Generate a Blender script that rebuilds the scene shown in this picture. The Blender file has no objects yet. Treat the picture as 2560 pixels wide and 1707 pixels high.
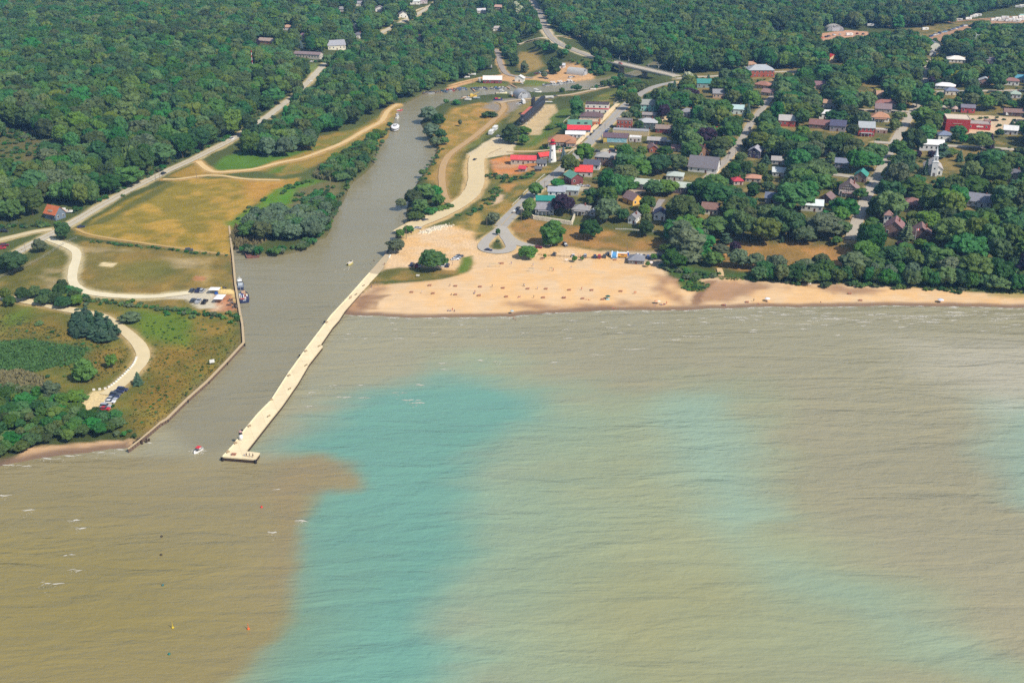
import bpy, math, random
import numpy as np
from mathutils import Vector, Matrix
random.seed(7); RNG = np.random.default_rng(7)
R = math.radians
sc = bpy.context.scene
C = sc.collection
# ---------------------------------------------------------------- camera
HC, FPX, TH = 216.0, 2800.0, math.atan(1233.5/2800.0)
CT, ST = math.cos(TH), math.sin(TH)
cam = bpy.data.objects.new('camera', bpy.data.cameras.new('camera')); C.objects.link(cam)
cam.location = (0, 0, HC); cam.rotation_euler = (R(90)-TH, 0, 0)
cam.data.sensor_width = 36; cam.data.lens = FPX/2560*36
cam.data.clip_start = 1; cam.data.clip_end = 30000
sc.camera = cam
def G(px, py, z=0.0):
    u, v = px-1280.0, py-853.5
    dy, dz = FPX*CT - v*ST, -(FPX*ST + v*CT)
    t = (z-HC)/dz
    return (u*t, dy*t)
def GA(pts, z=0.0):
    return np.array([G(p[0], p[1], z) for p in pts], dtype=np.float64)
def proj(x, y, z):
    dz = z-HC
    d = y*CT - dz*ST
    v = -(y*ST + dz*CT)
    return 1280 + FPX*x/d, 853.5 + FPX*v/d
def pxm(x, y, z=0):
    return FPX/(y*CT - (z-HC)*ST)
# ---------------------------------------------------------------- numpy helpers
def inside(P, X, Y):
    r = np.zeros(X.shape, bool); n = len(P)
    for i in range(n):
        x0, y0 = P[i]; x1, y1 = P[(i+1) % n]
        if y0 == y1: continue
        c = ((y0 > Y) != (y1 > Y)) & (X < (x1-x0)*(Y-y0)/(y1-y0)+x0)
        r ^= c
    return r
def distline(P, X, Y, closed=False):
    d = np.full(X.shape, 1e9); n = len(P)
    for i in range(n if closed else n-1):
        a = P[i]; b = P[(i+1) % n]; ab = b-a
        L = max(ab@ab, 1e-9)
        t = np.clip(((X-a[0])*ab[0]+(Y-a[1])*ab[1])/L, 0, 1)
        dd = (X-a[0]-t*ab[0])**2+(Y-a[1]-t*ab[1])**2
        np.minimum(d, dd, out=d)
    return np.sqrt(d)
def sdf(P, X, Y):            # positive inside
    d = distline(P, X, Y, True)
    return np.where(inside(P, X, Y), d, -d)
def sstep(a, b, x):
    t = np.clip((x-a)/(b-a), 0, 1); return t*t*(3-2*t)
TAB = RNG.random((256, 256))
def vnoise(X, Y, s, o=0):
    x = X/s+17.3*o+1000; y = Y/s+31.7*o+1000
    xi = np.floor(x).astype(int); yi = np.floor(y).astype(int); fx = x-xi; fy = y-yi
    fx = fx*fx*(3-2*fx); fy = fy*fy*(3-2*fy)
    a = TAB[xi & 255, yi & 255]; b = TAB[(xi+1) & 255, yi & 255]
    c = TAB[xi & 255, (yi+1) & 255]; d = TAB[(xi+1) & 255, (yi+1) & 255]
    return (a*(1-fx)+b*fx)*(1-fy)+(c*(1-fx)+d*fx)*fy
def fbm(X, Y, s, o=0, n=4):
    r = 0; a = 1; t = 0
    for i in range(n):
        r = r+a*vnoise(X, Y, s/2**i, o+i*5); t += a; a *= .55
    return r/t
K = 0.86
def lin(c, k=K):
    return tuple(k*((v/255/12.92) if v < 10 else ((v/255+.055)/1.055)**2.4) for v in c)
# ---------------------------------------------------------------- water outline (photo trace -> ground plane)
WEST = [(0,1164),(29,1157),(111,1142),(164,1135),(235,1129),(293,1121),(320,1121),(349,1098),(400,1056),(417,1046),(466,998),(518,952),(564,905),(609,856),(606,810),(600,782),(596,757),(588,707),(582,640),(580,630),(590,620),(606,612),(618,640),(640,643),(667,640),(694,641),(735,633),(770,623),(787,615),(795,601),(814,596),(828,574),(836,530),(855,511),(866,490),(874,465),(890,452),(912,435),(934,413),(937,400),(953,362),(970,345),(977,324),(988,294),(994,277),(1021,256),(1048,243),(1057,236),(1072,229),(1104,227),(1137,223),(1167,222),(1193,220),(1231,219),(1270,217),(1276,210),(1288,217),(1312,217),(1355,215),(1435,206),(1448,203),(1482,199),(1523,194),(1545,190),(1600,172),(1660,140),(1720,110)]
EAST = [(1740,116),(1680,150),(1625,180),(1590,193),(1572,200),(1561,209),(1527,212),(1514,218),(1471,226),(1426,230),(1355,235),(1324,232),(1282,239),(1259,237),(1206,241),(1187,245),(1165,250),(1140,252),(1111,260),(1090,270),(1070,286),(1050,306),(1064,335),(1075,362),(1092,371),(1086,392),(1081,403),(1064,427),(1051,445),(1032,475),(1021,501),(1015,536),(1018,552),(996,574),(993,590),(966,632),(922,682),(868,743),(842,777),(863,786),(912,789),(1021,793),(1157,793),(1280,791),(1334,784),(1443,778),(1552,775),(1721,774),(1824,770),(1920,766),(2056,767),(2246,763),(2410,766),(2560,770)]
WP = np.vstack([np.array([(-9000, 250), (-900, 330)]), GA(WEST), GA(EAST), np.array([(900, G(2560,772)[1]), (9000, 640), (9000, -3000), (-9000, -3000)])])
def smooth_poly(P):
    return P
# ---------------------------------------------------------------- height field (5 m raster)
GX0, GX1, GY0, GY1, GS = -1500, 1500, 200, 2600, 5.0
gx = np.arange(GX0, GX1+1, GS); gy = np.arange(GY0, GY1+1, GS)
MX, MY = np.meshgrid(gx, gy)
wd = sdf(WP, MX, MY)          # positive = water
def blur(A, r, n=3):
    for _ in range(n):
        for ax in (0, 1):
            k = np.cumsum(np.pad(A, [(r+1, r) if a == ax else (0, 0) for a in (0, 1)], mode='edge'), axis=ax)
            w = 2*r+1
            A = (np.take(k, range(w, k.shape[ax]), axis=ax)-np.take(k, range(0, k.shape[ax]-w), axis=ax))/w
    return A
PL_TOWN = GA([(1300,530),(1330,540),(1440,552),(1560,574),(1640,582),(1720,585),(1830,612),(1960,610),(2110,640),(2200,664),(2400,690),(2600,700),(3200,700),(3000,-150),(2200,-150),(1900,120),(1710,170),(1690,200),(1610,232),(1540,278),(1470,285),(1430,330),(1400,345),(1420,362),(1440,372),(1400,405),(1385,425),(1310,478),(1272,512)])
PL_WEST = GA([(-500,480),(0,470),(250,425),(420,372),(520,330),(640,262),(730,190),(780,150),(880,115),(1050,70),(1170,50),(1230,-100),(1200,-300),(-900,-300)])
PL_NORTH = GA([(1370,20),(1400,-300),(2200,-300),(1900,100),(1700,150),(1560,100),(1450,60)])
hl = np.full(MX.shape, 1.8)
hills = 8.0*blur(inside(PL_TOWN, MX, MY).astype(float), 3) + 17*blur(inside(PL_WEST, MX, MY).astype(float), 9) + 9*blur(inside(PL_NORTH, MX, MY).astype(float), 8)
hl = hl + hills*sstep(4, 40, -wd)
BR_A, BR_B = (1480,143), (1686,190)
def ridge(P, h, w0, w1):
    global hl
    d = distline(P, MX, MY); hl = hl + (h-hl)*(1-sstep(w0, w1, d))
ridge(GA([(1340,19),(1353,43),(1364,76),(1383,101),(1416,120),(1454,133),(1482,143)], 11), 11.0, 9, 38)
ridge(GA([(1684,189.5),(1715,196),(1760,200)], 9.4), 9.4, 8, 30)
BEACHZ = [GA([(840,800),(850,772),(922,722),(1000,706),(1100,698),(1178,680),(1190,600),(1650,600),(1760,660),(2100,690),(2620,720),(3400,740),(3400,900),(840,900)]), GA([(-700,1300),(-700,1130),(0,1130),(80,1105),(200,1098),(310,1095),(330,1125),(330,1250)])]
bz = np.zeros(MX.shape, bool)
for P in BEACHZ: bz |= inside(P, MX, MY)
hl = np.where(bz, np.minimum(hl, 0.1+0.04*np.maximum(-wd, 0)), hl)
hl = hl + (fbm(MX, MY, 60, 3)-.5)*1.6*sstep(10, 60, -wd)
def hA(X, Y):
    fx = np.clip((X-GX0)/GS, 0, len(gx)-1.001); fy = np.clip((Y-GY0)/GS, 0, len(gy)-1.001)
    i = fx.astype(int); j = fy.astype(int); a = fx-i; b = fy-j
    return (hl[j, i]*(1-a)+hl[j, i+1]*a)*(1-b)+(hl[j+1, i]*(1-a)+hl[j+1, i+1]*a)*b
def h(x, y):
    return float(hA(np.array([x]), np.array([y]))[0])
def P3(px, py):
    z = 2.0
    for _ in range(9):
        x, y = G(px, py, z); z = .4*z+.6*h(x, y)
    return Vector((x, y, h(x, y)))
def PA(pts): return np.array([tuple(P3(*p))[:2] for p in pts])
def wdist(x, y):
    i = min(max(int((x-GX0)/GS+.5), 0), len(gx)-1); j = min(max(int((y-GY0)/GS+.5), 0), len(gy)-1)
    return wd[j, i]
# ---------------------------------------------------------------- materials
MATS = {}
def newmat(name):
    m = bpy.data.materials.new(name); m.use_nodes = True
    return m, m.node_tree.nodes, m.node_tree.links, m.node_tree.nodes['Principled BSDF']
def mat(name, rgb, rough=.8, var=.18, scale=.8, metal=0.0, spec=.3, k=K):
    key = (name, rgb)
    if key in MATS: return MATS[key]
    m, N, L, b = newmat(name)
    c = lin(rgb, k)
    tc = N.new('ShaderNodeTexCoord'); nz = N.new('ShaderNodeTexNoise'); nz.inputs['Scale'].default_value = scale; nz.inputs['Detail'].default_value = 4
    mx = N.new('ShaderNodeMixRGB'); mx.inputs[1].default_value = tuple(v*(1-var) for v in c)+(1,); mx.inputs[2].default_value = tuple(min(v*(1+var), .95) for v in c)+(1,)
    L.new(tc.outputs['Object'], nz.inputs['Vector']); L.new(nz.outputs['Fac'], mx.inputs[0]); L.new(mx.outputs[0], b.inputs['Base Color'])
    b.inputs['Roughness'].default_value = rough; b.inputs['Metallic'].default_value = metal; b.inputs['Specular IOR Level'].default_value = spec
    MATS[key] = m; return m
def paint(rgb): return mat('vehicle_paint', rgb, .3, .04, 2, spec=.5)
GLASS = mat('window_glass', (52,60,70), .15, .1, spec=.6)
TYRE = mat('rubber', (32,32,34), .8)
STEEL = mat('galvanised_steel', (165,168,168), .5, .1)
WHITE = mat('white_paint', (238,238,234), .6, .04)
WOODP = mat('weathered_wood', (120,100,82), .9)
CONC = mat('concrete', (205,198,180), .9)
# ---------------------------------------------------------------- mesh builder
CH = {}
class MB:
    def __init__(s): s.v = []; s.f = []; s.m = []; s.mi = 0
    def add(s, vs, fs):
        o = len(s.v); s.v += [tuple(v) for v in vs]; s.f += [tuple(i+o for i in f) for f in fs]; s.m += [s.mi]*len(fs); return s
    def box(s, c, d, rz=0, taper=1.0):
        x, y, z = d[0]/2, d[1]/2, d[2]/2; cs, sn = math.cos(rz), math.sin(rz); vs = []
        for k, t in ((-1, 1.0), (1, taper)):
            for a, b in ((-1, -1), (1, -1), (1, 1), (-1, 1)):
                u, w = a*x*t, b*y*t; vs.append((c[0]+u*cs-w*sn, c[1]+u*sn+w*cs, c[2]+k*z))
        return s.add(vs, [(3,2,1,0),(4,5,6,7),(0,1,5,4),(1,2,6,5),(2,3,7,6),(3,0,4,7)])
    def tube(s, pts, rad, n=8, cap=True):
        pts = [Vector(p) for p in pts]; rad = rad if isinstance(rad, (list, tuple)) else [rad]*len(pts); vs = []; fs = []
        for i, p in enumerate(pts):
            d = (pts[min(i+1, len(pts)-1)]-pts[max(i-1, 0)]).normalized()
            u = d.cross(Vector((0, 0, 1))); u = d.cross(Vector((0, 1, 0))) if u.length < .1 else u
            u.normalize(); w = d.cross(u)
            for k in range(n):
                a = 2*math.pi*(k+.5)/n; vs.append(p+(u*math.cos(a)+w*math.sin(a))*rad[i])
        for i in range(len(pts)-1):
            for k in range(n):
                q = (k+1) % n; fs.append((i*n+k, i*n+q, (i+1)*n+q, (i+1)*n+k))
        if cap: fs += [tuple(range(n))[::-1], tuple(range((len(pts)-1)*n, len(pts)*n))]
        return s.add(vs, fs)
    def prism(s, poly, z0, z1):
        n = len(poly); a = sum(poly[i][0]*poly[(i+1) % n][1]-poly[(i+1) % n][0]*poly[i][1] for i in range(n))
        if a < 0: poly = poly[::-1]
        vs = [(p[0], p[1], z0) for p in poly]+[(p[0], p[1], z1) for p in poly]
        return s.add(vs, [tuple(range(n))[::-1], tuple(range(n, 2*n))]+[(i, (i+1) % n, n+(i+1) % n, n+i) for i in range(n)])
    def xprof(s, prof, x0, x1, sx=1.0):           # side profile (y,z) pushed along x
        n = len(prof); vs = [(x0, p[0], p[1]) for p in prof]+[(x1, p[0], p[1]) for p in prof]
        return s.add(vs, [tuple(range(n)), tuple(range(n, 2*n))[::-1]]+[(i, n+i, n+(i+1) % n, (i+1) % n) for i in range(n)])
    def loft(s, rings, closed=True, cap=True):
        n = len(rings[0]); vs = [v for r in rings for v in r]; fs = []
        for i in range(len(rings)-1):
            for k in range(n if closed else n-1):
                q = (k+1) % n; fs.append((i*n+k, i*n+q, (i+1)*n+q, (i+1)*n+k))
        if cap: fs += [tuple(range(n))[::-1], tuple(range((len(rings)-1)*n, len(rings)*n))]
        return s.add(vs, fs)
    def ball(s, c, r, n=8, m=6):
        r = r if isinstance(r, (tuple, list)) else (r, r, r); rings = []
        for j in range(1, m):
            a = math.pi*j/m; rings.append([(c[0]+r[0]*math.sin(a)*math.cos(2*math.pi*k/n), c[1]+r[1]*math.sin(a)*math.sin(2*math.pi*k/n), c[2]-r[2]*math.cos(a)) for k in range(n)])
        return s.loft(rings)
    def build(s, name, mats, parent=None, loc=None, rz=0, smooth=False):
        me = bpy.data.meshes.new(name); me.from_pydata(s.v, [], s.f)
        mats = mats if isinstance(mats, (list, tuple)) else [mats]
        for m in mats: me.materials.append(m)
        if len(mats) > 1: me.polygons.foreach_set('material_index', s.m)
        if smooth: me.polygons.foreach_set('use_smooth', [True]*len(me.polygons))
        me.update(); o = bpy.data.objects.new(name, me); C.objects.link(o)
        if parent:
            o.parent = parent; CH.setdefault(parent.name, []).append(o)
        if loc is not None: o.location = loc
        o.rotation_euler = (0, 0, rz); return o
def tag(o, label=None, cat=None, group=None, kind=None):
    if label: o['label'] = label
    if cat: o['category'] = cat
    if group: o['group'] = group
    if kind: o['kind'] = kind
    return o
def thing(name, label, cat, loc=(0, 0, 0), rz=0, group=None):
    o = bpy.data.objects.new(name, None); C.objects.link(o); o.location = loc; o.rotation_euler = (0, 0, rz); o.empty_display_size = .5
    return tag(o, label, cat, group)
def copy_tree(o, loc=None, rz=None, label=None, group=None, scale=None, recol=None):
    def cp(a, par):
        c = a.copy(); C.objects.link(c)
        if par: c.parent = par
        if recol and a.name.split('.')[0] in recol:
            c.material_slots[0].link = 'OBJECT'; c.material_slots[0].material = recol[a.name.split('.')[0]]
        for k in CH.get(a.name, ()): cp(k, c)
        return c
    c = cp(o, None)
    if loc is not None: c.location = loc
    if rz is not None: c.rotation_euler = (0, 0, rz)
    if label: c['label'] = label
    if group: c['group'] = group
    if scale: c.scale = (scale,)*3 if isinstance(scale, (int, float)) else scale
    return c
ORD = 'first second third fourth fifth sixth seventh eighth ninth tenth eleventh twelfth thirteenth fourteenth fifteenth sixteenth seventeenth eighteenth nineteenth twentieth'.split()
ORD += ['twenty-'+o for o in ORD[:9]]+['thirtieth']+['thirty-'+o for o in ORD[:9]]+['fortieth']+['forty-'+o for o in ORD[:9]]
def dirpx(p, q):
    a = P3(*p); b = P3(*q); return math.atan2(b.y-a.y, b.x-a.x)
# ================================================================ LAND
def axis(parts):
    a = []
    for x0, x1, n in parts: a += list(np.linspace(x0, x1, n, endpoint=False))
    return np.array(a+[parts[-1][1]])
XS = axis([(-12000, -1500, 12), (-1500, -560, 110), (-560, 620, 655), (620, 1500, 105), (1500, 12000, 12)])
YS = axis([(300, 380, 26), (380, 900, 290), (900, 1500, 200), (1500, 2500, 150), (2500, 14000, 16)])
X, Y = np.meshgrid(XS, YS); X = X.ravel(); Y = Y.ravel()
near = (np.abs(X) < 1500) & (Y < 1500)
sd = np.full(X.shape, 500.0); ii = np.where(near)[0]; sd[ii] = -sdf(WP, X[ii], Y[ii])
far = ~near & (np.abs(X) >= 1500) & (Y < 1300); sd[far] = np.where(inside(WP, X[far], Y[far]), -50, 50)
sd2 = sd+(fbm(X, Y, 9, 2)-.5)*3.0
bz = np.zeros(X.shape, bool)
for P in BEACHZ: bz |= inside(P, X, Y)
slope = np.where(bz, .06, .9); use = np.where(bz, sd2, sd)
Z = hA(X, Y)
out = (np.abs(X) > 1500) | (Y > 2600); Z = np.where(out, np.maximum(Z, 6), Z)
Z = Z+(fbm(X, Y, 7, 9, 3)-.5)*.25*sstep(3, 12, sd)
Z = np.where(use > 0, np.minimum(Z, .03+use*slope), np.maximum(-3, use*slope))
COL = np.tile(np.array(lin((84,94,48))), (len(X), 1))
n1 = fbm(X, Y, 40, 11); n2 = fbm(X, Y, 9, 12); n3 = fbm(X, Y, 3.5, 13, 2); n4 = fbm(X, Y, 90, 14)
COL = COL*(1+(n1-.5)[:, None]*.8)
warp = (fbm(X, Y, 14, 15)-.5)
def pt(pts, rgb, soft=3.0, warpamp=6.0, var=.35, mix=None, op=1.0, world=False):
    P = pts if world else PA(pts)
    lo = P.min(0)-25; hi = P.max(0)+25
    i = np.where((X > lo[0]) & (X < hi[0]) & (Y > lo[1]) & (Y < hi[1]))[0]
    if not len(i): return
    m = sstep(-soft, soft, sdf(P, X[i], Y[i])+warp[i]*warpamp*2)*op
    c = np.array(lin(rgb))[None, :]*np.ones((len(i), 1))
    if mix is not None:
        t = sstep(.42, .62, n2[i]*.55+n1[i]*.45)[:, None]; c = c*(1-t)+np.array(lin(mix))[None, :]*t
    c = c*(1+((n2[i]-.5)*var*1.3+(n3[i]-.5)*var)[:, None])
    COL[i] = COL[i]*(1-m[:, None])+c*m[:, None]
def pl(pts, rgb, w, soft=1.2, var=.2, wa=1.5, op=1.0):
    P = PA(pts); lo = P.min(0)-w-8; hi = P.max(0)+w+8
    i = np.where((X > lo[0]) & (X < hi[0]) & (Y > lo[1]) & (Y < hi[1]))[0]
    if not len(i): return
    m = (1-sstep(w-soft, w+soft, distline(P, X[i], Y[i])+warp[i]*wa*2))*op
    c = np.array(lin(rgb))[None, :]*(1+((n2[i]-.5)*var+(n3[i]-.5)*var)[:, None])
    COL[i] = COL[i]*(1-m[:, None])+c*m[:, None]
DRY = (172,134,66); DRYO = (196,142,66); OLV = (122,114,54); SAND = (230,197,154); GRAVEL = (214,196,156); DIRT = (214,176,124)
# town ground, lawns
pt([(1290,530),(1440,548),(1640,580),(1800,600),(2560,700),(2900,700),(2900,40),(2300,60),(2060,150),(1700,190),(1560,270),(1400,350)], (104,104,58), 8, 8, .4, (140,122,72))
# west field, meadows
F1 = [(205,568),(300,510),(430,450),(470,444),(560,448),(700,452),(752,442),(735,470),(640,510),(580,560),(576,610),(578,640),(380,612),(190,585)]
pt(F1, (146,130,52), 3, 3, .3, (178,144,64))
pt([(215,566),(425,452),(440,462),(260,560)], (104,104,48), 3, 2, .2)
pt([(420,442),(482,412),(512,425),(522,436),(470,444)], (160,130,60), 2, 1, .3)
pt([(690,384),(780,345),(880,325),(960,285),(1015,258),(1045,258),(1000,290),(985,330),(950,360),(900,385),(820,400),(760,430),(700,440),(640,425)], (160,134,64), 4, 4, .3, (126,122,56))
pt([(525,425),(560,392),(620,372),(760,378),(800,366),(700,400),(640,418),(560,430)], (88,124,40), 3, 3, .25)
pt([(690,420),(725,410),(700,430),(660,438)], (98,122,46), 2, 2, .2)
pt([(600,448),(640,452),(740,455),(700,500),(640,510)], (186,142,66), 6, 5, .3)
pt([(560,556),(640,512),(690,474),(775,446),(835,456),(800,480),(720,540),(660,575),(590,572)], (92,142,34), 3, 5, .25, (100,128,46))
pt([(735,475),(800,455),(850,450),(860,475),(800,520),(730,520)], (118,112,72), 4, 5, .3)
pt([(575,590),(588,566),(650,572),(668,606),(625,618),(585,625)], (120,112,72), 3, 3, .25)
pt([(195,598),(380,622),(500,640),(574,648),(592,720),(597,790),(560,805),(420,770),(330,765),(240,748),(190,722),(172,690),(178,640)], (130,118,62), 4, 5, .35, (146,122,62))
pt([(240,660),(420,650),(480,690),(330,700)], (104,110,52), 12, 10, .2, op=.7)
pt([(-100,700),(0,690),(150,612),(178,640),(176,700),(200,742),(140,750),(0,730),(-200,760)], (112,110,52), 4, 5, .3, (134,118,62))
for q in ([(100,690),(160,695),(165,715),(120,720)], [(110,670),(165,670),(160,682),(115,684)], [(440,655),(490,650),(485,672),(445,670)], [(395,640),(520,655),(500,662),(420,650)], [(200,618),(330,622),(335,632),(215,628)]): pt(q, (176,156,112), 3, 5, .3, op=.7)
for q in ([(505,645),(530,645),(528,690),(512,712),(500,690)],): pt(q, (184,160,104), 3, 5, .3, op=.6)
pt([(490,690),(512,692),(510,702),(490,700)], (190,130,90), 1, 2, .3, op=.8)
pt([(252,655),(293,658),(280,668),(250,665)], (226,206,160), .8, .6, .1)
pt([(580,640),(588,640),(600,770),(590,770)], (184,128,88), 1.5, 1.5, .3)
pt([(525,738),(582,734),(596,772),(575,778),(525,778),(518,760)], (186,128,92), 2, 3, .4, (196,164,132))
pt([(545,723),(590,723),(600,770),(589,768),(580,735),(545,734)], (246,214,144), .8, .6, .15)
# lower peninsula
pt([(-200,748),(0,745),(200,752),(330,768),(598,790),(609,856),(564,905),(466,998),(400,1056),(345,1098),(280,1090),(-200,1130)], (108,112,50), 5, 6, .4, (128,114,52))
for q, c in (([(360,900),(420,870),(520,850),(590,850),(480,965),(400,1040),(350,1000)], (160,116,46)), ([(290,1010),(330,960),(400,990),(380,1050),(330,1080)], (166,120,52)), ([(470,800),(590,800),(600,850),(520,840)], (166,128,56)), ([(20,800),(160,790),(200,850),(60,840)], (150,116,52)), ([(170,940),(240,870),(320,880),(250,960)], (150,110,50))):
    pt(q, c, 8, 14, .4, op=.38)
pt([(340,778),(450,772),(480,810),(470,860),(390,850),(330,820)], (102,124,40), 7, 10, .3)
pt([(0,785),(70,770),(80,800),(0,830)], (104,124,44), 6, 8, .3)
pt([(-100,856),(60,850),(150,862),(222,872),(196,905),(90,930),(-100,935)], (70,106,58), 3, 6, .3, (86,112,60))
pt([(-100,930),(60,928),(110,945),(110,975),(-100,975)], (120,112,80), 4, 5, .3)
pt([(-100,970),(130,985),(210,1010),(290,1050),(320,1096),(-100,1140)], (62,74,38), 6, 8, .4)
# east river flats
pt([(1085,380),(1100,300),(1130,268),(1200,256),(1275,262),(1275,290),(1200,345),(1150,385),(1165,480),(1140,520),(1110,520),(1090,460),(1062,462),(1075,420)], (148,128,60), 4, 4, .35, (178,138,72))
pt([(1225,320),(1265,295),(1240,330),(1180,370),(1130,375)], (112,116,54), 4, 4, .3)
pt([(1140,400),(1172,400),(1172,478),(1140,508),(1115,470)], (128,116,52), 3, 5, .3)
pt([(1180,400),(1290,330),(1380,290),(1480,250),(1560,215),(1580,232),(1500,280),(1470,290),(1420,340),(1390,350),(1330,380),(1240,390)], (112,120,54), 4, 6, .3, (150,130,66))
pt([(1370,285),(1420,270),(1435,285),(1340,365),(1320,362)], (96,118,46), 4, 4, .25)
pt([(1300,306),(1350,262),(1384,262),(1392,276),(1350,338),(1326,338)], (206,182,138), 2, 3, .2)
pt([(1300,262),(1350,240),(1390,240),(1300,300),(1260,310)], (140,128,72), 4, 4, .3)
pt([(1210,270),(1230,250),(1300,246),(1330,250),(1260,290)], (150,140,126), 4, 4, .2)
pt([(1222,402),(1262,388),(1335,402),(1350,425),(1285,445),(1235,445)], (226,146,78), 2.5, 4, .4, (196,150,110))
pt([(1225,440),(1300,436),(1340,420),(1400,410),(1310,490),(1262,545),(1215,545),(1200,500)], (116,116,58), 4, 4, .3, (170,138,70))
pt([(1255,462),(1290,460),(1275,482),(1258,480)], (198,146,82), 3, 3, .3)
pt([(1240,484),(1262,488),(1254,502),(1232,512)], (226,194,156), 2, 2, .2)
pt([(1140,545),(1190,525),(1220,540),(1225,580),(1160,600),(1110,590)], (122,118,58), 4, 4, .3, (178,146,80))
pt([(1262,560),(1320,545),(1440,566),(1600,584),(1660,600),(1662,632),(1560,632),(1400,612),(1310,612),(1285,604)], (140,118,62), 4, 6, .35, (166,126,72))
pt([(1752,640),(1800,612),(1900,612),(2000,600),(2120,622),(2124,680),(2060,690),(1960,690),(1800,668)], (150,120,66), 4, 6, .3, (178,132,76))
pt([(2190,680),(2260,678),(2340,692),(2330,702),(2210,694)], (192,146,92), 2, 3, .3)
pt([(1100,232),(1140,208),(1200,194),(1260,185),(1330,194),(1400,160),(1440,160),(1490,184),(1490,200),(1440,203),(1350,210),(1280,206),(1210,196),(1150,216)], (208,166,118), 3, 4, .25)
pt([(1308,200),(1350,202),(1380,208),(1360,214),(1310,213)], (104,118,56), 2, 3, .2)
pt([(1150,216),(1200,206),(1260,208),(1270,216),(1190,219)], (106,116,52), 2, 3, .2)
pt([(1300,130),(1345,125),(1358,168),(1310,188),(1290,160)], (156,134,78), 4, 4, .25)
pt([(745,168),(790,160),(815,165),(760,190),(745,195)], (112,128,62), 3, 3, .2)
pt([(-50,318),(40,322),(110,352),(175,392),(120,405),(-50,402)], (112,104,66), 6, 10, .4, (92,96,52))
# sand: car park, beach, west beach
pt([(966,640),(1000,604),(1030,575),(1130,562),(1180,582),(1205,612),(1240,640),(1300,610),(1400,618),(1560,632),(1665,632),(1700,655),(1660,690),(1200,680),(1160,690),(1000,668),(950,680)], SAND, 2.5, 3, .1, (226,184,128))
pt([(1520,628),(1665,630),(1700,640),(1650,668),(1590,655),(1520,640)], (190,174,150), 4, 3, .12)
BEACH = [(838,790),(868,748),(925,716),(1000,706),(1100,698),(1165,682),(1195,648),(1400,648),(1655,668),(1665,690),(1700,702),(1745,700),(1780,693),(1920,703),(2060,709),(2250,716),(2400,728),(2700,742),(2700,800),(2000,800),(860,810)]
pt(BEACH, SAND, 1.5, 2, .1, (232,190,136))
for q in ([(880,742),(930,716),(1000,712),(950,735),(905,770),(880,785),(862,782)], [(1280,762),(1440,760),(1560,750),(1640,762),(1560,772),(1400,776)], [(1760,705),(1860,705),(1980,716),(1900,735),(1800,752),(1740,760),(1730,740)], [(1690,705),(1710,700),(1700,735),(1712,765),(1690,750)], [(2000,715),(2200,724),(2100,732)], [(1640,690),(1680,694),(1660,730),(1640,720)]):
    pt(q, (158,120,92), 5, 9, .35, op=.78)
for k in range(7):
    pl([(900+k*7, 772), (893+k*8, 757), (900+k*9, 745), (918+k*9, 738)], (132,98,74), .6, .8, .2, .5, op=.7)
for k in range(5):
    pl([(1790-k*6, 702), (1768-k*3, 720), (1752-k*4, 742), (1748-k*5, 762)], (132,98,74), .6, .8, .2, .5, op=.7)
pt([(928,702),(963,672),(1050,668),(1140,676),(1158,645),(1176,642),(1182,655),(1172,680),(1110,698),(1000,704)], (108,106,52), 1.5, 3, .3, (150,122,66))
pt([(1155,645),(1176,641),(1182,655),(1165,682),(1140,686)], (104,124,44), 1.5, 2, .2)
pt([(1655,668),(1700,660),(1790,680),(1800,690),(1745,698),(1690,694)], (78,104,48), 2, 3, .3)
pt([(1702,706),(1732,696),(1762,708),(1758,726),(1720,730),(1706,722)], (88,110,44), 1.5, 4, .3)
pt([(1800,690),(2060,696),(2250,704),(2400,714),(2700,730),(2700,690),(2300,680),(1900,680)], (74,98,46), 2, 4, .3)
pt([(2440,722),(2560,728),(2700,735),(2700,748),(2560,745),(2470,738)], (150,142,86), 2, 6, .4, op=.7)
pt([(-300,1200),(0,1166),(80,1120),(200,1106),(300,1100),(345,1098),(325,1124),(235,1132),(100,1148),(0,1176)], (206,170,130), 1, 3, .25)
# wet rim
i = np.where(bz & (sd2 < 6.5) & (sd2 > -6))[0]; m = ((1-sstep(2.2, 6.0, sd2[i]))*.9)[:, None]
COL[i] = COL[i]*(1-m)+np.array(lin((128,104,86)))*m
# bare banks along the river
i = np.where(near & ~bz & (sd < 2.2) & (sd > -3))[0]; m = ((1-sstep(.6, 2.2, sd[i]+warp[i]*2))*.55)[:, None]
COL[i] = COL[i]*(1-m)+np.array(lin((120,104,80)))*m
pt([(1080,566),(1110,560),(1120,566),(1070,582),(1045,584)], (228,216,190), 1, 3, .3)
pt([(1550,200),(1580,150),(1660,130),(1730,150),(1690,188),(1620,185),(1580,215)], (74,88,48), 4, 5, .4)
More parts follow.
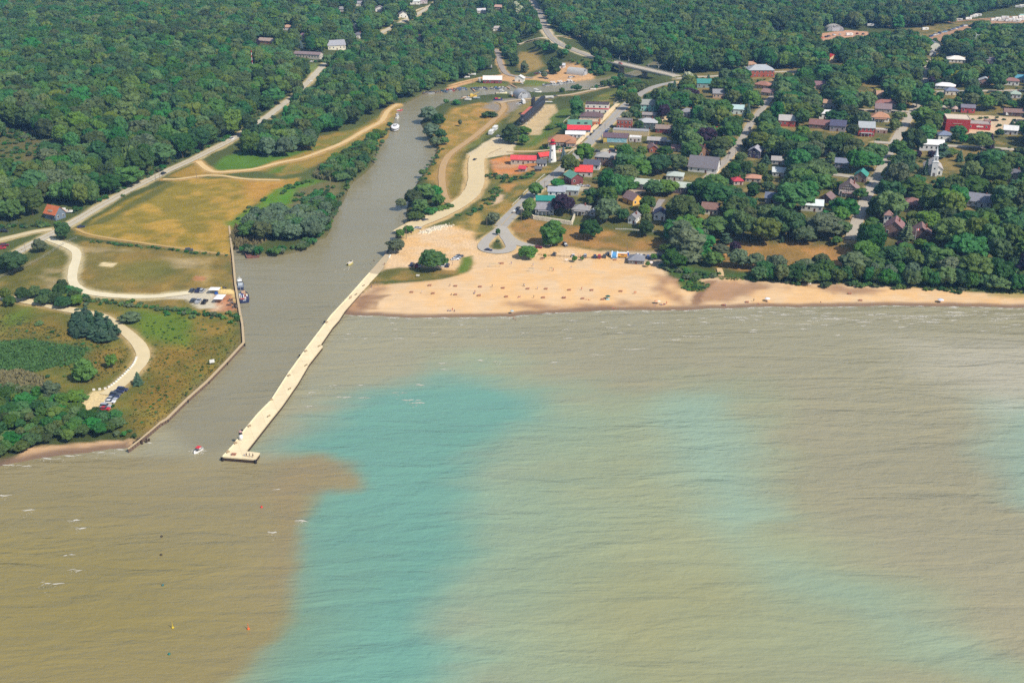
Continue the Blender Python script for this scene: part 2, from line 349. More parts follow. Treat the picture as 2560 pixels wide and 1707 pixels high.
# ---- roads: (name, width, points, colour, shoulder width, shoulder colour)
ASPH = (178,172,160); ASPHD = (150,148,146)
ROADS = [
 (6.6, [(-60,675),(0,656),(92,604),(130,585),(185,555),(299,487),(408,433),(490,396),(585,348),(620,325),(651,305),(667,294),(700,268),(740,239),(757,218),(776,201),(812,160),(850,135),(910,105),(988,65),(1048,35),(1086,11),(1130,-25)], (196,188,168), 1.5, (196,178,130)),
 (5.5, [(-60,612),(0,601),(82,580),(130,574)], (212,196,156), 1.5, (190,170,120)),
 (4.5, [(495,404),(522,427),(544,432),(640,424),(708,405),(757,397),(858,359),(912,326),(956,305),(967,278),(994,261)], (222,192,138), 2, (196,160,100)),
 (3.5, [(408,449),(449,449),(517,438),(560,440),(599,447),(640,450),(700,451)], (216,190,136), 1.5, (190,152,88)),
 (2.2, [(190,572),(226,590),(400,615),(560,636)], (196,166,104), 1.2, (176,144,80)),
 (5.0, [(122,598),(152,609),(185,623),(194,637),(188,658),(182,678),(180,702),(190,718),(218,732),(272,740),(381,743),(425,738),(476,732)], (232,220,186), 1.8, (200,184,140)),
 (6.0, [(-60,742),(0,744),(47,750),(117,762),(176,776),(220,783),(258,793),(293,816),(331,843),(356,872),(359,898),(338,926),(308,956),(266,988)], (222,204,162), 1.2, (190,164,112)),
 (8.5, [(1252,566),(1272,544),(1295,522),(1311,506),(1329,489),(1355,464),(1387,439),(1403,426),(1420,411),(1446,386),(1474,357),(1494,337),(1521,310),(1548,280),(1568,261),(1600,236),(1640,216),(1690,206)], (172,168,160), 1.2, (214,190,140)),
 (6.5, [(1258,566),(1244,578),(1226,592),(1211,607),(1206,618),(1216,627),(1245,631),(1268,628),(1280,619),(1272,604),(1262,590),(1256,574)], (182,176,166), 1.2, (214,184,130)),
 (7.0, [(1256,572),(1266,590),(1285,606),(1330,618)], (184,178,166), 1.5, (214,184,130)),
 (5.8, [(1770,445),(1801,414),(1824,393),(1860,340),(1874,313),(1888,297),(1920,250),(1960,222),(1990,195),(1995,182)], (176,168,156), .9, (200,176,130)),
 (7.2, [(2127,601),(2151,531),(2173,476),(2192,449),(2214,400),(2233,365),(2252,327),(2268,300),(2283,280),(2296,255),(2312,207),(2314,180),(2314,150)], (188,178,162), 1.3, (196,172,124)),
 (7.0, [(2085,437),(2116,441),(2150,446),(2192,449)], (184,176,160), 1, (190,170,124)),
 (7.0, [(2186,356),(2240,360),(2300,362),(2355,365),(2450,369),(2560,376),(2700,382)], (190,180,164), 1, (190,170,124)),
 (6.0, [(1690,198),(1730,193),(1790,192),(1850,186),(1942,181),(2034,177),(2130,165),(2230,150),(2320,150),(2400,150)], (196,186,166), 1, (190,170,124)),
 (6.0, [(2150,276),(2220,277),(2306,284),(2380,262)], (192,182,166), 1, (190,170,124)),
 (6.0, [(2340,230),(2450,228),(2560,227),(2700,224)], (192,182,166), 1, (190,170,124)),
 (7.5, [(1318,-20),(1340,19),(1353,43),(1364,76),(1383,101),(1416,120),(1454,133),(1482,143)], (168,162,152), 3, (206,190,156)),
 (4.5, [(1389,91),(1410,93),(1436,94),(1455,90)], (212,200,170), 1.5, (196,176,130)),
 (6.0, [(1368,96),(1345,97),(1332,101),(1312,106),(1294,112)], (212,200,170), 1.5, (196,176,130)),
 (5.5, [(1236,124),(1244,130),(1247,139),(1249,156),(1257,176),(1268,188),(1300,194),(1333,196)], (164,154,144), 1.5, (206,170,120)),
 (4.0, [(1129,214),(1160,205),(1206,195),(1262,190)], (216,178,126), 1.5, (200,160,110)),
 (5.0, [(1256,258),(1263,273),(1231,305),(1184,345),(1130,381),(1112,402),(1103,432),(1108,488),(1122,510),(1143,518)], (190,158,112), 1.5, (172,140,84)),
 (5.0, [(1244,258),(1290,252),(1340,247),(1390,241),(1430,238),(1500,222),(1560,213)], (196,176,144), 1.2, (170,146,96)),
 (12.0, [(1240,368),(1192,388),(1190,420),(1192,455),(1178,488),(1148,512),(1110,532),(1070,550),(1030,566),(1002,582)], (220,200,158), 2.5, (206,176,122)),
 (4.0, [(1268,380),(1300,380),(1347,379),(1387,374),(1440,369)], (214,190,146), 1, (180,150,96)),
 (4.0, [(1655,500),(1642,520),(1636,545)], (160,152,146), .8, (120,110,80)),
 (4.0, [(940,72),(1000,45),(1060,20)], (206,190,150), 1, (150,140,90)),
 (3.5, [(2424,395),(2430,420)], (206,186,146), .5, (150,130,80)),
 (3.0, [(1798,672),(1803,692)], (214,184,136), .5, (150,130,80)),
 (4.0, [(2230,66),(2330,60),(2440,50),(2560,40)], (196,160,126), 2, (180,140,100)),
]
for w, pts, c, sw, sc_ in ROADS: pl(pts, sc_, w/2+sw, 1.5, .25, 2)
LOTS = [  # gravel and paved yards
 ([(466,730),(523,720),(540,735),(540,770),(500,772),(466,748),(400,748)], (206,196,172)),
 ([(282,972),(316,972),(296,990),(276,1018),(255,1022),(220,1034),(188,1022),(206,998),(236,978)], (226,202,150)),
 ([(1171,385),(1205,362),(1233,343),(1262,346),(1290,352),(1285,384),(1240,392),(1190,400)], (216,198,162)),
 ([(2418,330),(2428,312),(2400,308),(2420,288),(2480,290),(2560,294),(2570,305),(2500,326),(2480,338),(2420,343)], (214,190,156)),
 ([(1492,384),(1510,372),(1545,374),(1560,382),(1545,395),(1500,398)], (196,184,160)),
 ([(1420,466),(1470,468),(1475,478),(1440,480)], (196,182,152)),
 ([(2050,84),(2060,104),(2100,105),(2180,92),(2170,80),(2120,76)], (200,156,126)),
 ([(2320,95),(2420,62),(2450,58),(2430,72),(2350,104),(2310,108)], (176,140,110)),
 ([(2460,50),(2560,42),(2700,38),(2700,60),(2560,58),(2470,60)], (180,146,116)),
 ([(1380,372),(1446,365),(1455,375),(1390,384)], (224,196,146)),
 ([(1940,185),(1975,186),(1950,215),(1925,228),(1900,230)], (170,146,104)),
 ([(1575,472),(1610,478),(1600,486),(1570,486)], (190,170,150)),
 ([(1655,290),(1690,288),(1694,302),(1640,304)], (226,200,160)),
]
for q, c in LOTS: pt(q, c, 1.0, 2, .15)
def surf_mat(name, rough=.95, bump=.25, lo=.76, hi=1.24, st=(1, 1, 1)):
    m, N, L, b = newmat(name)
    a = N.new('ShaderNodeAttribute'); a.attribute_name = 'albedo'
    tc = N.new('ShaderNodeTexCoord')
    n1 = N.new('ShaderNodeTexNoise'); n1.inputs['Scale'].default_value = .9; n1.inputs['Detail'].default_value = 6; n1.inputs['Roughness'].default_value = .7
    mp = N.new('ShaderNodeMapping'); mp.inputs['Scale'].default_value = st; mp.inputs['Rotation'].default_value = (0, 0, .04); L.new(tc.outputs['Object'], mp.inputs['Vector']); L.new(mp.outputs[0], n1.inputs['Vector'])
    r = N.new('ShaderNodeMapRange'); r.inputs[1].default_value = .3; r.inputs[2].default_value = .7; r.inputs[3].default_value = lo; r.inputs[4].default_value = hi
    L.new(n1.outputs['Fac'], r.inputs[0])
    mx = N.new('ShaderNodeVectorMath'); mx.operation = 'SCALE'; L.new(a.outputs['Color'], mx.inputs[0]); L.new(r.outputs[0], mx.inputs['Scale'])
    L.new(mx.outputs[0], b.inputs['Base Color']); b.inputs['Roughness'].default_value = rough; b.inputs['Specular IOR Level'].default_value = .15
    bp = N.new('ShaderNodeBump'); bp.inputs['Strength'].default_value = bump; bp.inputs['Distance'].default_value = .6
    L.new(n1.outputs['Fac'], bp.inputs['Height']); L.new(bp.outputs[0], b.inputs['Normal'])
    return m
M_GROUND = surf_mat('grassy_ground', bump=.5); M_BEACH = surf_mat('beach_sand', bump=.15, lo=.86, hi=1.1, st=(.12, 1.1, 1))
def gridmesh(name, X, Y, Z, COL, nx, ny, keep, m, A=None):
    idx = np.arange(nx*ny).reshape(ny, nx)
    q = np.stack([idx[:-1, :-1], idx[:-1, 1:], idx[1:, 1:], idx[1:, :-1]], -1).reshape(-1, 4)
    q = q[keep(q)]
    used = np.unique(q); remap = np.full(nx*ny, -1); remap[used] = np.arange(len(used)); q = remap[q]
    me = bpy.data.meshes.new(name); me.vertices.add(len(used)); me.loops.add(q.size); me.polygons.add(len(q))
    me.vertices.foreach_set('co', np.stack([X[used], Y[used], Z[used]], -1).astype(np.float32).ravel())
    me.loops.foreach_set('vertex_index', q.ravel().astype(np.int32))
    me.polygons.foreach_set('loop_start', (np.arange(len(q))*4).astype(np.int32))
    me.polygons.foreach_set('use_smooth', np.ones(len(q), bool))
    at = me.attributes.new('albedo', 'FLOAT_COLOR', 'POINT')
    at.data.foreach_set('color', np.concatenate([np.clip(COL[used], 0, .95), (np.ones(len(X)) if A is None else A)[used][:, None]], 1).astype(np.float32).ravel())
    me.materials.append(m); me.update(); me.validate()
    o = bpy.data.objects.new(name, me); C.objects.link(o); return o
PB = PA(BEACH); PW = PA([(-300,1200),(0,1166),(80,1120),(200,1106),(300,1100),(345,1098),(330,1140),(235,1150),(100,1170),(0,1196)])
PL_ = PA([(966,640),(1000,604),(1030,575),(1130,562),(1180,582),(1205,612),(1240,640),(1300,610),(1400,618),(1560,632),(1665,632),(1700,655),(1660,690),(1200,680),(1160,690),(1000,668),(950,680)])
isb = np.zeros(X.shape, bool)
i = np.where((np.abs(X) < 620) & (Y > 300) & (Y < 800))[0]
isb[i] = inside(PB, X[i]+warp[i]*3, Y[i]+warp[i]*3) | inside(PW, X[i], Y[i])
deep = (Z < -2.4)
tag(gridmesh('ground', X, Y, Z, COL, len(XS), len(YS), lambda q: ~isb[q].all(1) & ~deep[q].all(1), M_GROUND), kind='structure')
tag(gridmesh('beach', X, Y, Z, COL, len(XS), len(YS), lambda q: isb[q].all(1) & ~deep[q].all(1), M_BEACH), kind='structure')
# road strips draped on the ground
ROADPTS = []
VIS = {0: lambda u, v: u < 606 or 640 < u < 668 or 700 < u < 830 or 950 < u < 1070, 10: lambda u, v: v > 258, 11: lambda u, v: v > 250 or v < 222, 14: lambda u, v: 1750 < u < 2045, 27: lambda u, v: False}
def resample(P, step):
    out = [P[0]]
    for a, b in zip(P[:-1], P[1:]):
        n = max(1, int(np.linalg.norm(b-a)/step))
        for k in range(1, n+1): out.append(a+(b-a)*k/n)
    return np.array(out)
def chaikin(P, n=2):
    for _ in range(n):
        Q = [P[0]]
        for a, b in zip(P[:-1], P[1:]): Q += [a*.75+b*.25, a*.25+b*.75]
        P = np.array(Q+[P[-1]])
    return P
def strip(name, P, w, m, dz=.16, edge=.0):
    P = resample(chaikin(P), 2.5); n = len(P)
    T = np.gradient(P, axis=0); T /= np.linalg.norm(T, axis=1)[:, None]; Nn = np.stack([-T[:, 1], T[:, 0]], 1)
    offs = (-.5, -.25, 0, .25, .5); vs = []
    jit = [(fbm(P[:, 0], P[:, 1], 6, 21+k, 3)-.5)*edge for k in range(2)]
    for k, o in enumerate(offs):
        q = P+Nn*(o*w+(jit[0] if k == 0 else jit[1] if k == 4 else 0)*np.ones(n))[:, None]
        z = np.maximum(hA(q[:, 0], q[:, 1])+dz, .3); vs.append(np.stack([q[:, 0], q[:, 1], z], 1))
    zc = np.max([v[:, 2] for v in vs], axis=0)
    for v in vs: v[:, 2] = v[:, 2]*.4+zc*.6
    V = np.concatenate(vs); b = MB()
    b.add(V.tolist(), [(k*n+i, k*n+i+1, (k+1)*n+i+1, (k+1)*n+i)[::-1] for k in range(4) for i in range(n-1)])
    return b.build(name, m), P
def road_mat(rgb):
    return mat('road_surface', rgb, .92, .12, .25)
for k, (w, pts, c, sw, sc_) in enumerate(ROADS):
    o, P = strip('road', PA(pts), w, road_mat(c), .16+.012*k, 0.8 if c[0] > 200 else .25)
    tag(o, kind='structure')
    for q in P[::3]: ROADPTS.append((q[0], q[1], w, VIS.get(k, lambda u, v: True)(*proj(q[0], q[1], h(q[0], q[1])))))
YEL = mat('road_marking', (214,176,84), .7, .1, 1); WHM = mat('road_marking', (232,228,216), .7, .1, 1)
for pts in (ROADS[7][1][:16], ROADS[17][1], ROADS[0][1][:9]):
    tag(strip('road_marking', PA(pts), .22, YEL, .5)[0], kind='structure')
for off, pts in ((0, [(1470,337),(1492,316),(1514,293),(1534,272),(1545,262)]), (0, [(1440,366),(1452,352),(1470,337)])):
    tag(strip('pavement', PA(pts), 4.5, mat('pavement_slabs', (236,212,168), .9, .1, .6), .75)[0], kind='structure')
tag(strip('pavement', PA([(1352,470),(1296,523),(1262,556)]), .01, CONC, .1)[0], kind='structure') if False else None
# ================================================================ WATER
wx = axis([(-9000, -700, 10), (-700, 760, 487), (760, 9000, 10)]); wy = axis([(-3000, 180, 8), (180, 800, 207), (800, 1700, 180)])
X2, Y2 = np.meshgrid(wx, wy); X2 = X2.ravel(); Y2 = Y2.ravel()
WC = np.tile(np.array(lin((160,155,127))), (len(X2), 1)); CALM = np.ones(len(X2)); w1 = fbm(X2, Y2, 45, 31, 5)-.5; w2 = fbm(X2*.32, Y2, 15, 32, 5)-.5
def wp(pts, rgb, soft, wa, op=1.0):
    P = GA(pts); m = (sstep(-soft, soft, sdf(P, X2, Y2)+w1*wa*1.8+w2*wa*1.5)*op)[:, None]
    WC[:] = WC*(1-m)+np.array(lin(rgb))*m
RIV = [(1700,80),(1600,150),(1000,230),(900,430),(560,560),(590,860),(400,1060),(520,1150),(600,1100),(860,760),(1040,560),(1100,400),(1060,300),(1200,250),(1580,210),(1760,120)]
wp(RIV, (146,140,114), 5, 3)
wp([(1290,246),(1040,330),(1110,390),(930,560),(1010,560),(1200,300)], (146,140,116), 5, 3)
wp([(1180,880),(1400,980),(1850,960),(2000,1250),(2280,1450),(2700,1760),(1180,1800),(1100,1500),(1200,1150)], (157,164,131), 26, 24)
wp([(1400,1420),(1650,1380),(1850,1560),(1800,1720),(1500,1740),(1330,1600)], (160,156,112), 34, 28, .6)
wp([(1690,985),(1800,985),(1880,1090),(1960,1290),(1840,1320),(1650,1180),(1600,1050)], (150,176,156), 16, 14, .85)
wp([(1900,1400),(2160,1440),(2460,1600),(2560,1720),(2350,1660),(2000,1500)], (148,172,150), 16, 12, .7)
wp([(2440,990),(2800,960),(2800,1400),(2520,1250)], (150,178,160), 14, 12, .8)
wp([(2240,850),(2800,830),(2800,1000),(2520,1040),(2380,960)], (186,181,162), 24, 18, .7)  # thin whitish haze veil over the lake, painted into the water colour
wp([(900,1000),(1100,950),(1400,990),(1520,1040),(1480,1180),(1380,1400),(1330,1560),(1400,1900),(800,1900),(800,1200)], (140,168,146), 40, 26, .65)
wp([(690,1120),(760,1080),(840,1040),(930,985),(1080,955),(1230,965),(1340,1000),(1310,1040),(1230,1090),(1180,1180),(1105,1330),(1090,1500),(1140,1650),(1300,1900),(500,1900),(660,1600)], (114,162,147), 16, 16)
wp([(-1200,1060),(540,1152),(650,1142),(720,1132),(800,1132),(868,1160),(892,1190),(885,1215),(800,1222),(765,1245),(758,1300),(752,1380),(738,1470),(705,1550),(650,1610),(590,1680),(480,1760),(200,1900),(-1600,2200)], (151,140,104), 4.5, 8)
wp([(-400,1240),(300,1270),(600,1350),(640,1500),(500,1700),(-600,1900)], (147,135,82), 45, 20, .85)
wp([(700,1150),(800,1150),(850,1180),(780,1205),(740,1260),(735,1400),(715,1480),(690,1450),(700,1300),(650,1230)], (156,136,100), 8, 6, .5)
CALM = 1-.72*sstep(-25, 25, sdf(GA([(1700,80),(1600,150),(1000,230),(900,430),(560,560),(590,800),(800,760),(1040,560),(1100,400),(1060,300),(1200,250),(1580,210),(1760,120)]), X2, Y2)); CALM = CALM-.25*sstep(-30, 30, sdf(GA([(590,800),(800,780),(560,1120),(400,1060),(609,856)]), X2, Y2))
n = fbm(X2*.5, Y2, 50, 41, 5)-.5; WC *= (1+n[:, None]*.2)*np.array([[1.0, .985, .95]]); CALM = .8*CALM*(.45+1.1*fbm(X2*.45, Y2, 60, 44, 4))
mw, N, L, b = newmat('lake_water')
a = N.new('ShaderNodeAttribute'); a.attribute_name = 'albedo'; L.new(a.outputs['Color'], b.inputs['Base Color'])
b.inputs['Roughness'].default_value = .24; b.inputs['IOR'].default_value = 1.33; b.inputs['Specular IOR Level'].default_value = .5
tc = N.new('ShaderNodeTexCoord')
def noise(sc, det, rot, st, rough=.55):
    mp = N.new('ShaderNodeMapping'); mp.inputs['Rotation'].default_value = (0, 0, R(rot)); mp.inputs['Scale'].default_value = st
    L.new(tc.outputs['Object'], mp.inputs['Vector']); n = N.new('ShaderNodeTexNoise'); n.inputs['Scale'].default_value = sc; n.inputs['Detail'].default_value = det; n.inputs['Roughness'].default_value = rough; n.inputs['Distortion'].default_value = .6
    L.new(mp.outputs[0], n.inputs['Vector']); return n.outputs['Fac']
def madd(x, y, k):
    n = N.new('ShaderNodeMath'); n.operation = 'MULTIPLY_ADD'; L.new(x, n.inputs[0]); n.inputs[1].default_value = k
    if y is None: n.inputs[2].default_value = 0
    else: L.new(y, n.inputs[2])
    return n.outputs[0]
hh = madd(noise(.075, 3, -9, (.28, 1, 1)), None, 2.5)
hh = madd(noise(.2, 3, -14, (.25, 1, 1)), hh, .95)
hh = madd(noise(.5, 4, 24, (.5, 1, 1)), hh, .45)
hh = madd(noise(1.6, 2, -30, (.6, 1, 1)), hh, .1)
bp = N.new('ShaderNodeBump'); L.new(a.outputs['Alpha'], bp.inputs['Strength']); bp.inputs['Distance'].default_value = 1.1
L.new(hh, bp.inputs['Height']); L.new(bp.outputs[0], b.inputs['Normal'])
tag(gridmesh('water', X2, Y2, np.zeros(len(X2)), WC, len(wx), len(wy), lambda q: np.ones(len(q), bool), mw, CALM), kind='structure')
# breaking crests
fo = MB(); rf = random.Random(5)
def crest(px, py, L_, n=1):
    x, y = G(px, py); s = rf.uniform(-.10, .03); ph = rf.uniform(0, 6)
    for k in range(max(3, int(L_*1.6))):
        t = rf.uniform(-.5, .5); f = max(.12, 1-abs(t)*1.9)
        cx = x+t*L_; cy = y+t*L_*s+.35*math.sin(t*7+ph)+rf.gauss(0, .10)
        l = rf.uniform(.5, 1.5); w = rf.uniform(.12, .34)*(.4+f)
        fo.add([(cx-l, cy, .05), (cx-l*.3, cy-w, .07), (cx+l*.6, cy-w*.7, .07), (cx+l, cy+w*.3, .05), (cx, cy+w, .05)], [(0, 1, 2, 3, 4)])
    if L_ > 3:
        for k in range(int(L_*3)):
            t = rf.uniform(-.4, .3); e = rf.uniform(.05, .16); cx = x+t*L_+rf.gauss(0, .3); cy = y+t*L_*s-rf.expovariate(.7); fo.add([(cx-e*2, cy, .06), (cx, cy-e, .06), (cx+e*2, cy, .06), (cx, cy+e, .06)], [(0, 1, 2, 3)])
for px, py, l in [(1640,807,18),(1765,806,8),(1820,793,9),(1744,841,22),(1690,849,9),(1590,873,18),(1490,887,9),(1384,906,6),(1940,809,16),(2010,811,14),(2070,797,26),(2150,800,22),(2260,790,34),(2330,789,22),(2200,786,20),(2400,788,20),(2450,786,10),(2520,789,16),(2500,817,13),(2540,812,8),(2254,796,10),(2010,823,5),(1883,830,6),(1310,832,5),(1420,846,6),(1530,819,7),(1416,824,5),(2217,846,4),(1890,789,10),(1960,786,8),(2060,812,7),(1200,901,4),(1245,905,5),(1108,908,5),(1110,924,4),(868,849,4),(872,836,4),(860,993,9),(910,994,6),(1000,981,7),(1045,1007,9),(1030,1000,10),(780,981,5),(770,1016,5),(830,964,4),(900,962,4),(757,1302,8),(690,1224,4),(686,1330,6),(186,1301,6),(200,1320,5),(74,1275,6),(10,1238,8),(170,1387,4),(188,1424,5),(128,1458,9),(1050,962,5),(1105,785,10),(1220,826,4),(2180,788,8),(1150,812,5),(1080,834,6)]:
    crest(px, py, l*.75)
for px, py, l in [(125,1146,14),(180,1139,12),(260,1131,14),(300,1124,7),(30,1162,10),(70,1165,6),(370,1108,4)]: crest(px, py, l*.6)
EP = [(863,787),(912,791),(1021,795),(1157,795),(1280,793),(1334,786),(1443,780),(1552,777),(1721,776),(1824,772),(1920,768),(2056,769),(2246,765),(2410,768),(2560,772)]
for a, b_ in zip(EP[:-1], EP[1:]):
    for k in range(int((b_[0]-a[0])/14)):
        f = rf.random(); crest(a[0]+(b_[0]-a[0])*f, a[1]+(b_[1]-a[1])*f+rf.uniform(-.5, 1.5), rf.uniform(2, 5))
for k in range(40):
    crest(rf.uniform(1500, 2560), rf.uniform(777, 806), rf.uniform(3, 12))
for k in range(22): crest(rf.uniform(900, 2560), rf.uniform(795, 850), rf.uniform(2, 5))
tag(fo.build('foam', mat('white_foam', (212,207,192), .9, .05)), kind='stuff')
# ================================================================ BUILDINGS
KEEP = []; MARKS = []; SOLID = []
def keep_box(x, y, z, r, hgt, shr=.8):
    a = proj(x, y, z); t = proj(x, y, z+hgt); w = r*pxm(x, y, z)*shr
    KEEP.append((a[0]-w, t[1], a[0]+w, a[1]+1, y))
def roofmat(c): return mat('roof_shingles', c, .85, .24, .7)
def wallmat(c): return mat('wall_siding', c, .8, .08, .5)
def hash_(a, b): return (math.sin(a*12.9898+b*78.233)*43758.5453) % 1
def house(name, label, short, px, py, w, d, hh, yaw=0, roof='gable', rc=(120,115,112), wc=(225,222,215), rh=None, win=3, chim=False, door=True, cat='house', dx=0, keep=.8, winc=None, grp=None, porch=None):
    p = P3(px, py); yw = R(yaw)-(.5*math.atan2(p.x, p.y) if p.x > 60 else 0)
    c = Vector((p.x-math.sin(yw)*d/2, p.y+math.cos(yw)*d/2, 0)); c.z = min(h(c.x, c.y), p.z+.3)
    t = thing(name, label, cat, c, yw, grp); MARKS.append((c.x, c.y, short)); SOLID.append((c.x, c.y, math.hypot(w, d)*.55))
    rh = rh if rh is not None else (d if roof != 'gablef' else w)*.32
    W, D = w/2, d/2; b = MB(); base = -1.0
    gw = wallmat(wc); rm = roofmat(rc)
    if roof == 'gable':
        b.xprof([(-D, base), (D, base), (D, hh), (0, hh+rh), (-D, hh)], -W, W)
    elif roof == 'gablef':
        vs = [(-W, -D), (W, -D), (W, D), (-W, D)]
        pr = [(-W, base), (W, base), (W, hh), (0, hh+rh), (-W, hh)]
        n = 5; b.add([(q[0], -D, q[1]) for q in pr]+[(q[0], D, q[1]) for q in pr], [tuple(range(n)), tuple(range(n, 2*n))[::-1]]+[(i, n+i, n+(i+1) % n, (i+1) % n) for i in range(n)])
    elif roof == 'gambrel':
        pr = [(-W, base), (W, base), (W, hh), (W*.62, hh+rh*.72), (0, hh+rh), (-W*.62, hh+rh*.72), (-W, hh)]
        n = 7; b.add([(q[0], -D, q[1]) for q in pr]+[(q[0], D, q[1]) for q in pr], [tuple(range(n)), tuple(range(n, 2*n))[::-1]]+[(i, n+i, n+(i+1) % n, (i+1) % n) for i in range(n)])
    else: b.box((0, 0, (hh+base)/2), (w, d, hh-base))
    b.build('wall', gw, t)
    r = MB(); ov = .5; th = .25
    if roof == 'gable':
        for s in (-1, 1):
            y0, z0 = s*(D+ov), hh-ov*rh/D+.02; q = [(y0, z0), (0, hh+rh+.02), (0, hh+rh+th), (y0, z0+th)]
            r.xprof(q if s < 0 else q[::-1], -W-ov, W+ov)
    elif roof in ('gablef', 'gambrel'):
        prof = [(W+ov, hh-ov*rh/W), (0, hh+rh)] if roof == 'gablef' else [(W+.25, hh-.1), (W*.64, hh+rh*.72), (0, hh+rh)]
        for s in (-1, 1):
            for a, c2 in zip(prof[:-1], prof[1:]):
                q = [(s*a[0], -D-ov, a[1]+.02), (s*a[0], D+ov, a[1]+.02), (s*c2[0], D+ov, c2[1]+.02), (s*c2[0], -D-ov, c2[1]+.02)]
                qq = q+[(v[0], v[1], v[2]+th) for v in q]
                r.add(qq, [(3,2,1,0),(4,5,6,7),(0,1,5,4),(1,2,6,5),(2,3,7,6),(3,0,4,7)])
    elif roof == 'hip':
        e = [(-W-ov, -D-ov), (W+ov, -D-ov), (W+ov, D+ov), (-W-ov, D+ov)]; k = max(W-D, 0); kd = max(D-W, 0)
        top = [(-k, -kd, hh+rh), (k, kd, hh+rh)] if k or kd else [(-.05, 0, hh+rh), (.05, 0, hh+rh)]
        vs = [(x, y, hh+.02) for x, y in e]+top
        fs = [(0,1,5,4),(1,2,5),(2,3,4,5),(3,0,4),(3,2,1,0)] if k or not kd else [(0,1,4),(1,2,5,4),(2,3,5),(3,0,4,5),(3,2,1,0)]
        r.add(vs, fs)
        r.box((0, 0, hh-.08), (w+2*ov-.02, d+2*ov-.02, .2))
    elif roof == 'flat':
        r.box((0, 0, hh+.06), (w-.6, d-.6, .12))
        for (cx, cy, sx, sy) in ((0, -D+.15, w+.1, .34), (0, D-.15, w+.1, .34), (-W+.15, 0, .34, d-.4), (W-.15, 0, .34, d-.4)):
            r.box((cx, cy, hh+.25), (sx, sy, .62))
    elif roof == 'shed':
        q = [(-D-ov, hh+.02), (D+ov, hh+rh), (D+ov, hh+rh+th), (-D-ov, hh+th)]; r.xprof(q, -W-ov, W+ov)
    ro = r.build('roof', rm, t)
    if chim or (roof not in ('flat', 'gambrel') and hash_(px, py) < .5 and cat == 'house'):
        MB().box((W*.45, .2, hh+rh*.8), (.8, .8, 1.8+rh*.3)).build('chimney', mat('brick', (150,88,72), .9, .2, 3), ro)
    fm = mat('window_frame', winc or (236,234,228), .6, .05)
    def winat(x, y, z, nx, ny, ww=1.1, wh=1.35):
        m = MB(); tx, ty = -ny, nx
        ang = math.atan2(ty, tx)
        m.box((x+nx*.03, y+ny*.03, z), (ww+.3, .12, wh+.3), ang); m.mi = 1
        m.box((x+nx*.07, y+ny*.07, z), (ww, .14, wh), ang)
        m.build('window', [fm, GLASS], t)
    floors = 2 if hh > 5 else 1
    fh = hh/floors
    for f in range(floors):
        z = fh*f+fh*.55
        n = win
        for i in range(n):
            x = -W+w*(i+.5)/n
            if door and f == 0 and i == n//2: continue
            winat(x, -D, z, 0, -1, wh=min(1.35, fh*.5))
        if d > 5 and win:
            for s in (-1, 1):
                for j in (0, 1): winat(s*W, -D+d*(j+.5)/2, z, s, 0, wh=min(1.35, fh*.5))
    if door and win:
        MB().box((-W+w*(n//2+.5)/n, -D-.03, 1.0), (1.0, .16, 2.1)).build('door', mat('painted_door', (96,60,50), .6), t)
    if porch:
        q = MB(); q.box((0, -D-1.2, 2.75), (w*.7, 2.6, .18)); q.build('porch_roof', rm, t)
        for s in (-1, -.33, .33, 1): MB().box((s*w*.33, -D-2.2, 1.3), (.16, .16, 2.7)).build('porch_post', WHITE, t)
    if keep: keep_box(p.x, p.y, p.z, W+abs(math.sin(yw))*D*.5, hh+rh*.6, keep)
    return t, c, yw
BRICK = (168,84,66); RED = (222,70,72); GREY = (150,152,156); DGREY = (112,112,118); TAN = (188,142,108); BRN = (138,102,86)
H = house
H('motel', 'long low motel with pale grey green roof behind two round trees', 'long motel', 1656, 481, 38, 8, 4.4, -14, rc=(192,202,190), wc=(112,98,104), win=12, cat='motel', rh=2.4)
tr, cr_, yr = H('shop', 'large white shop block with a red stripe and dark sunken roof on the main street', 'red striped white shop', 1492, 284, 20, 10, 7.6, -6, 'flat', (92,78,80), (236,228,218), 0, 4, cat='shop')
MB().box((0, 0, 4.1), (20.3, 10.3, .9)).build('stripe', mat('red_paint', (214,56,64), .6), tr)
H('shop', 'shop with dark brown hipped roof just below the red striped white shop', 'brown roofed shop', 1478, 305, 19, 11, 4.4, -5, 'hip', (112,92,94), (196,180,166), 3, 4, cat='shop')
to_, co_, yo_ = H('shop', 'low flat topped shop with orange brick front next to the green roof', 'orange brick shop', 1472, 316, 17, 8, 3.8, -5, 'flat', (206,186,160), (198,112,72), 0, 4, cat='shop')
MB().box((8.6, 0, 2.6), (.5, 8.3, 5.2)).build('facade', mat('orange_brick', (212,124,66), .9, .15, 2), to_)
tg, cg, yg = H('shop', 'shop with green roof and two dark dormers on the main street', 'green roofed shop', 1449, 325, 19, 8, 3.6, -5, rc=(104,150,132), wc=(110,92,84), rh=3.6, win=4, cat='shop')
for s in (-.1, .55):
    m = MB(); m.xprof([(-3.2, 3.9), (-.8, 3.9), (-.8, 6.0), (-3.2, 5.4)], s*9-1.2, s*9+1.2); m.build('dormer', wallmat((66,56,58)), tg)
H('shop', 'blue walled shop with bright red metal roof on the main street', 'red roofed blue shop', 1447, 337, 18, 6, 4.2, -5, rc=(222,62,74), wc=(104,128,158), rh=2.6, win=4, cat='shop')
H('pavilion', 'white walled building with curved white canvas roof beside the red roofed shop', 'white canvas roofed building', 1438, 346, 15, 8, 3.0, -5, rc=(244,242,240), wc=(214,216,222), rh=1.6, win=5, cat='pavilion')
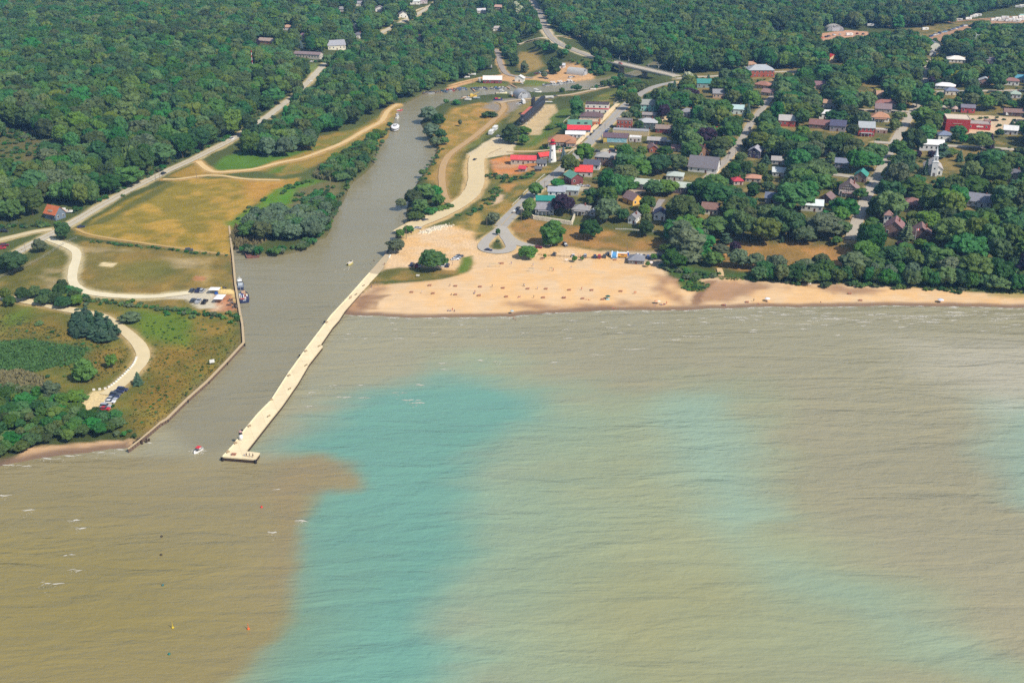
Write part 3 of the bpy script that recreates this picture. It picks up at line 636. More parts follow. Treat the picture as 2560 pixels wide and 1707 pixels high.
tp, cp_, yp = H('restaurant', 'restaurant with broad brown hipped roof and long glazed front behind the lighthouse', 'brown hipped restaurant', 1404, 368, 21, 13, 4.0, -4, 'hip', (178,130,98), (164,152,142), 4.2, 9, cat='restaurant', keep=.9)
H('restaurant_wing', 'low hipped wing with brown roof at the restaurant terrace', 'brown roofed wing', 1427, 369, 7, 8, 3.4, -4, 'hip', (172,124,94), (160,148,138), 2.0, 2, cat='wing', door=False, keep=.5)
H('museum', 'long low museum with bright red roof and beige walls beside the orange dirt', 'red roofed museum', 1308, 411, 18.5, 8, 3.6, -5, rc=(220,84,90), wc=(188,178,164), rh=2.2, win=5, cat='museum', keep=.95)
H('shed', 'red roofed shed mostly hidden behind the tall white lighthouse', 'red shed behind the lighthouse', 1364, 397, 9, 6, 2.4, 25, rc=(222,78,76), wc=(150,140,130), rh=2.0, win=2, cat='shed', keep=.6)
H('cottage', 'tiny white cottage with dark roof at the foot of the lighthouse', 'tiny white cottage', 1354, 418, 6.6, 5, 3.0, -5, rc=(104,106,112), wc=(240,238,236), rh=2.0, win=3, chim=True, cat='cottage', keep=.9)
H('shed', 'small grey shed with red roof below the museum', 'small red roofed shed', 1305, 430, 5, 4.5, 2.4, -18, 'gable', (214,70,82), (164,162,158), 1.5, 1, cat='shed', door=False)
H('shed', 'dark weathered shed on the grass below the tiny white cottage', 'dark weathered shed', 1345, 429, 4.5, 4, 2.0, -10, 'gable', (112,110,112), (92,86,88), 1.2, 1, cat='shed', door=False)
H('office', 'two storey red brick block with flat roof on the main street', 'red brick block', 1560, 323, 12, 8, 6.8, -8, 'flat', (140,132,128), BRICK, 0, 4, cat='office', keep=.9)
H('workshop', 'long low beige building with grey roof above the mural building', 'long beige building', 1576, 339, 28, 7, 3.6, -9, 'flat', (172,172,176), (206,188,150), 0, 0, cat='workshop', keep=.8)
tm, cm, ym = H('shop', 'dark roofed building with a painted sea mural along its side wall', 'mural building', 1538, 359, 18.5, 9, 4.6, -7, rc=(112,92,100), wc=(176,160,146), rh=2.4, win=0, cat='shop', keep=.95)
H('shop', 'white roofed annexe at the right end of the mural building', 'white roofed annexe', 1587, 355, 9, 6, 3.2, -8, 'flat', (238,236,234), (206,198,196), 0, 3, cat='annexe')
H('house', 'brown two storey house with pale grey hipped roof beside the bright maple', 'brown house with pale roof', 1509, 414, 13, 12, 6.0, -12, 'hip', (168,166,164), (134,112,102), 2.4, 3, chim=True)
H('house', 'white gabled cottage with dark blue grey roof behind the bright red roof', 'dark roofed white cottage', 1478, 425, 11, 7, 3.8, -14, rc=(96,98,112), wc=(226,224,224), rh=2.6, win=3)
H('house', 'house with bright red metal roof among trees near the street bend', 'bright red roofed house', 1459, 443, 11.5, 7, 4.0, -6, rc=(228,78,74), wc=(206,196,190), rh=3.4, win=3, keep=.95)
H('house', 'brick house with sea green roof and white trim at the street corner', 'green roofed brick house', 1443, 461, 9, 11, 4.6, 24, 'gablef', (112,168,148), (132,74,74), 2.6, 2)
H('house', 'mint green house with grey cross gabled roof behind the red brick block', 'mint green house', 1618, 278, 12, 9, 5.6, -6, rc=(158,162,156), wc=(160,216,206), rh=3.4, win=3)
H('garage', 'grey roofed garage in front of the mint green house', 'garage by the mint house', 1622, 296, 11, 7, 2.8, -6, rc=(156,148,146), wc=(150,140,138), rh=1.4, win=2, cat='garage')
H('house', 'dark green walled house with silver hipped roof and white outside stair', 'silver hipped house', 1618, 324, 15, 11, 5.4, -7, 'hip', (186,188,192), (92,108,108), 2.6, 4, keep=.9)
H('house', 'dark red barn like house right of the silver hipped roof', 'dark red house', 1658, 333, 12, 8, 3.4, -8, rc=(150,132,122), wc=(138,66,70), rh=2.2, win=3)
H('cafe', 'navy walled cafe with long grey roof and white parasols', 'navy cafe', 1641, 362, 14, 7, 3.2, -8, rc=(176,172,170), wc=(66,66,92), rh=1.8, win=5, cat='cafe')
H('house', 'small brick cottage with white barge boards behind the dark trees', 'small brick cottage', 1634, 382, 6.5, 8, 3.2, 8, 'gablef', (142,112,110), (158,88,66), 2.2, 2)
H('house', 'low cottage with mauve roof and white walls in the trees', 'mauve roofed cottage', 1692, 379, 8, 6, 2.6, -6, rc=(150,118,118), wc=(206,200,196), rh=1.8, win=3)
H('house', 'brown house with steep pointed gable between round trees', 'steep brown gable', 1760, 391, 8, 8, 3.0, 18, 'gablef', (140,104,96), (152,116,92), 4.2, 2)
H('house', 'low house with pale blue grey hipped roof at the street corner', 'pale hipped bungalow', 1418, 489, 14, 9, 3.4, -10, 'hip', (178,190,192), (170,172,170), 2.0, 4)
H('house', 'tall white house with grey roof left of the purple beech', 'tall white house', 1391, 501, 11, 7, 5.6, -6, rc=(168,172,182), wc=(236,236,234), rh=2.2, win=3)
H('house', 'house with bright turquoise roof behind the grey cottage', 'turquoise roofed house', 1363, 517, 11.5, 6, 4.0, -4, rc=(46,142,130), wc=(190,196,190), rh=2.2, win=2)
H('house', 'grey roofed cottage with porch above the white stone wall', 'grey cottage above the stone wall', 1361, 537, 11.5, 9, 3.4, -6, rc=(150,148,154), wc=(206,204,198), rh=2.8, win=4, porch=1, keep=.95)
H('house', 'grey hipped bungalow right of the purple beech', 'grey bungalow', 1450, 538, 10.5, 9, 3.2, -14, 'hip', (158,156,156), (176,170,164), 2.4, 3, porch=1)
H('shed', 'small blue grey shed beside the grey bungalow', 'blue grey shed', 1480, 541, 4, 5, 2.4, -20, 'gablef', (164,172,180), (160,168,176), 1.4, 1, cat='shed', door=False)
H('cottage', 'small white cottage with grey gable standing above the park lawn', 'small white cottage above the park', 1579, 560, 5, 8, 3.8, -24, 'gablef', (142,140,142), (238,238,236), 1.8, 2, keep=1)
H('house', 'house with yellow gable end and mauve roof in front of the motel', 'yellow gabled house', 1569, 510, 10, 8, 3.2, -52, rc=(146,122,124), wc=(244,190,88), rh=3.4, win=1)
H('house', 'white house with navy roof by the narrow lane in the trees', 'navy roofed white house', 1648, 551, 7, 9, 3.6, -8, 'gablef', (70,76,104), (232,232,232), 2.0, 2)
H('hall', 'barn like hall with tall grey roof and white gable end', 'tall grey roofed hall', 1755, 432, 20, 12, 3.6, -16, rc=(126,122,128), wc=(232,230,226), rh=6.4, win=4, cat='hall', keep=.9)
H('house', 'low house with pale green grey roof behind the motel', 'pale roof behind the motel', 1686, 452, 11, 9, 3.2, -10, 'hip', (186,196,188), (190,190,184), 2.0, 3)
H('house', 'small house with rose red hipped roof deep in the trees', 'rose red roofed house', 1846, 463, 6.5, 7, 2.8, 10, 'hip', (196,72,84), (200,180,170), 2.0, 2)
H('house', 'low house with salmon tan roof deep in the trees', 'salmon roofed house', 1882, 456, 10, 8, 2.8, -6, 'hip', (196,146,122), (190,176,160), 1.8, 3)
H('house', 'navy house with pale grey roof beside the straight village street', 'navy house', 1884, 396, 8.5, 9, 5.2, -18, 'gablef', (170,168,178), (72,68,100), 2.6, 3, keep=.95)
H('house', 'house with teal roof in the trees by the bridge', 'teal roofed house', 1760, 220, 13, 9, 4.4, 0, rc=(72,146,140), wc=(150,170,170), rh=3.2, win=3)
H('school', 'large red brick school house with pale grey hipped roof near the bridge', 'brick school near the bridge', 1903, 193, 25, 15, 6.6, 6, 'hip', (176,182,188), (176,92,70), 4.4, 6, cat='school', keep=.9, chim=True)
H('house', 'house with terracotta brown roof below the brick school', 'terracotta roof below the school', 1902, 222, 15, 10, 3.4, -30, 'hip', (170,122,106), (196,170,150), 2.8, 4)
H('house', 'house with mauve brown roof and pale walls below the brick school', 'mauve roof below the school', 1918, 240, 12, 9, 3.0, -30, rc=(160,130,124), wc=(196,184,176), rh=2.4, win=3)
H('house', 'mint white house with steep pale roof among trees', 'mint white house', 1842, 286, 11, 8, 4.4, -6, rc=(186,212,212), wc=(206,222,220), rh=2.8, win=3)
H('house', 'house with vivid red roof corner showing between trees', 'vivid red roof between trees', 1801, 339, 6, 6, 3.6, 20, rc=(236,70,80), wc=(190,180,170), rh=2.4, win=2)
H('quonset_hut', 'x', 'far arched hut', 2085, 78, 1, 1, 1) if False else None
H('house', 'small house with bright red roof and yellow gable at the forest edge', 'red roof at the forest edge', 2083, 155, 9, 8, 4.4, 25, 'gablef', (228,66,66), (236,206,160), 3.0, 2)
H('house', 'tall pale house with grey gambrel roof at the top of the street', 'gambrel roofed house', 2338, 127, 13, 14, 4.0, 14, 'gambrel', (132,138,156), (226,226,214), 5.4, 3, keep=.95)
H('garage', 'small white garage below the gambrel roofed house', 'garage below the gambrel house', 2332, 140, 7, 7, 3.0, 0, 'gablef', (150,150,156), (234,234,234), 1.6, 1, cat='garage')
H('hall', 'low white octagonal looking hall with bright white roof', 'bright white hall', 2390, 157, 18, 14, 3.2, -6, 'hip', (240,236,228), (232,230,226), 3.0, 5, cat='hall', keep=.95)
H('house', 'white roofed bungalow behind the tall purple tree', 'white roofed bungalow', 2362, 224, 17, 10, 3.0, -12, 'hip', (244,244,248), (206,206,206), 2.6, 4, keep=.95)
H('house', 'white bungalow with rosy brown hipped roof near the junction', 'rosy roofed bungalow', 2213, 267, 17, 9, 3.0, -5, 'hip', (160,112,104), (228,226,222), 2.4, 5, keep=.95)
H('house', 'brown grey gabled house behind the tan hipped house', 'brown gabled house', 2207, 284, 13, 9, 4.0, -4, rc=(142,124,128), wc=(176,164,158), rh=3.4, win=3, keep=.9)
H('house', 'white house with tan hipped roof and porch near the junction', 'tan hipped white house', 2200, 305, 14, 11, 3.6, -3, 'hip', (190,142,112), (236,236,232), 3.4, 4, porch=1, keep=.95)
H('house', 'red brick house with pale cross gabled roof and white porch', 'brick house with white porch', 2165, 341, 12, 11, 6.6, -2, rc=(176,182,186), wc=(182,72,70), rh=3.6, win=4, porch=1, keep=.95)
H('garage', 'low garage with flat pale roof right of the brick porch house', 'garage by the brick house', 2203, 334, 9, 6, 2.6, -4, 'flat', (206,198,190), (166,140,128), 0, 2, cat='garage')
H('house', 'brick house with pale grey gables deep in the trees', 'grey gabled brick house', 1967, 317, 13, 10, 5.0, -4, rc=(186,182,178), wc=(172,78,66), rh=3.4, win=4, keep=.9)
H('house', 'house with long plum brown roof among trees', 'plum brown roof', 2047, 322, 16, 10, 3.2, -12, rc=(140,102,100), wc=(150,120,110), rh=3.0, win=4)
H('house', 'dark slate roofed house with white gable among trees', 'dark slate house', 2093, 329, 12, 10, 4.4, -10, rc=(90,90,116), wc=(166,160,166), rh=3.6, win=3)
H('hall', 'white church hall with plain white metal roof behind the spire', 'white church hall', 2328, 378, 17, 8, 5.0, -2, rc=(250,250,252), wc=(232,234,240), rh=2.6, win=5, cat='hall', door=False, keep=1)
ts, cs, ys = H('school', 'tall red brick community hall with flat pale roof', 'tall red brick hall', 2392, 330, 18, 17, 10, -2, 'flat', (222,206,186), (186,62,62), 0, 0, cat='community hall', keep=1)
for x in (-3.5, 3.5):
    m = MB(); m.box((x-.5, -8.55, 2.2), (2.6, .2, 4.0)); m.build('window', GLASS, ts)
MB().box((-.5, -8.6, 6.6), (7, .3, .3)).build('ledge', mat('stone_trim', (206,190,170)), ts)
tw, cw, yw_ = H('school_wing', 'low red brick wing with grey roof attached to the tall brick hall', 'low brick wing', 2445, 325, 18, 13, 4.4, -4, 'flat', (176,164,158), (184,58,60), 0, 3, cat='wing', door=False, keep=1)
MB().box((1.0, -6.6, 2.6), (5.2, .2, 1.0)).build('sign', WHITE, tw)
H('brick_annexe', 'small square brick block at the right end of the low wing', 'brick end block', 2467, 318, 5, 6, 4.8, -4, 'flat', (176,150,140), (190,58,62), 0, 0, cat='annexe', door=False)
H('gazebo_house', 'x', '', 0, 0, 1, 1, 1) if False else None
H('house', 'long brown bungalow behind the white camper', 'brown bungalow by the camper', 2540, 291, 19, 9, 3.0, -4, rc=(142,116,110), wc=(122,98,92), rh=2.2, win=5)
H('house', 'house with red and blue painted walls behind the brick hall', 'red and blue painted house', 2419, 283, 11, 8, 4.4, -4, rc=(126,122,136), wc=(206,88,88), rh=2.0, win=3)
H('house', 'house with white metal roof in the trees above the park', 'white metal roofed house', 2029, 529, 13, 8, 4.0, -6, rc=(232,242,246), wc=(206,204,200), rh=2.6, win=4, keep=.95)
H('garage', 'brown garage with pale gable beside the half timbered house', 'brown garage', 2062, 508, 7, 8, 3.2, -28, 'gablef', (132,110,110), (128,104,106), 2.6, 1, cat='garage')
tt, ct_, yt = H('house', 'half timbered house with steep brown roof beside the lower street', 'half timbered house', 2120, 492, 12, 10, 4.6, -10, 'gablef', (150,126,122), (214,200,190), 4.6, 4, keep=1, porch=1)
m = MB()
for k in range(-4, 5): m.box((k*1.2, -5.09, 5.8), (.22, .14, max(.6, 4.4-abs(k)*1.0)))
m.box((0, -5.1, 4.9), (11.6, .13, .3)); m.box((0, -5.1, 6.6), (6.6, .13, .26)); m.build('timber_framing', mat('dark_timber', (74,58,56)), tt)
H('house', 'house with sea green roof behind the half timbered house', 'sea green roofed house', 2149, 456, 8, 9, 4.4, -16, 'gablef', (70,150,136), (150,130,120), 3.0, 2)
H('house', 'house with broad brown hipped roof across from the half timbered house', 'broad brown hipped roof', 2278, 523, 12, 11, 2.8, -8, 'hip', (150,112,106), (140,112,100), 3.2, 3)
H('house', 'grey roofed white cape house on the right edge of the wood', 'white cape house', 2446, 518, 14, 9, 3.6, -16, rc=(146,148,160), wc=(234,234,236), rh=4.0, win=4, chim=True, keep=.95)
tc_, cc_, yc_ = H('house', 'house with plum roof and white framed glazed gable above the beach wood', 'plum roofed beach house', 2232, 592, 10, 12, 5.0, -12, 'gablef', (148,112,112), (150,120,112), 4.0, 3, chim=True, keep=.85)
H('summer_house', 'little tower with pointed roof and white window band over the trees', 'little pointed tower', 2217, 568, 4.4, 4.4, 7.4, -8, 'hip', (158,124,116), (228,226,224), 2.6, 2, cat='tower', door=False, keep=.9)
H('house', 'brown chalet with broad pointed gable behind the flagpole', 'brown chalet', 2301, 603, 11, 11, 3.6, -6, 'gablef', (146,116,112), (112,86,80), 4.4, 3, keep=1)
H('house', 'white metal roofed house at the back of the village trees', 'white metal roof at the back', 1949, 442, 10, 9, 3.2, -6, rc=(216,222,222), wc=(196,196,196), rh=2.2, win=3)
H('house', 'blue grey roofed house left of the white metal roofed house', 'blue grey roofed house', 1930, 508, 9, 8, 3.2, -8, rc=(112,120,142), wc=(140,142,150), rh=2.6, win=3)
H('house', 'slate blue house with red car at its side', 'slate blue house', 2103, 420, 9, 8, 3.6, -10, rc=(134,140,158), wc=(150,152,162), rh=2.4, win=3)
H('house', 'pale roofed house behind the white metal roof', 'pale roof at the back', 1948, 412, 11, 8, 3.0, -6, rc=(176,170,166), wc=(190,186,180), rh=2.0, win=3)
H('house', 'purple roofed house between the navy house and the village trees', 'purple roofed house', 1945, 408, 9, 7, 3.2, -6, rc=(140,132,150), wc=(170,164,170), rh=2.2, win=3) if False else None
H('house', 'white walled house with rosy brown roof at the right edge', 'white house at the right edge', 2528, 214, 13, 9, 4.2, -6, 'hip', (156,116,112), (240,240,238), 2.4, 4, keep=.95)
H('house', 'house with turquoise blue roof cut by the right edge', 'turquoise blue roof at the edge', 2556, 205, 14, 9, 3.4, -6, rc=(96,160,186), wc=(206,206,206), rh=2.4, win=3)
H('house', 'pale house with silver gabled roof behind the long cross street', 'silver gabled house', 2462, 212, 11, 9, 3.6, -6, 'gablef', (196,200,206), (190,150,140), 2.6, 3)
H('house', 'white house with dark roof right of the bright white hall', 'dark roofed house by the white hall', 2474, 160, 12, 9, 3.6, -6, rc=(126,122,132), wc=(230,230,230), rh=2.4, win=3)
H('house', 'grey roofed house among the dark hill trees', 'grey roofed hill house', 898, 16, 13, 9, 3.6, 10, rc=(150,150,158), wc=(220,216,206), rh=2.6, win=3)
H('house', 'white walled house high on the hill beside the road', 'white hill house beside the road', 950, 30, 12, 9, 4.0, 10, 'gablef', (150,146,150), (236,232,226), 2.8, 2)
th, chs, yh = H('house', 'slate blue house with orange roof left of the main road', 'orange roofed house', 126, 549, 10, 8, 3.8, -28, rc=(196,112,74), wc=(112,126,142), rh=4.2, win=4, keep=1)
m = MB(); m.xprof([(-3.4, 4.6), (-1.0, 5.8), (-1.0, 6.5), (-3.4, 5.3)], -2.2, 1.6); m.build('dormer', wallmat((150,138,120)), th)
H('house', 'large pale house with wide grey cross gabled roofs on the wooded hill', 'large grey roofed hill house', 843, 126, 20, 16, 5.0, 20, rc=(162,164,172), wc=(232,228,210), rh=4.6, win=5, keep=.95)
H('school', 'long low building with brown grey roof behind a hedge', 'long low hill building', 767, 146, 30, 9, 4.2, -16, rc=(140,124,126), wc=(196,188,178), rh=2.0, win=9, cat='school', keep=.95)
H('house', 'tan roofed house behind a dark purple tree on the hill', 'tan roofed hill house', 664, 110, 20, 9, 3.2, -24, rc=(168,150,140), wc=(196,140,110), rh=2.4, win=4, keep=.9)
H('house', 'small white house at the bend of the hill road', 'small white hill house', 1009, 45, 11, 9, 4.0, 14, 'gablef', (136,134,140), (234,232,228), 3.2, 2)
H('house', 'white gabled house at the top edge of the picture', 'white house at the top edge', 1038, 12, 14, 10, 4.0, 14, rc=(206,214,214), wc=(226,226,222), rh=3.4, win=3)
H('house', 'lilac grey roofed house beside the white house at the top edge', 'lilac roof at the top edge', 1058, 10, 13, 10, 4.0, 30, rc=(166,150,160), wc=(190,180,184), rh=3.0, win=3)
H('house', 'pale sided house hidden in trees above the marina hill', 'pale house above the marina', 1205, 34, 13, 9, 3.4, 16, rc=(206,206,212), wc=(214,212,212), rh=2.4, win=3)
H('house', 'small white house in the trees right of the hill top', 'small white house right of the hill', 1240, 78, 12, 8, 3.4, 6, rc=(176,170,168), wc=(228,226,220), rh=2.0, win=3)
H('house', 'pinkish roofed house among trees at the top of the hill', 'pinkish roofed hill house', 1245, 24, 11, 8, 3.4, -20, rc=(196,160,146), wc=(206,186,170), rh=2.4, win=3)
H('marina_shed', 'red marina shed with long white roof on the river bank', 'red marina shed', 1231, 209, 18.5, 9, 3.6, -2, rc=(240,230,224), wc=(146,72,76), rh=3.0, win=4, cat='boat shed', keep=1)
H('shed', 'small white shed with pitched roof beside the marina slipway', 'small white marina shed', 1298, 205, 9, 7, 3.4, -12, 'gablef', (226,226,222), (238,238,232), 2.4, 1, cat='shed', keep=1)
H('shed', 'little white shed at the back of the marina yard', 'little white yard shed', 1405, 171, 6, 5, 3.0, -10, rc=(206,210,216), wc=(222,224,226), rh=1.6, win=1, cat='shed')
H('beach_pavilion', 'beach pavilion with blue grey hipped roof on the sand', 'beach pavilion', 1590, 661, 8.5, 8, 2.4, -6, 'hip', (140,142,150), (126,126,130), 2.4, 3, cat='pavilion', keep=1)
H('toilet_block', 'pale grey block with flat roof among the pines of the trailer park', 'grey park block', 2418, 52, 13, 6, 3.2, -4, 'flat', (236,232,222), (150,150,170), 0, 3, cat='block') if False else None
rg_ = random.Random(63); seen = set(); WALLC = ((236,234,230), (226,218,200), (206,206,210), (240,238,232), (196,170,150), (176,160,150))
ROOFC = (('grey', (150,150,154)), ('dark grey', (112,112,120)), ('brown', (140,108,98)), ('white', (232,232,232)), ('tan', (188,152,126)), ('slate blue', (126,136,160)), ('plum', (140,110,118)), ('pale green', (168,186,172)))
placed = 0; tries = 0; BR0 = list(MARKS); SO0 = np.array([s_[:2] for s_ in SOLID]); RP0 = np.array([q_[:2] for q_ in ROADPTS])
while placed < 20 and tries < 4000:
    tries += 1; px, py = (rg_.uniform(1690, 2550), rg_.uniform(150, 560)) if placed < 14 else (rg_.uniform(650, 1060), rg_.uniform(8, 110))
    p = P3(px, py); d0 = np.hypot(SO0[:, 0]-p.x, SO0[:, 1]-p.y).min(); d1 = np.hypot(RP0[:, 0]-p.x, RP0[:, 1]-p.y).min()
    if d0 < 24 or d1 < 12 or (placed < 14 and d1 > 60) or 2220 < px < 2460 and 370 < py < 450 or 1740 < px < 2130 and py > 545: continue
    nm, rc = rg_.choice(ROOFC); b0 = min(BR0, key=lambda m_: (m_[0]-p.x)**2+(m_[1]-p.y)**2); dx, dy = b0[0]-p.x, b0[1]-p.y
    rel = ('left of' if dx > 0 else 'right of') if abs(dx) > abs(dy) else ('in front of' if dy > 0 else 'behind')
    lab = '%s roofed house among trees %s the %s' % (nm, rel, b0[2])
    if lab in seen or len(lab.split()) > 15: continue
    seen.add(lab); placed += 1
    H('house', lab, nm+' roofed village house', px, py, rg_.uniform(8.5, 13), rg_.uniform(7, 9.5), rg_.uniform(2.9, 4.6), rg_.uniform(-12, 4), rg_.choice(('gable', 'gable', 'gablef', 'hip')), rc, rg_.choice(WALLC), None, rg_.choice((2, 3, 3, 4)), keep=.5); MARKS.pop()
    SO0 = np.vstack([SO0, [p.x, p.y]])
# mural on the side wall
mu = MB(); cols = [mat('mural_paint', c, .8, .12, .5) for c in ((226,196,104), (150,200,214), (206,228,230), (70,110,130), (92,150,170))]
W0, W1, Z0, Z1 = -8.9, 8.7, .9, 4.3
mu.box(((W0+W1)/2, -4.62, (Z0+Z1)/2), (W1-W0+.5, .18, Z1-Z0+.5))
mu.mi = 1; mu.box(((W0+2.6+W1)/2, -4.73, (Z0+Z1)/2), (W1-W0-2.6, .1, Z1-Z0))
rr = random.Random(3)
for k in range(26):
    mu.mi = rr.choice((2, 2, 3, 4)); x = rr.uniform(W0+3.5, W1-1.2); z = rr.uniform(Z0+.2, Z1-.3); a = rr.uniform(.3, 1.3); hgt = rr.uniform(.08, .3)
    mu.add([(x-a, -4.79-.001*k, z), (x+a*.3, -4.79-.001*k, z-hgt), (x+a, -4.79-.001*k, z), (x, -4.79-.001*k, z+hgt)], [(0, 1, 2, 3)])
mu.mi = 0; mu.box((W0+.6, -4.75, (Z0+Z1)/2), (1.6, .1, 2.2))
mu.build('mural', cols, tm)
# stair on the silver hipped house
# ---------------------------------------------------------------- arched huts
def quonset(label, short, px, py, w, L_, hh, yaw, rc, doorc=(206,210,216)):
    p = P3(px, py); t = thing('quonset_hut', label, 'hut', p, R(yaw)); MARKS.append((p.x, p.y, short)); SOLID.append((p.x, p.y, max(w, L_)*.6))
    r = MB(); n = 16; rings = []
    for k, off in ((0, 0), (1, 0)): pass
    prof = [(math.cos(math.pi*i/n)*w/2, hh*math.sin(math.pi*i/n)**.85 if i not in (0, n) else 0) for i in range(n+1)]
    r.loft([[(x, -L_/2, z) for x, z in prof], [(x, L_/2, z) for x, z in prof], [(x*.985, L_/2, z*.985) for x, z in prof], [(x*.985, -L_/2, z*.985) for x, z in prof]], closed=False, cap=False)
    m = mat('corrugated_metal', rc, .45, .1, .4, metal=.25); r.build('roof', m, t, smooth=False)
    q = MB()
    for y in (-L_/2+.15, L_/2-.15):
        vs = [(x*.96, y, z*.96) for x, z in prof]; q.add(vs, [tuple(range(n+1)), tuple(range(n, -1, -1))])
    q.build('end_wall', mat('corrugated_metal', doorc, .5, .08, .4), t)
    MB().box((0, -L_/2+.02, hh*.3), (w*.42, .3, hh*.58)).build('door', mat('corrugated_metal', (186,190,198), .5), t)
    MB().box((-w*.12, -L_/2, hh*.72), (.9, .4, .9)).build('window', GLASS, t)
    keep_box(p.x, p.y-3, p.z, w*.5, hh, .95)
quonset('grey arched metal hut with pale end wall on the south bank of the marina', 'grey arched hut', 1305, 243, 13.5, 13, 7.0, 22, (186,186,188))
quonset('long pale arched hut at the marina yard by the trees', 'pale arched hut', 1443, 186, 12, 19, 6.6, 58, (212,210,206))
quonset('pale arched hut in the clearing at the far forest edge', 'far arched hut', 2085, 77, 22, 11, 7.5, 4, (206,200,188))
# ---------------------------------------------------------------- lighthouse on land
p = P3(1381, 405); t = thing('lighthouse', 'tall white tapering lighthouse with a red lantern top', 'lighthouse', p); MARKS.append((p.x, p.y, 'tall white lighthouse')); SOLID.append((p.x, p.y, 5))
b = MB(); ring = lambda r, z, n=8: [(r*math.cos(2*math.pi*(k+.5)/n), r*math.sin(2*math.pi*(k+.5)/n), z) for k in range(n)]
b.loft([ring(3.3, -.6), ring(3.2, 0), ring(1.85, 13.2)]); b.build('tower', mat('white_paint', (250,250,248), .6, .03), t)
b = MB(); b.loft([ring(2.35, 13.2), ring(2.45, 13.5), ring(2.45, 13.65), ring(2.2, 13.65)]); b.build('gallery', mat('red_paint', (206,44,58), .5), t)
b = MB(); b.loft([ring(1.45, 13.6), ring(1.45, 15.6)]); lr = b.build('lantern_room', mat('red_paint', (206,44,58), .5), t)
MB().loft([ring(1.5, 14.2), ring(1.5, 15.1)]).build('pane', GLASS, lr)
b = MB(); b.loft([ring(1.8, 15.6), ring(1.2, 16.5), ring(.2, 17.0)]); b.ball((0, 0, 17.1), .25); b.build('lantern_roof', mat('red_paint', (206,44,58), .5), t)
for z, x in ((2.3, -.5), (9.0, -.3)):
    rr_ = (3.2-1.35*z/13.2)*.925; MB().box((x, -rr_, z), (.8, .35, 1.3)).build('window', GLASS, t)
keep_box(p.x, p.y, p.z, 3.6, 17, 1.1)
# pier light
def Pz(px, py, z): x, y = G(px, py, z); return Vector((x, y, z))
PZ = 1.9
p = Pz(603, 1099, PZ); t = thing('pier_light', 'small white harbour light with dark lantern near the end of the pier', 'lighthouse', p)
b = MB(); b.loft([ring(.75, 0, 12), ring(.62, 2.7, 12)]); b.build('tower', mat('white_paint', (250,250,248), .6, .03), t, smooth=True)
MB().loft([ring(.8, 2.7, 12), ring(.8, 2.85, 12)]).build('gallery', mat('black_metal', (50,46,44), .6), t)
MB().loft([ring(.58, 2.85, 8), ring(.58, 3.6, 8)]).build('lantern_room', mat('black_metal', (62,58,56), .4), t)
b = MB(); b.loft([ring(.75, 3.6, 8), ring(.3, 4.1, 8)]); b.tube([(0, 0, 4.1), (0, 0, 4.8)], .04, 5); b.build('lantern_roof', mat('faded_red_paint', (190,150,150), .6), t)
# ---------------------------------------------------------------- church with spire
p = P3(2334, 440); t = thing('church', 'white wooden church with square tower and slender spire', 'church', p+Vector((2, 8.5, 0)), R(-14)); MARKS.append((p.x, p.y+7, 'white church')); SOLID.append((p.x, p.y+8, 11))
b = MB(); pr = [(-5.6, -1), (5.6, -1), (5.6, 4.6), (0, 8.2), (-5.6, 4.6)]
b.add([(x, -7, z) for x, z in pr]+[(x, 9, z) for x, z in pr], [(0,1,2,3,4), (9,8,7,6,5)]+[(i, 5+i, 5+(i+1) % 5, (i+1) % 5) for i in range(5)]); b.build('wall', WHITE, t)
b = MB()
for s in (-1, 1):
    q = [(s*6.1, -7.4, 4.3), (s*6.1, 9.4, 4.3), (0, 9.4, 8.25), (0, -7.4, 8.25)]; qq = q+[(v[0], v[1], v[2]+.25) for v in q]
    b.add(qq, [(3,2,1,0),(4,5,6,7),(0,1,5,4),(1,2,6,5),(2,3,7,6),(3,0,4,7)])
b.build('roof', roofmat((186,178,172)), t)
b = MB(); b.box((0, -8.2, 4.4), (3.9, 3.6, 10.8)); tw2 = b.build('tower', mat('white_paint', (240,241,244), .6, .04), t)
MB().box((0, -8.2, 9.95), (4.3, 4.0, .3)).build('cornice', WHITE, tw2)
b = MB(); b.box((0, -8.2, 11.9), (2.9, 2.7, 3.6)); bf = b.build('belfry', mat('white_paint', (240,241,244), .6, .04), t)
MB().box((0, -9.56, 12.0), (1.0, .12, 1.8)).build('louvre', mat('grey_louvre', (150,154,160)), bf)
b = MB(); b.box((0, -8.2, 13.85), (3.3, 3.1, .3)); b.loft([[(1.35*math.cos(a), -8.2+1.35*math.sin(a), 14.0) for a in [math.pi/4*k+.4 for k in range(8)]], [(.05*math.cos(a), -8.2+.05*math.sin(a), 20.6) for a in [math.pi/4*k+.4 for k in range(8)]]]); b.build('spire', mat('white_paint', (236,238,242), .6, .04), t)
MB().box((0, -10.05, 5.4), (.9, .12, .9), 0).build('window', GLASS, t)
for s in (-1, 1): MB().box((s*3.7, -7.06, 1.9), (.9, .14, 2.0)).build('window', GLASS, t)
MB().box((0, -10.04, 1.2), (1.5, .14, 2.4)).build('door', mat('painted_door', (120,112,108)), t)
keep_box(p.x, p.y, p.z, 6, 20, .8); keep_box(p.x, p.y, p.z, 1.6, 21, 1)
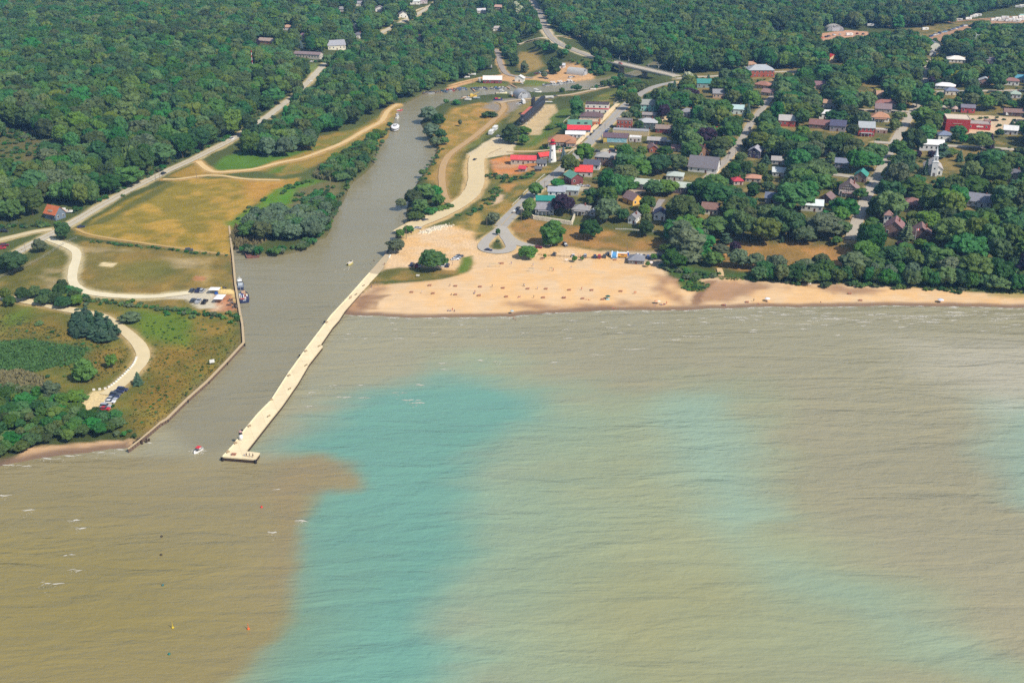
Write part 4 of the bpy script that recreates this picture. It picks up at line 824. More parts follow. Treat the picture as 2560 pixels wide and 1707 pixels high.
# gazebo
p = P3(2387, 279); t = thing('gazebo', 'small open gazebo with pointed roof behind the tall brick hall', 'gazebo', p)
b = MB(); b.loft([ring(3.4, 2.6), ring(.2, 4.8)]); b.build('roof', roofmat((196,170,160)), t)
for k in range(8):
    a = math.pi/4*(k+.5); MB().box((2.9*math.cos(a), 2.9*math.sin(a), 1.3), (.2, .2, 2.6)).build('post', WHITE, t)
MB().loft([ring(3.0, 0), ring(3.0, .9)]).build('railing', mat('brown_paint', (150,96,88)), t); keep_box(p.x, p.y, p.z, 3.5, 4.8)
# cafe parasols
for k, (px, py) in enumerate(((1655, 359), (1670, 361))):
    p = P3(px, py); t = thing('parasol', ('left' if k == 0 else 'right')+' of two large white parasols in front of the navy cafe', 'parasol', p, 0, 'white cafe parasols')
    MB().loft([ring(2.4, 2.5), ring(2.3, 2.7), ring(.1, 3.5)]).build('canopy', mat('white_canvas', (228,232,236), .8, .03), t); MB().tube([(0, 0, 0), (0, 0, 3.5)], .06, 6).build('pole', STEEL, t)
    keep_box(p.x, p.y, p.z, 2.6, 3.6)
# ---------------------------------------------------------------- PIER
Lf = [(966,632),(922,682),(868,743),(826,788),(765,869),(720,931),(675,1001),(644,1032),(609,1074),(580,1113),(554,1141)]
Rt = [(638,1148),(650,1131.5),(615,1127),(681,1043),(706,1012),(745,956),(773,908),(807,865),(801,861),(832,816),(848,798),(862,776),(901,732),(945,686),(956,672),(977,640)]
def GZ(pts, z): return [G(a, b_, z) for a, b_ in pts]
PIERP = GZ(Lf[1:]+Rt[:-2], PZ)
import mathutils.geometry as mg
def slab(name, poly, z0, z1, mats, parent=None):
    n = len(poly); tri = mg.tessellate_polygon([[Vector((x, y, 0)) for x, y in poly]])
    a = sum(poly[i][0]*poly[(i+1) % n][1]-poly[(i+1) % n][0]*poly[i][1] for i in range(n))
    b = MB(); b.mi = 0
    def up(tr):
        A, B, D = [poly[i] for i in tr]; return tr if (B[0]-A[0])*(D[1]-A[1])-(B[1]-A[1])*(D[0]-A[0]) > 0 else tr[::-1]
    b.add([(x, y, z1) for x, y in poly], [up(tuple(q)) for q in tri]); b.mi = 1 if len(mats) > 1 else 0
    b.add([(x, y, z0) for x, y in poly]+[(x, y, z1) for x, y in poly], [((i, (i+1) % n, n+(i+1) % n, n+i) if a > 0 else (i, n+i, n+(i+1) % n, (i+1) % n)) for i in range(n)])
    return b.build(name, mats, parent)
pier = thing('pier', 'long pale concrete pier running out into the lake', 'pier', (0, 0, 0))
m, N, L, bs = newmat('pier_concrete')
tc = N.new('ShaderNodeTexCoord'); mp = N.new('ShaderNodeMapping'); mp.inputs['Rotation'].default_value = (0, 0, R(-20)); mp.inputs['Scale'].default_value = (.16, .16, .16)
br = N.new('ShaderNodeTexBrick'); br.offset = 0; br.inputs['Scale'].default_value = 1; br.inputs['Mortar Size'].default_value = .010
br.inputs['Color1'].default_value = lin((250,232,190))+(1,); br.inputs['Color2'].default_value = lin((244,224,182))+(1,); br.inputs['Mortar'].default_value = lin((222,202,160))+(1,)
br.inputs['Brick Width'].default_value = 1; br.inputs['Row Height'].default_value = 1
nz = N.new('ShaderNodeTexNoise'); nz.inputs['Scale'].default_value = .25; nz.inputs['Detail'].default_value = 5
mr = N.new('ShaderNodeMapRange'); mr.inputs[3].default_value = .80; mr.inputs[4].default_value = 1.1; sc2 = N.new('ShaderNodeVectorMath'); sc2.operation = 'SCALE'
L.new(tc.outputs['Object'], mp.inputs[0]); L.new(mp.outputs[0], br.inputs['Vector']); L.new(tc.outputs['Object'], nz.inputs['Vector']); L.new(nz.outputs['Fac'], mr.inputs[0]); L.new(br.outputs['Color'], sc2.inputs[0]); L.new(mr.outputs[0], sc2.inputs['Scale']); L.new(sc2.outputs[0], bs.inputs['Base Color']); bs.inputs['Roughness'].default_value = .9
MPIER = m; DARKT = mat('wet_timber', (74,58,48), .8, .25, .5)
slab('deck', PIERP, PZ-.55, PZ, [MPIER, mat('concrete', (222,204,168), .9)], pier)
def inset(poly, d):
    n = len(poly); out = []; a = sum(poly[i][0]*poly[(i+1) % n][1]-poly[(i+1) % n][0]*poly[i][1] for i in range(n)); s = 1 if a > 0 else -1
    for i in range(n):
        p0, p1, p2 = Vector(poly[i-1]), Vector(poly[i]), Vector(poly[(i+1) % n]); e1 = (p1-p0).normalized(); e2 = (p2-p1).normalized()
        nn = (Vector((-e1.y, e1.x))+Vector((-e2.y, e2.x))).normalized(); out.append(tuple(p1+nn*d*s))
    return out
slab('timber_wall', inset(PIERP, .25), -2, PZ-.55, [DARKT], pier)
apr = slab('apron', GZ([(922,682),(966,632),(977,640),(956,672),(945,686)], PZ), PZ-1.5, PZ-.02, [mat('concrete', (196,178,146), .9, .15, .4)], pier)
kb = MB()
for seq in ([(922,682)]+Lf[2:],):
    w = GZ(seq, PZ)
    for a, b_ in zip(w[:-1], w[1:]):
        a = Vector(a); b_ = Vector(b_); mid = (a+b_)/2; d = b_-a; nrm = Vector((-d.y, d.x)).normalized()
        kb.box((mid.x-nrm.x*-.45, mid.y-nrm.y*-.45, PZ+.12), (d.length, .3, .24), math.atan2(d.y, d.x))
kb.build('kerb', mat('concrete', (250,236,200), .9, .06), pier)
def fender(px, py, label, z=.6):
    p = Pz(px, py, 1.0); t = MB().box((0, 0, .1), (.9, .9, 1.9)).build('fender', mat('black_rubber', (44,40,42), .8), None, (p.x, p.y, .6), R(50)); tag(t, label, 'fender', 'dark fenders along the harbour walls')
for k, (px, py) in enumerate([(812,806),(750,890),(605,1078),(556,1146),(638,1152)]): fender(px, py, 'dark fender, '+ORD[k]+' from the shore along the pier edge')
for k, (px, py) in enumerate([(607,810),(610,860),(566,907),(520,954),(468,1001),(417,1050)]): fender(px, py, 'dark fender, '+ORD[k]+' from the white tents along the west harbour wall')
# west harbour wall of sheet piles
wl = [(320,1121),(349,1099),(400,1056),(417,1046),(466,998),(518,952),(564,905),(609,856),(606,810),(600,782),(596,757),(588,707),(582,640),(577,600),(573,565)]
WL = GZ(wl, 1.9)
t = thing('sheet_pile_wall', 'long steel pile harbour wall with concrete cap along the west bank', 'harbour wall')
bw = MB(); bc = MB()
for i, (a, b_) in enumerate(zip(WL[:-1], WL[1:])):
    a = Vector(a); b_ = Vector(b_); d = b_-a; mid = (a+b_)/2; n = int(d.length/.8)
    for k in range(n):
        q = a+d*(k+.5)/n; bw.box((q.x, q.y, -.3), (.78, .5 if k % 2 else .25, 4.0), math.atan2(d.y, d.x))
    bc.box((mid.x, mid.y, 1.85), (d.length+.3, 1.1 if i > 1 else .6, .35+.01*(i % 3)), math.atan2(d.y, d.x))
bw.build('piling', mat('rusty_steel', (118,98,84), .8, .3, 1), t); bc.build('cap', mat('concrete', (198,176,140), .9, .15, .5), t)
# old timber groyne at the wall's lakeward end
b = MB(); r2 = random.Random(4)
for (px, py) in [(326,1121),(332,1117),(338,1111),(344,1106),(350,1100),(357,1098),(346,1112),(356,1110),(366,1106),(372,1102)]:
    q = Pz(px, py, 0); b.tube([(q.x, q.y, -1), (q.x+r2.uniform(-.3, .3), q.y, r2.uniform(.9, 1.9))], .4, 7)
tag(b.build('groyne', DARKT), 'broken row of dark timber piles at the lakeward end of the west wall', 'groyne')
# east river bank wall near the pier root
t = thing('river_wall', 'low timber and stone river wall leading up from the pier root', 'harbour wall'); b = MB(); w = GZ([(966,632),(993,590),(996,574)], 1.6)
for a, b_ in zip(w[:-1], w[1:]):
    a = Vector(a); b_ = Vector(b_); d = b_-a; b.box(((a.x+b_.x)/2, (a.y+b_.y)/2, .2), (d.length, .6, 2.9), math.atan2(d.y, d.x))
b.build('wall', mat('wet_timber', (110,92,78), .9), t)
# ---------------------------------------------------------------- stone retaining walls
def rockwall(label, pts, hgt, seed, big=1.0, c=(232,222,198)):
    b = MB(); r = random.Random(seed); P = [P3(*q) for q in pts]
    for a, b_ in zip(P[:-1], P[1:]):
        d = b_-a; L_ = d.length; n = max(1, int(L_/(1.1*big)))
        for row in range(max(1, int(hgt/.62))):
            for k in range(n):
                q = a+d*((k+.5+.5*(row % 2))/n); b.box((q.x, q.y+row*.18, q.z+.2+row*.62), (1.05*big*r.uniform(.8, 1.02), .9, .6), math.atan2(d.y, d.x)+r.uniform(-.08, .08), r.uniform(.82, .96))
    o = b.build('retaining_wall', mat('pale_stone', c, .9, .2, .8)); tag(o, label, 'wall')
    for q in P: keep_box(q.x, q.y, q.z, 3, hgt)
rockwall('tall white boulder retaining wall below the grey cottage', [(1322,541),(1334,548),(1367,553),(1400,558),(1429,563),(1433,552),(1436,545)], 2.6, 1)
rockwall('low pale stone wall below the small white cottage', [(1538,573),(1570,574),(1603,577)], 1.2, 2, c=(186,182,168))
rockwall('short low stone wall right of the round park tree', [(1630,579),(1646,581)], .7, 3, c=(176,170,156))
b = MB(); r = random.Random(9)
for k in range(90):
    s = r.random(); px = 1052+s*78+r.gauss(0, 6); py = 582-s*18+r.gauss(0, 2.6); q = P3(px, py); e = r.uniform(.4, 1.0)
    b.box((q.x, q.y, q.z+e*.25), (e*1.5, e, e*.8), r.uniform(0, 3), r.uniform(.6, .9))
tag(b.build('rubble', mat('pale_stone', (232,220,196), .9, .2, .8)), kind='stuff')
# guard rails beside the main street
def rail(label, pts, hgt=1.0, c=(226,222,206), post=2.2, name='guard_rail', solid=True, cat='guard rail'):
    P = [P3(*q) for q in pts]; t = thing(name, label, cat); b = MB(); pm_ = None
    for a, b_ in zip(P[:-1], P[1:]):
        n = max(1, int((b_-a).length/post))
        for k in range(n+1):
            q = a+(b_-a)*k/n; q.z = h(q.x, q.y); 
            if k == 0 and a is not P[0]: o = q.copy(); continue
            if pm_ is None: pm_ = MB().box((0, 0, hgt/2-.1), (.16, .16, hgt+.2)).build('post', mat('rail_paint', c, .7), t, q)
            else: w_ = pm_.copy(); C.objects.link(w_); w_.location = q
            if k: b.tube([(o.x, o.y, o.z+hgt), (q.x, q.y, q.z+hgt)], .16 if solid else .07, 4)
            if k and not solid: b.tube([(o.x, o.y, o.z+hgt*.5), (q.x, q.y, q.z+hgt*.5)], .07, 4)
            o = q.copy()
    b.build('rail', mat('rail_paint', c, .7), t)
rail('long white guard rail along the left kerb of the street above the bend', [(1280,516),(1300,497),(1319,476)])
rail('white guard rail along the street below the dark trees', [(1340,458),(1352,447),(1362,439)])
rail('white guard rail curving along the bank near the lighthouse spruce', [(1400,404),(1420,388),(1440,372)])
rail('white rail at the top of the main street beside the grass bank', [(1536,262),(1556,250),(1576,238),(1594,226)])
rail('rail on the grass slope behind the green roofed shop', [(1408,308),(1420,298),(1430,290)], post=3)
rail('dark post and rail fence along the beach car park', [(1345,638),(1400,642),(1450,645),(1500,648)], .9, (120,98,70), 2.0, 'post_fence', False, 'fence')
# bare wire fences in the west
rail('thin wire fence along the drive beside the main road', [(0,697),(60,672),(110,645),(158,613),(192,598)], 1.6, (160,160,150), 5, 'wire_fence', False, 'fence')
rail('thin wire fence between the two dry fields', [(226,603),(300,610),(400,620),(500,632),(574,643)], 1.3, (132,120,96), 6, 'wire_fence', False, 'fence')
# ---------------------------------------------------------------- BRIDGE
A = Vector((*G(*BR_A, 11.0), 11.0)); B = Vector((*G(*BR_B, 9.4), 9.4)); D = B-A; Lb = D.length; ang = math.atan2(D.y, D.x); pit = math.asin((B.z-A.z)/Lb)
t = thing('road_bridge', 'long concrete road bridge with railings crossing the river', 'bridge', A, ang); MARKS.append(((A.x+B.x)/2, (A.y+B.y)/2, 'road bridge'))
def zz(x): return x/Lb*(B.z-A.z)
b = MB(); bwid = 11.5
b.add([(x, y, zz(x)+z) for x in (-3, Lb+3) for y in (-bwid/2, bwid/2) for z in (-.7, .18)], [(0,1,3,2),(4,6,7,5),(0,4,5,1),(2,3,7,6),(1,5,7,3),(0,2,6,4)]); b.build('deck', mat('concrete', (206,196,176), .9, .1, .3), t)
b = MB(); b.add([(x, y, zz(x)+.24) for x in (-3, Lb+3) for y in (-4, 4)], [(0, 2, 3, 1)]); b.build('roadway', road_mat((190,180,164)), t)
b = MB()
for y in (-3.6, 0, 3.6): b.add([(x, y+e, zz(x)+z) for x in (0, Lb) for e in (-.35, .35) for z in (-1.9, -.7)], [(0,1,3,2),(4,6,7,5),(0,4,5,1),(2,3,7,6),(1,5,7,3),(0,2,6,4)])
b.build('girders', mat('concrete', (150,140,126), .9), t)
for s in (-1, 1):
    b = MB(); y = s*(bwid/2-.25)
    b.add([(x, y+e, zz(x)+z) for x in (-3, Lb+3) for e in (-.2, .2) for z in (.18, .62)], [(0,1,3,2),(4,6,7,5),(0,4,5,1),(2,3,7,6),(1,5,7,3),(0,2,6,4)])
    n = int(Lb/2)
    for k in range(n+1): b.box((Lb*k/n, y, zz(Lb*k/n)+.95), (.14, .14, .8))
    for z in (1.0, 1.35): b.tube([(0, y, z), (Lb, y, zz(Lb)+z)], .06, 4)
    b.build('railing', mat('concrete', (222,212,190), .9), t)
for f in (.38, .66, .9):
    x = Lb*f; b = MB(); b.box((x, 0, zz(x)-7.0), (1.5, 6.5, 10.4)); b.box((x, 0, zz(x)-2.2), (2.0, 9.5, 1.0)); b.build('bridge_pier', mat('concrete', (166,154,138), .9), t)
KEEPB = [A+D*f for f in [.3+.05*k for k in range(15)]]
for q in KEEPB: keep_box(q.x, q.y-4, q.z-2, 5, 4.5, 1)
for f in (.5, .62, .72): q = A+D*f; keep_box(q.x, q.y-5, 1, 6, 10, 1)
# street lamps on the bridge
def lamp_proto(label, loc, rz, hgt=7.0, banner=True, grp=None):
    t = thing('street_lamp', label, 'street lamp', loc, rz, grp)
    MB().tube([(0, 0, 0), (0, 0, hgt*.85), (.25, 0, hgt*.97), (.9, 0, hgt+.1), (1.7, 0, hgt+.15)], [.13, .1, .09, .08, .07], 6).build('pole', STEEL, t)
    MB().box((1.95, 0, hgt+.12), (.9, .32, .18)).build('lamp_head', STEEL, t)
    if banner: MB().box((-.5, 0, hgt*.5), (.8, .06, 1.7)).build('banner', WHITE, t)
    return t
lm = [(1488,137,0),(1512,143,1),(1543,153,0),(1566,158,1),(1616,169,0),(1639,174,1),(1673,181,0),(1700,188,1)]
LP = None
for k, (px, py, s) in enumerate(lm):
    f = ((px-BR_A[0])/(BR_B[0]-BR_A[0])); q = A+D*f+Vector((-math.sin(ang), math.cos(ang), 0))*(5.2 if s == 0 else 5.2)
    lab = 'grey street lamp with white banner, '+ORD[k]+' from the left on the road bridge'
    q.z += .2
    if LP is None: LP = lamp_proto(lab, q, ang, 7.0, True, 'street lamps on the bridge')
    else: copy_tree(LP, q, ang+(0 if s == 0 else math.pi), lab)
for k, (px, py) in enumerate([(1408,114),(1504,353),(1513,325),(1501,311),(1535,268)]):
    copy_tree(LP, P3(px, py), ang, ['lone street lamp at the curve left of the bridge', 'street lamp on the right kerb of the main street by the mural', 'street lamp beside the cars above the mural', 'street lamp on the left kerb by the orange brick shop', 'street lamp at the top of the beige pavement'][k], 'village street lamps')
# utility poles
UP = None
poles = [(352,450,8,'at the forest edge beside the main road'),(390,456,8,'left of two beside the main road near the dark car'),(400,451,8,'right of two beside the main road near the dark car'),(492,446,7,'on the dry triangle beside the dirt track'),(425,412,8,'at the forest edge above the dirt track'),(64,629,6,'below the main road at the left edge'),(212,640,4,'short, inside the fenced lawn by the drive'),(1016,597,9,'on the river bank by the pier root'),(1217,570,7,'on the grass left of the street loop'),(1303,553,8,'left of the tall park poplar'),(1462,603,5,'on the park lawn by the round tree'),(1568,629,6,'beside the beach car park'),(1361,478,7,'at the corner by the pale hipped bungalow'),(1383,458,7,'at the corner below the dark trees'),(1472,536,8,'behind the grey bungalow'),(1079,206,7,'on the marina bank'),(1181,214,6,'left of the red marina shed'),(1240,238,7,'on the south bank by the cream boat'),(1218,252,7,'on the south bank left of the cream boat'),(1252,190,9,'right of the red marina shed'),(1425,160,8,'in the marina trees'),(1576,205,9,'left of the dark evergreens by the river'),(2183,250,9,'beside the rosy roofed bungalow'),(2252,283,11,'left of two at the village junction'),(2262,283,11,'right of two at the village junction'),(2177,449,6,'at the lower street corner'),(1820,398,9,'beside the straight village street'),(1838,392,8,'right kerb of the straight village street'),(960,72,8,'on the wooded hill'),(785,168,7,'below the long low hill building'),(623,305,8,'in the roadside scrub below the hill'),(2560-75,270,9,'behind the brick hall yard')]
for k, (px, py, hg, wh) in enumerate(poles):
    p = P3(px, py); lab = 'wooden utility pole '+wh
    if UP is None:
        UP = thing('utility_pole', lab, 'pole', p, .4, 'utility poles'); MB().tube([(0, 0, -.3), (0, 0, 8)], [.16, .11], 6).build('pole', mat('grey_timber', (132,118,104), .9), UP); MB().box((0, 0, 7.4), (2.0, .12, .14)).build('cross_arm', WOODP, UP)
    else: copy_tree(UP, p, random.uniform(0, 3), lab, scale=hg/8)
# radio mast and little wind turbine
p = P3(632, 175); t = thing('mast', 'red and white banded mast rising out of the wood', 'mast', p); mm = [MB(), MB()]
for k in range(8): mm[k % 2].tube([(0, 0, 2.4*k), (0, 0, 2.4*k+2.4)], .35, 6)
mm[0].build('white_bands', WHITE, t); mm[1].build('red_bands', mat('red_paint', (200,70,64)), t); keep_box(p.x, p.y, p.z+10, 1, 10)
p = P3(2434, 135); t = thing('wind_turbine', 'small pale wind turbine standing above the trees', 'wind turbine', p); MB().tube([(0, 0, 0), (0, 0, 20)], [.35, .2], 8).build('mast', STEEL, t)
for k in range(3):
    a = math.pi/2+k*2*math.pi/3+.6; MB().tube([(0, -.5, 20), (math.cos(a)*3.8, -.5, 20+math.sin(a)*3.8)], [.28, .1], 5).build('blade', WHITE, t)
MB().box((0, 0, 20), (.6, 1.4, .6)).build('hub', WHITE, t); keep_box(p.x, p.y, p.z+8, 2, 16)
# flags
for px, py, hg, lab, col in ((2286,609,9,'flagpole with red and white flag before the brown chalet',(214,60,64)),(1397,402,8,'flagpole with red and white flag right of the lighthouse',(206,60,70))):
    p = P3(px, py); t = thing('flagpole', lab, 'flagpole', p); MB().tube([(0, 0, 0), (0, 0, hg)], .09, 6).build('pole', WHITE, t)
    b = MB(); mr_ = mat('flag_cloth', col, .8)
    for k, mi in ((0, 0), (1, 1), (2, 0)): b.mi = mi; b.box((.35+.62*k, .04*k, hg-.65), (.62, .05, 1.2))
    b.build('flag', [mr_, WHITE], t); keep_box(p.x, p.y, p.z, 1, hg)
# ---------------------------------------------------------------- SUBMARINE on land
a = P3(1303, 317); b_ = P3(1361, 263); d = b_-a; L_ = d.length; ang = math.atan2(d.y, d.x); c0 = (a+b_)/2
t = thing('submarine', 'black museum submarine on cradles beside the sloping lawn', 'submarine', c0, ang); MARKS.append((c0.x, c0.y, 'black submarine'))
BLK = mat('black_hull_paint', (50,52,60), .5, .12, .3); HL = L_/2; b = MB(); rings = []; zc = 4.6
for f, r in ((-1, .25), (-.985, 1.2), (-.94, 2.4), (-.84, 3.4), (-.6, 3.9), (0, 4.0), (.5, 3.9), (.75, 3.2), (.9, 2.0), (.99, .5)):
    rings.append([(f*HL, r*.95*math.cos(2*math.pi*k/16), zc+(0.6*max(f-.5, 0))+r*math.sin(2*math.pi*k/16)) for k in range(16)])
b.loft(rings); b.build('hull', BLK, t, smooth=True)
b = MB(); b.box((0, 0, 8.5), (L_*.93, 3.6, 1.4), 0, .96); ca = b.build('casing', BLK, t)
MB().box((-L_*.27, .3, 9.24), (L_*.36, 2.9, .1)).build('deck_planking', mat('rust_red_deck', (196,112,92), .8, .2, 1), t)
b = MB(); fin = [(-5, -.5), (-4, -1.1), (0, -1.3), (4.2, -.7), (5, 0), (4.2, .7), (0, 1.3), (-4, 1.1), (-5, .5)]
b.prism(fin, 8.6, 15.2); fn = b.build('conning_tower', BLK, t)
b = MB()
for x in (-1.5, .5, 2): b.tube([(x, 0, 15), (x, 0, 17.2)], .18, 6)
b.build('periscope', mat('black_metal', (70,70,74)), fn)
MB().box((.9*HL, 0, zc+1.2), (4, 9, .3)).build('stern_plane', BLK, t); MB().box((.93*HL, 0, zc+1.5), (3.6, .4, 6.4)).build('rudder', BLK, t)
for f in (-.8, -.55, -.3, -.05, .2, .45, .7): MB().box((f*HL, 0, .5), (1.6, 6.6, 2.6)).build('cradle', CONC, t)
keep_box(c0.x, c0.y-3, c0.z, 10, 13, 1); SOLID.append((c0.x, c0.y, 12))
for f in (-.8, -.5, -.2, .2, .5, .8):
    q = c0+d*f/2; keep_box(q.x, q.y, q.z, 5, 10, 1); SOLID.append((q.x, q.y, 9))
# ================================================================ VEHICLES
def car_proto(kind):
    L_, W, Hh = {'sedan': (4.6, 1.8, 1.42), 'suv': (4.7, 1.9, 1.75), 'pickup': (5.6, 2.0, 1.8), 'van': (5.2, 2.0, 2.1)}[kind]
    t = thing('parked_car', '', 'car'); l = L_/2; w = W/2; bz_ = .32; belt = {'sedan': .92, 'suv': 1.05, 'pickup': 1.1, 'van': 1.15}[kind]
    prof = [(-l, bz_), (l, bz_), (l, belt*.82), (l*.94, belt*.92), (l*.5, belt), (-l*.9, belt), (-l, belt*.9)]
    b = MB(); b.xprof([(y, z) for y, z in prof], -w, w); b.v = [(v[1], v[0]*(1 if v[2] < belt*.95 else .94), v[2]) for v in b.v]; b.f = [f[::-1] for f in b.f]
    if kind == 'sedan': g = [(-l*.86, belt), (l*.36, belt), (l*.08, Hh), (-l*.5, Hh)]
    elif kind == 'pickup': g = [(-l*.1, belt), (l*.5, belt), (l*.28, Hh), (-l*.06, Hh)]
    else: g = [(-l*.95, belt), (l*.44, belt), (l*.2, Hh), (-l*.86, Hh)]
    rx0, rx1 = g[3][0], g[2][0]; b.box(((rx0+rx1)/2, 0, Hh+.01), (rx1-rx0+.1, W*.76, .07))
    if kind == 'pickup':
        b.box((-l*.56, w*.9, belt+.1), (l*.85, .12, .3)); b.box((-l*.56, -w*.9, belt+.1), (l*.85, .12, .3)); b.box((-l*.97, 0, belt+.1), (.12, W*.85, .3))
    b.build('body', paint((150, 150, 150)), t)
    q = MB(); vs = []
    for (x, z) in g:
        k = .92 if z == belt else .74
        vs += [(x, -w*k, z), (x, w*k, z)]
    q.add(vs, [(0,2,4,6), (1,7,5,3), (0,1,3,2), (2,3,5,4), (4,5,7,6), (6,7,1,0)]); q.build('window', GLASS, t)
    for sx in (-.62, .62):
        for sy in (-1, 1):
            MB().tube([(sx*l, sy*(w-.22), .33), (sx*l, sy*(w+.02), .33)], .33, 10).build('wheel', TYRE, t)
    for sy in (-1, 1): MB().box((l*.985, sy*w*.7, belt*.72), (.12, .34, .16)).build('headlight', WHITE, t)
    return t
CARP = {}
def car(label, px, py, col, kind='sedan', yaw=0, grp='cars', name='parked_car', pos=None, z=None):
    p = P3(px, py) if pos is None else pos
    yaw = R(yaw) if isinstance(yaw, (int, float)) else dirpx(*yaw)
    pm = paint(col)
    if pos is None: keep_box(p.x, p.y, p.z, 2.2, 1.6, .9)
    if kind not in CARP:
        t = car_proto(kind); CARP[kind] = t; t.location = p; t.rotation_euler = (0, 0, yaw); tag(t, label, 'car', grp)
        bo = CH[t.name][0]; bo.data.materials[0] = pm
        return t
    return copy_tree(CARP[kind], p, yaw, label, grp, recol={'body': pm})
NV, BK, DG, SV, WH, RD, BL, MR = (52,58,92), (40,40,46), (82,86,94), (178,182,190), (236,236,238), (200,52,58), (70,98,160), (128,44,62)
NAMEC = {NV: 'navy', BK: 'black', DG: 'dark grey', SV: 'silver', WH: 'white', RD: 'red', BL: 'blue', MR: 'maroon'}
def crow(px, py, sc_=3.4075, x0=0, y0=740): return x0+px/sc_, y0+py/sc_
for k, (x, y, c, kd) in enumerate([(1045,806,NV,'suv'),(1012,822,NV,'sedan'),(985,848,DG,'suv'),(972,868,NV,'sedan'),(952,884,SV,'sedan'),(938,908,WH,'sedan'),(903,946,SV,'suv'),(894,968,RD,'sedan')]):
    car('%s car parked %s from the far end of the lakeside lot row' % (NAMEC[c], ORD[k]), *crow(x, y), c, kd, -6+random.uniform(-4, 4), 'cars parked in the lakeside lot')
for k, (x, y, c, kd, w) in enumerate([(1768,1208,DG,'suv','left of the upper row'),(1823,1206,NV,'pickup','middle of the upper row'),(1860,1210,SV,'suv','right of the upper row'),(1777,1300,DG,'suv','left of the lower row'),(1825,1306,SV,'pickup','middle of the lower row'),(1882,1312,BK,'pickup','right of the lower row')]):
    car('%s vehicle parked by the white tents, %s' % (NAMEC[c], w), *crow(x, y, 3.675, 0, 400), c, kd, 84, 'cars parked by the white tents')
S_ = ((1240,575),(1300,518)); M1 = ((1474,357),(1521,310)); WR = ((299,487),(408,433))
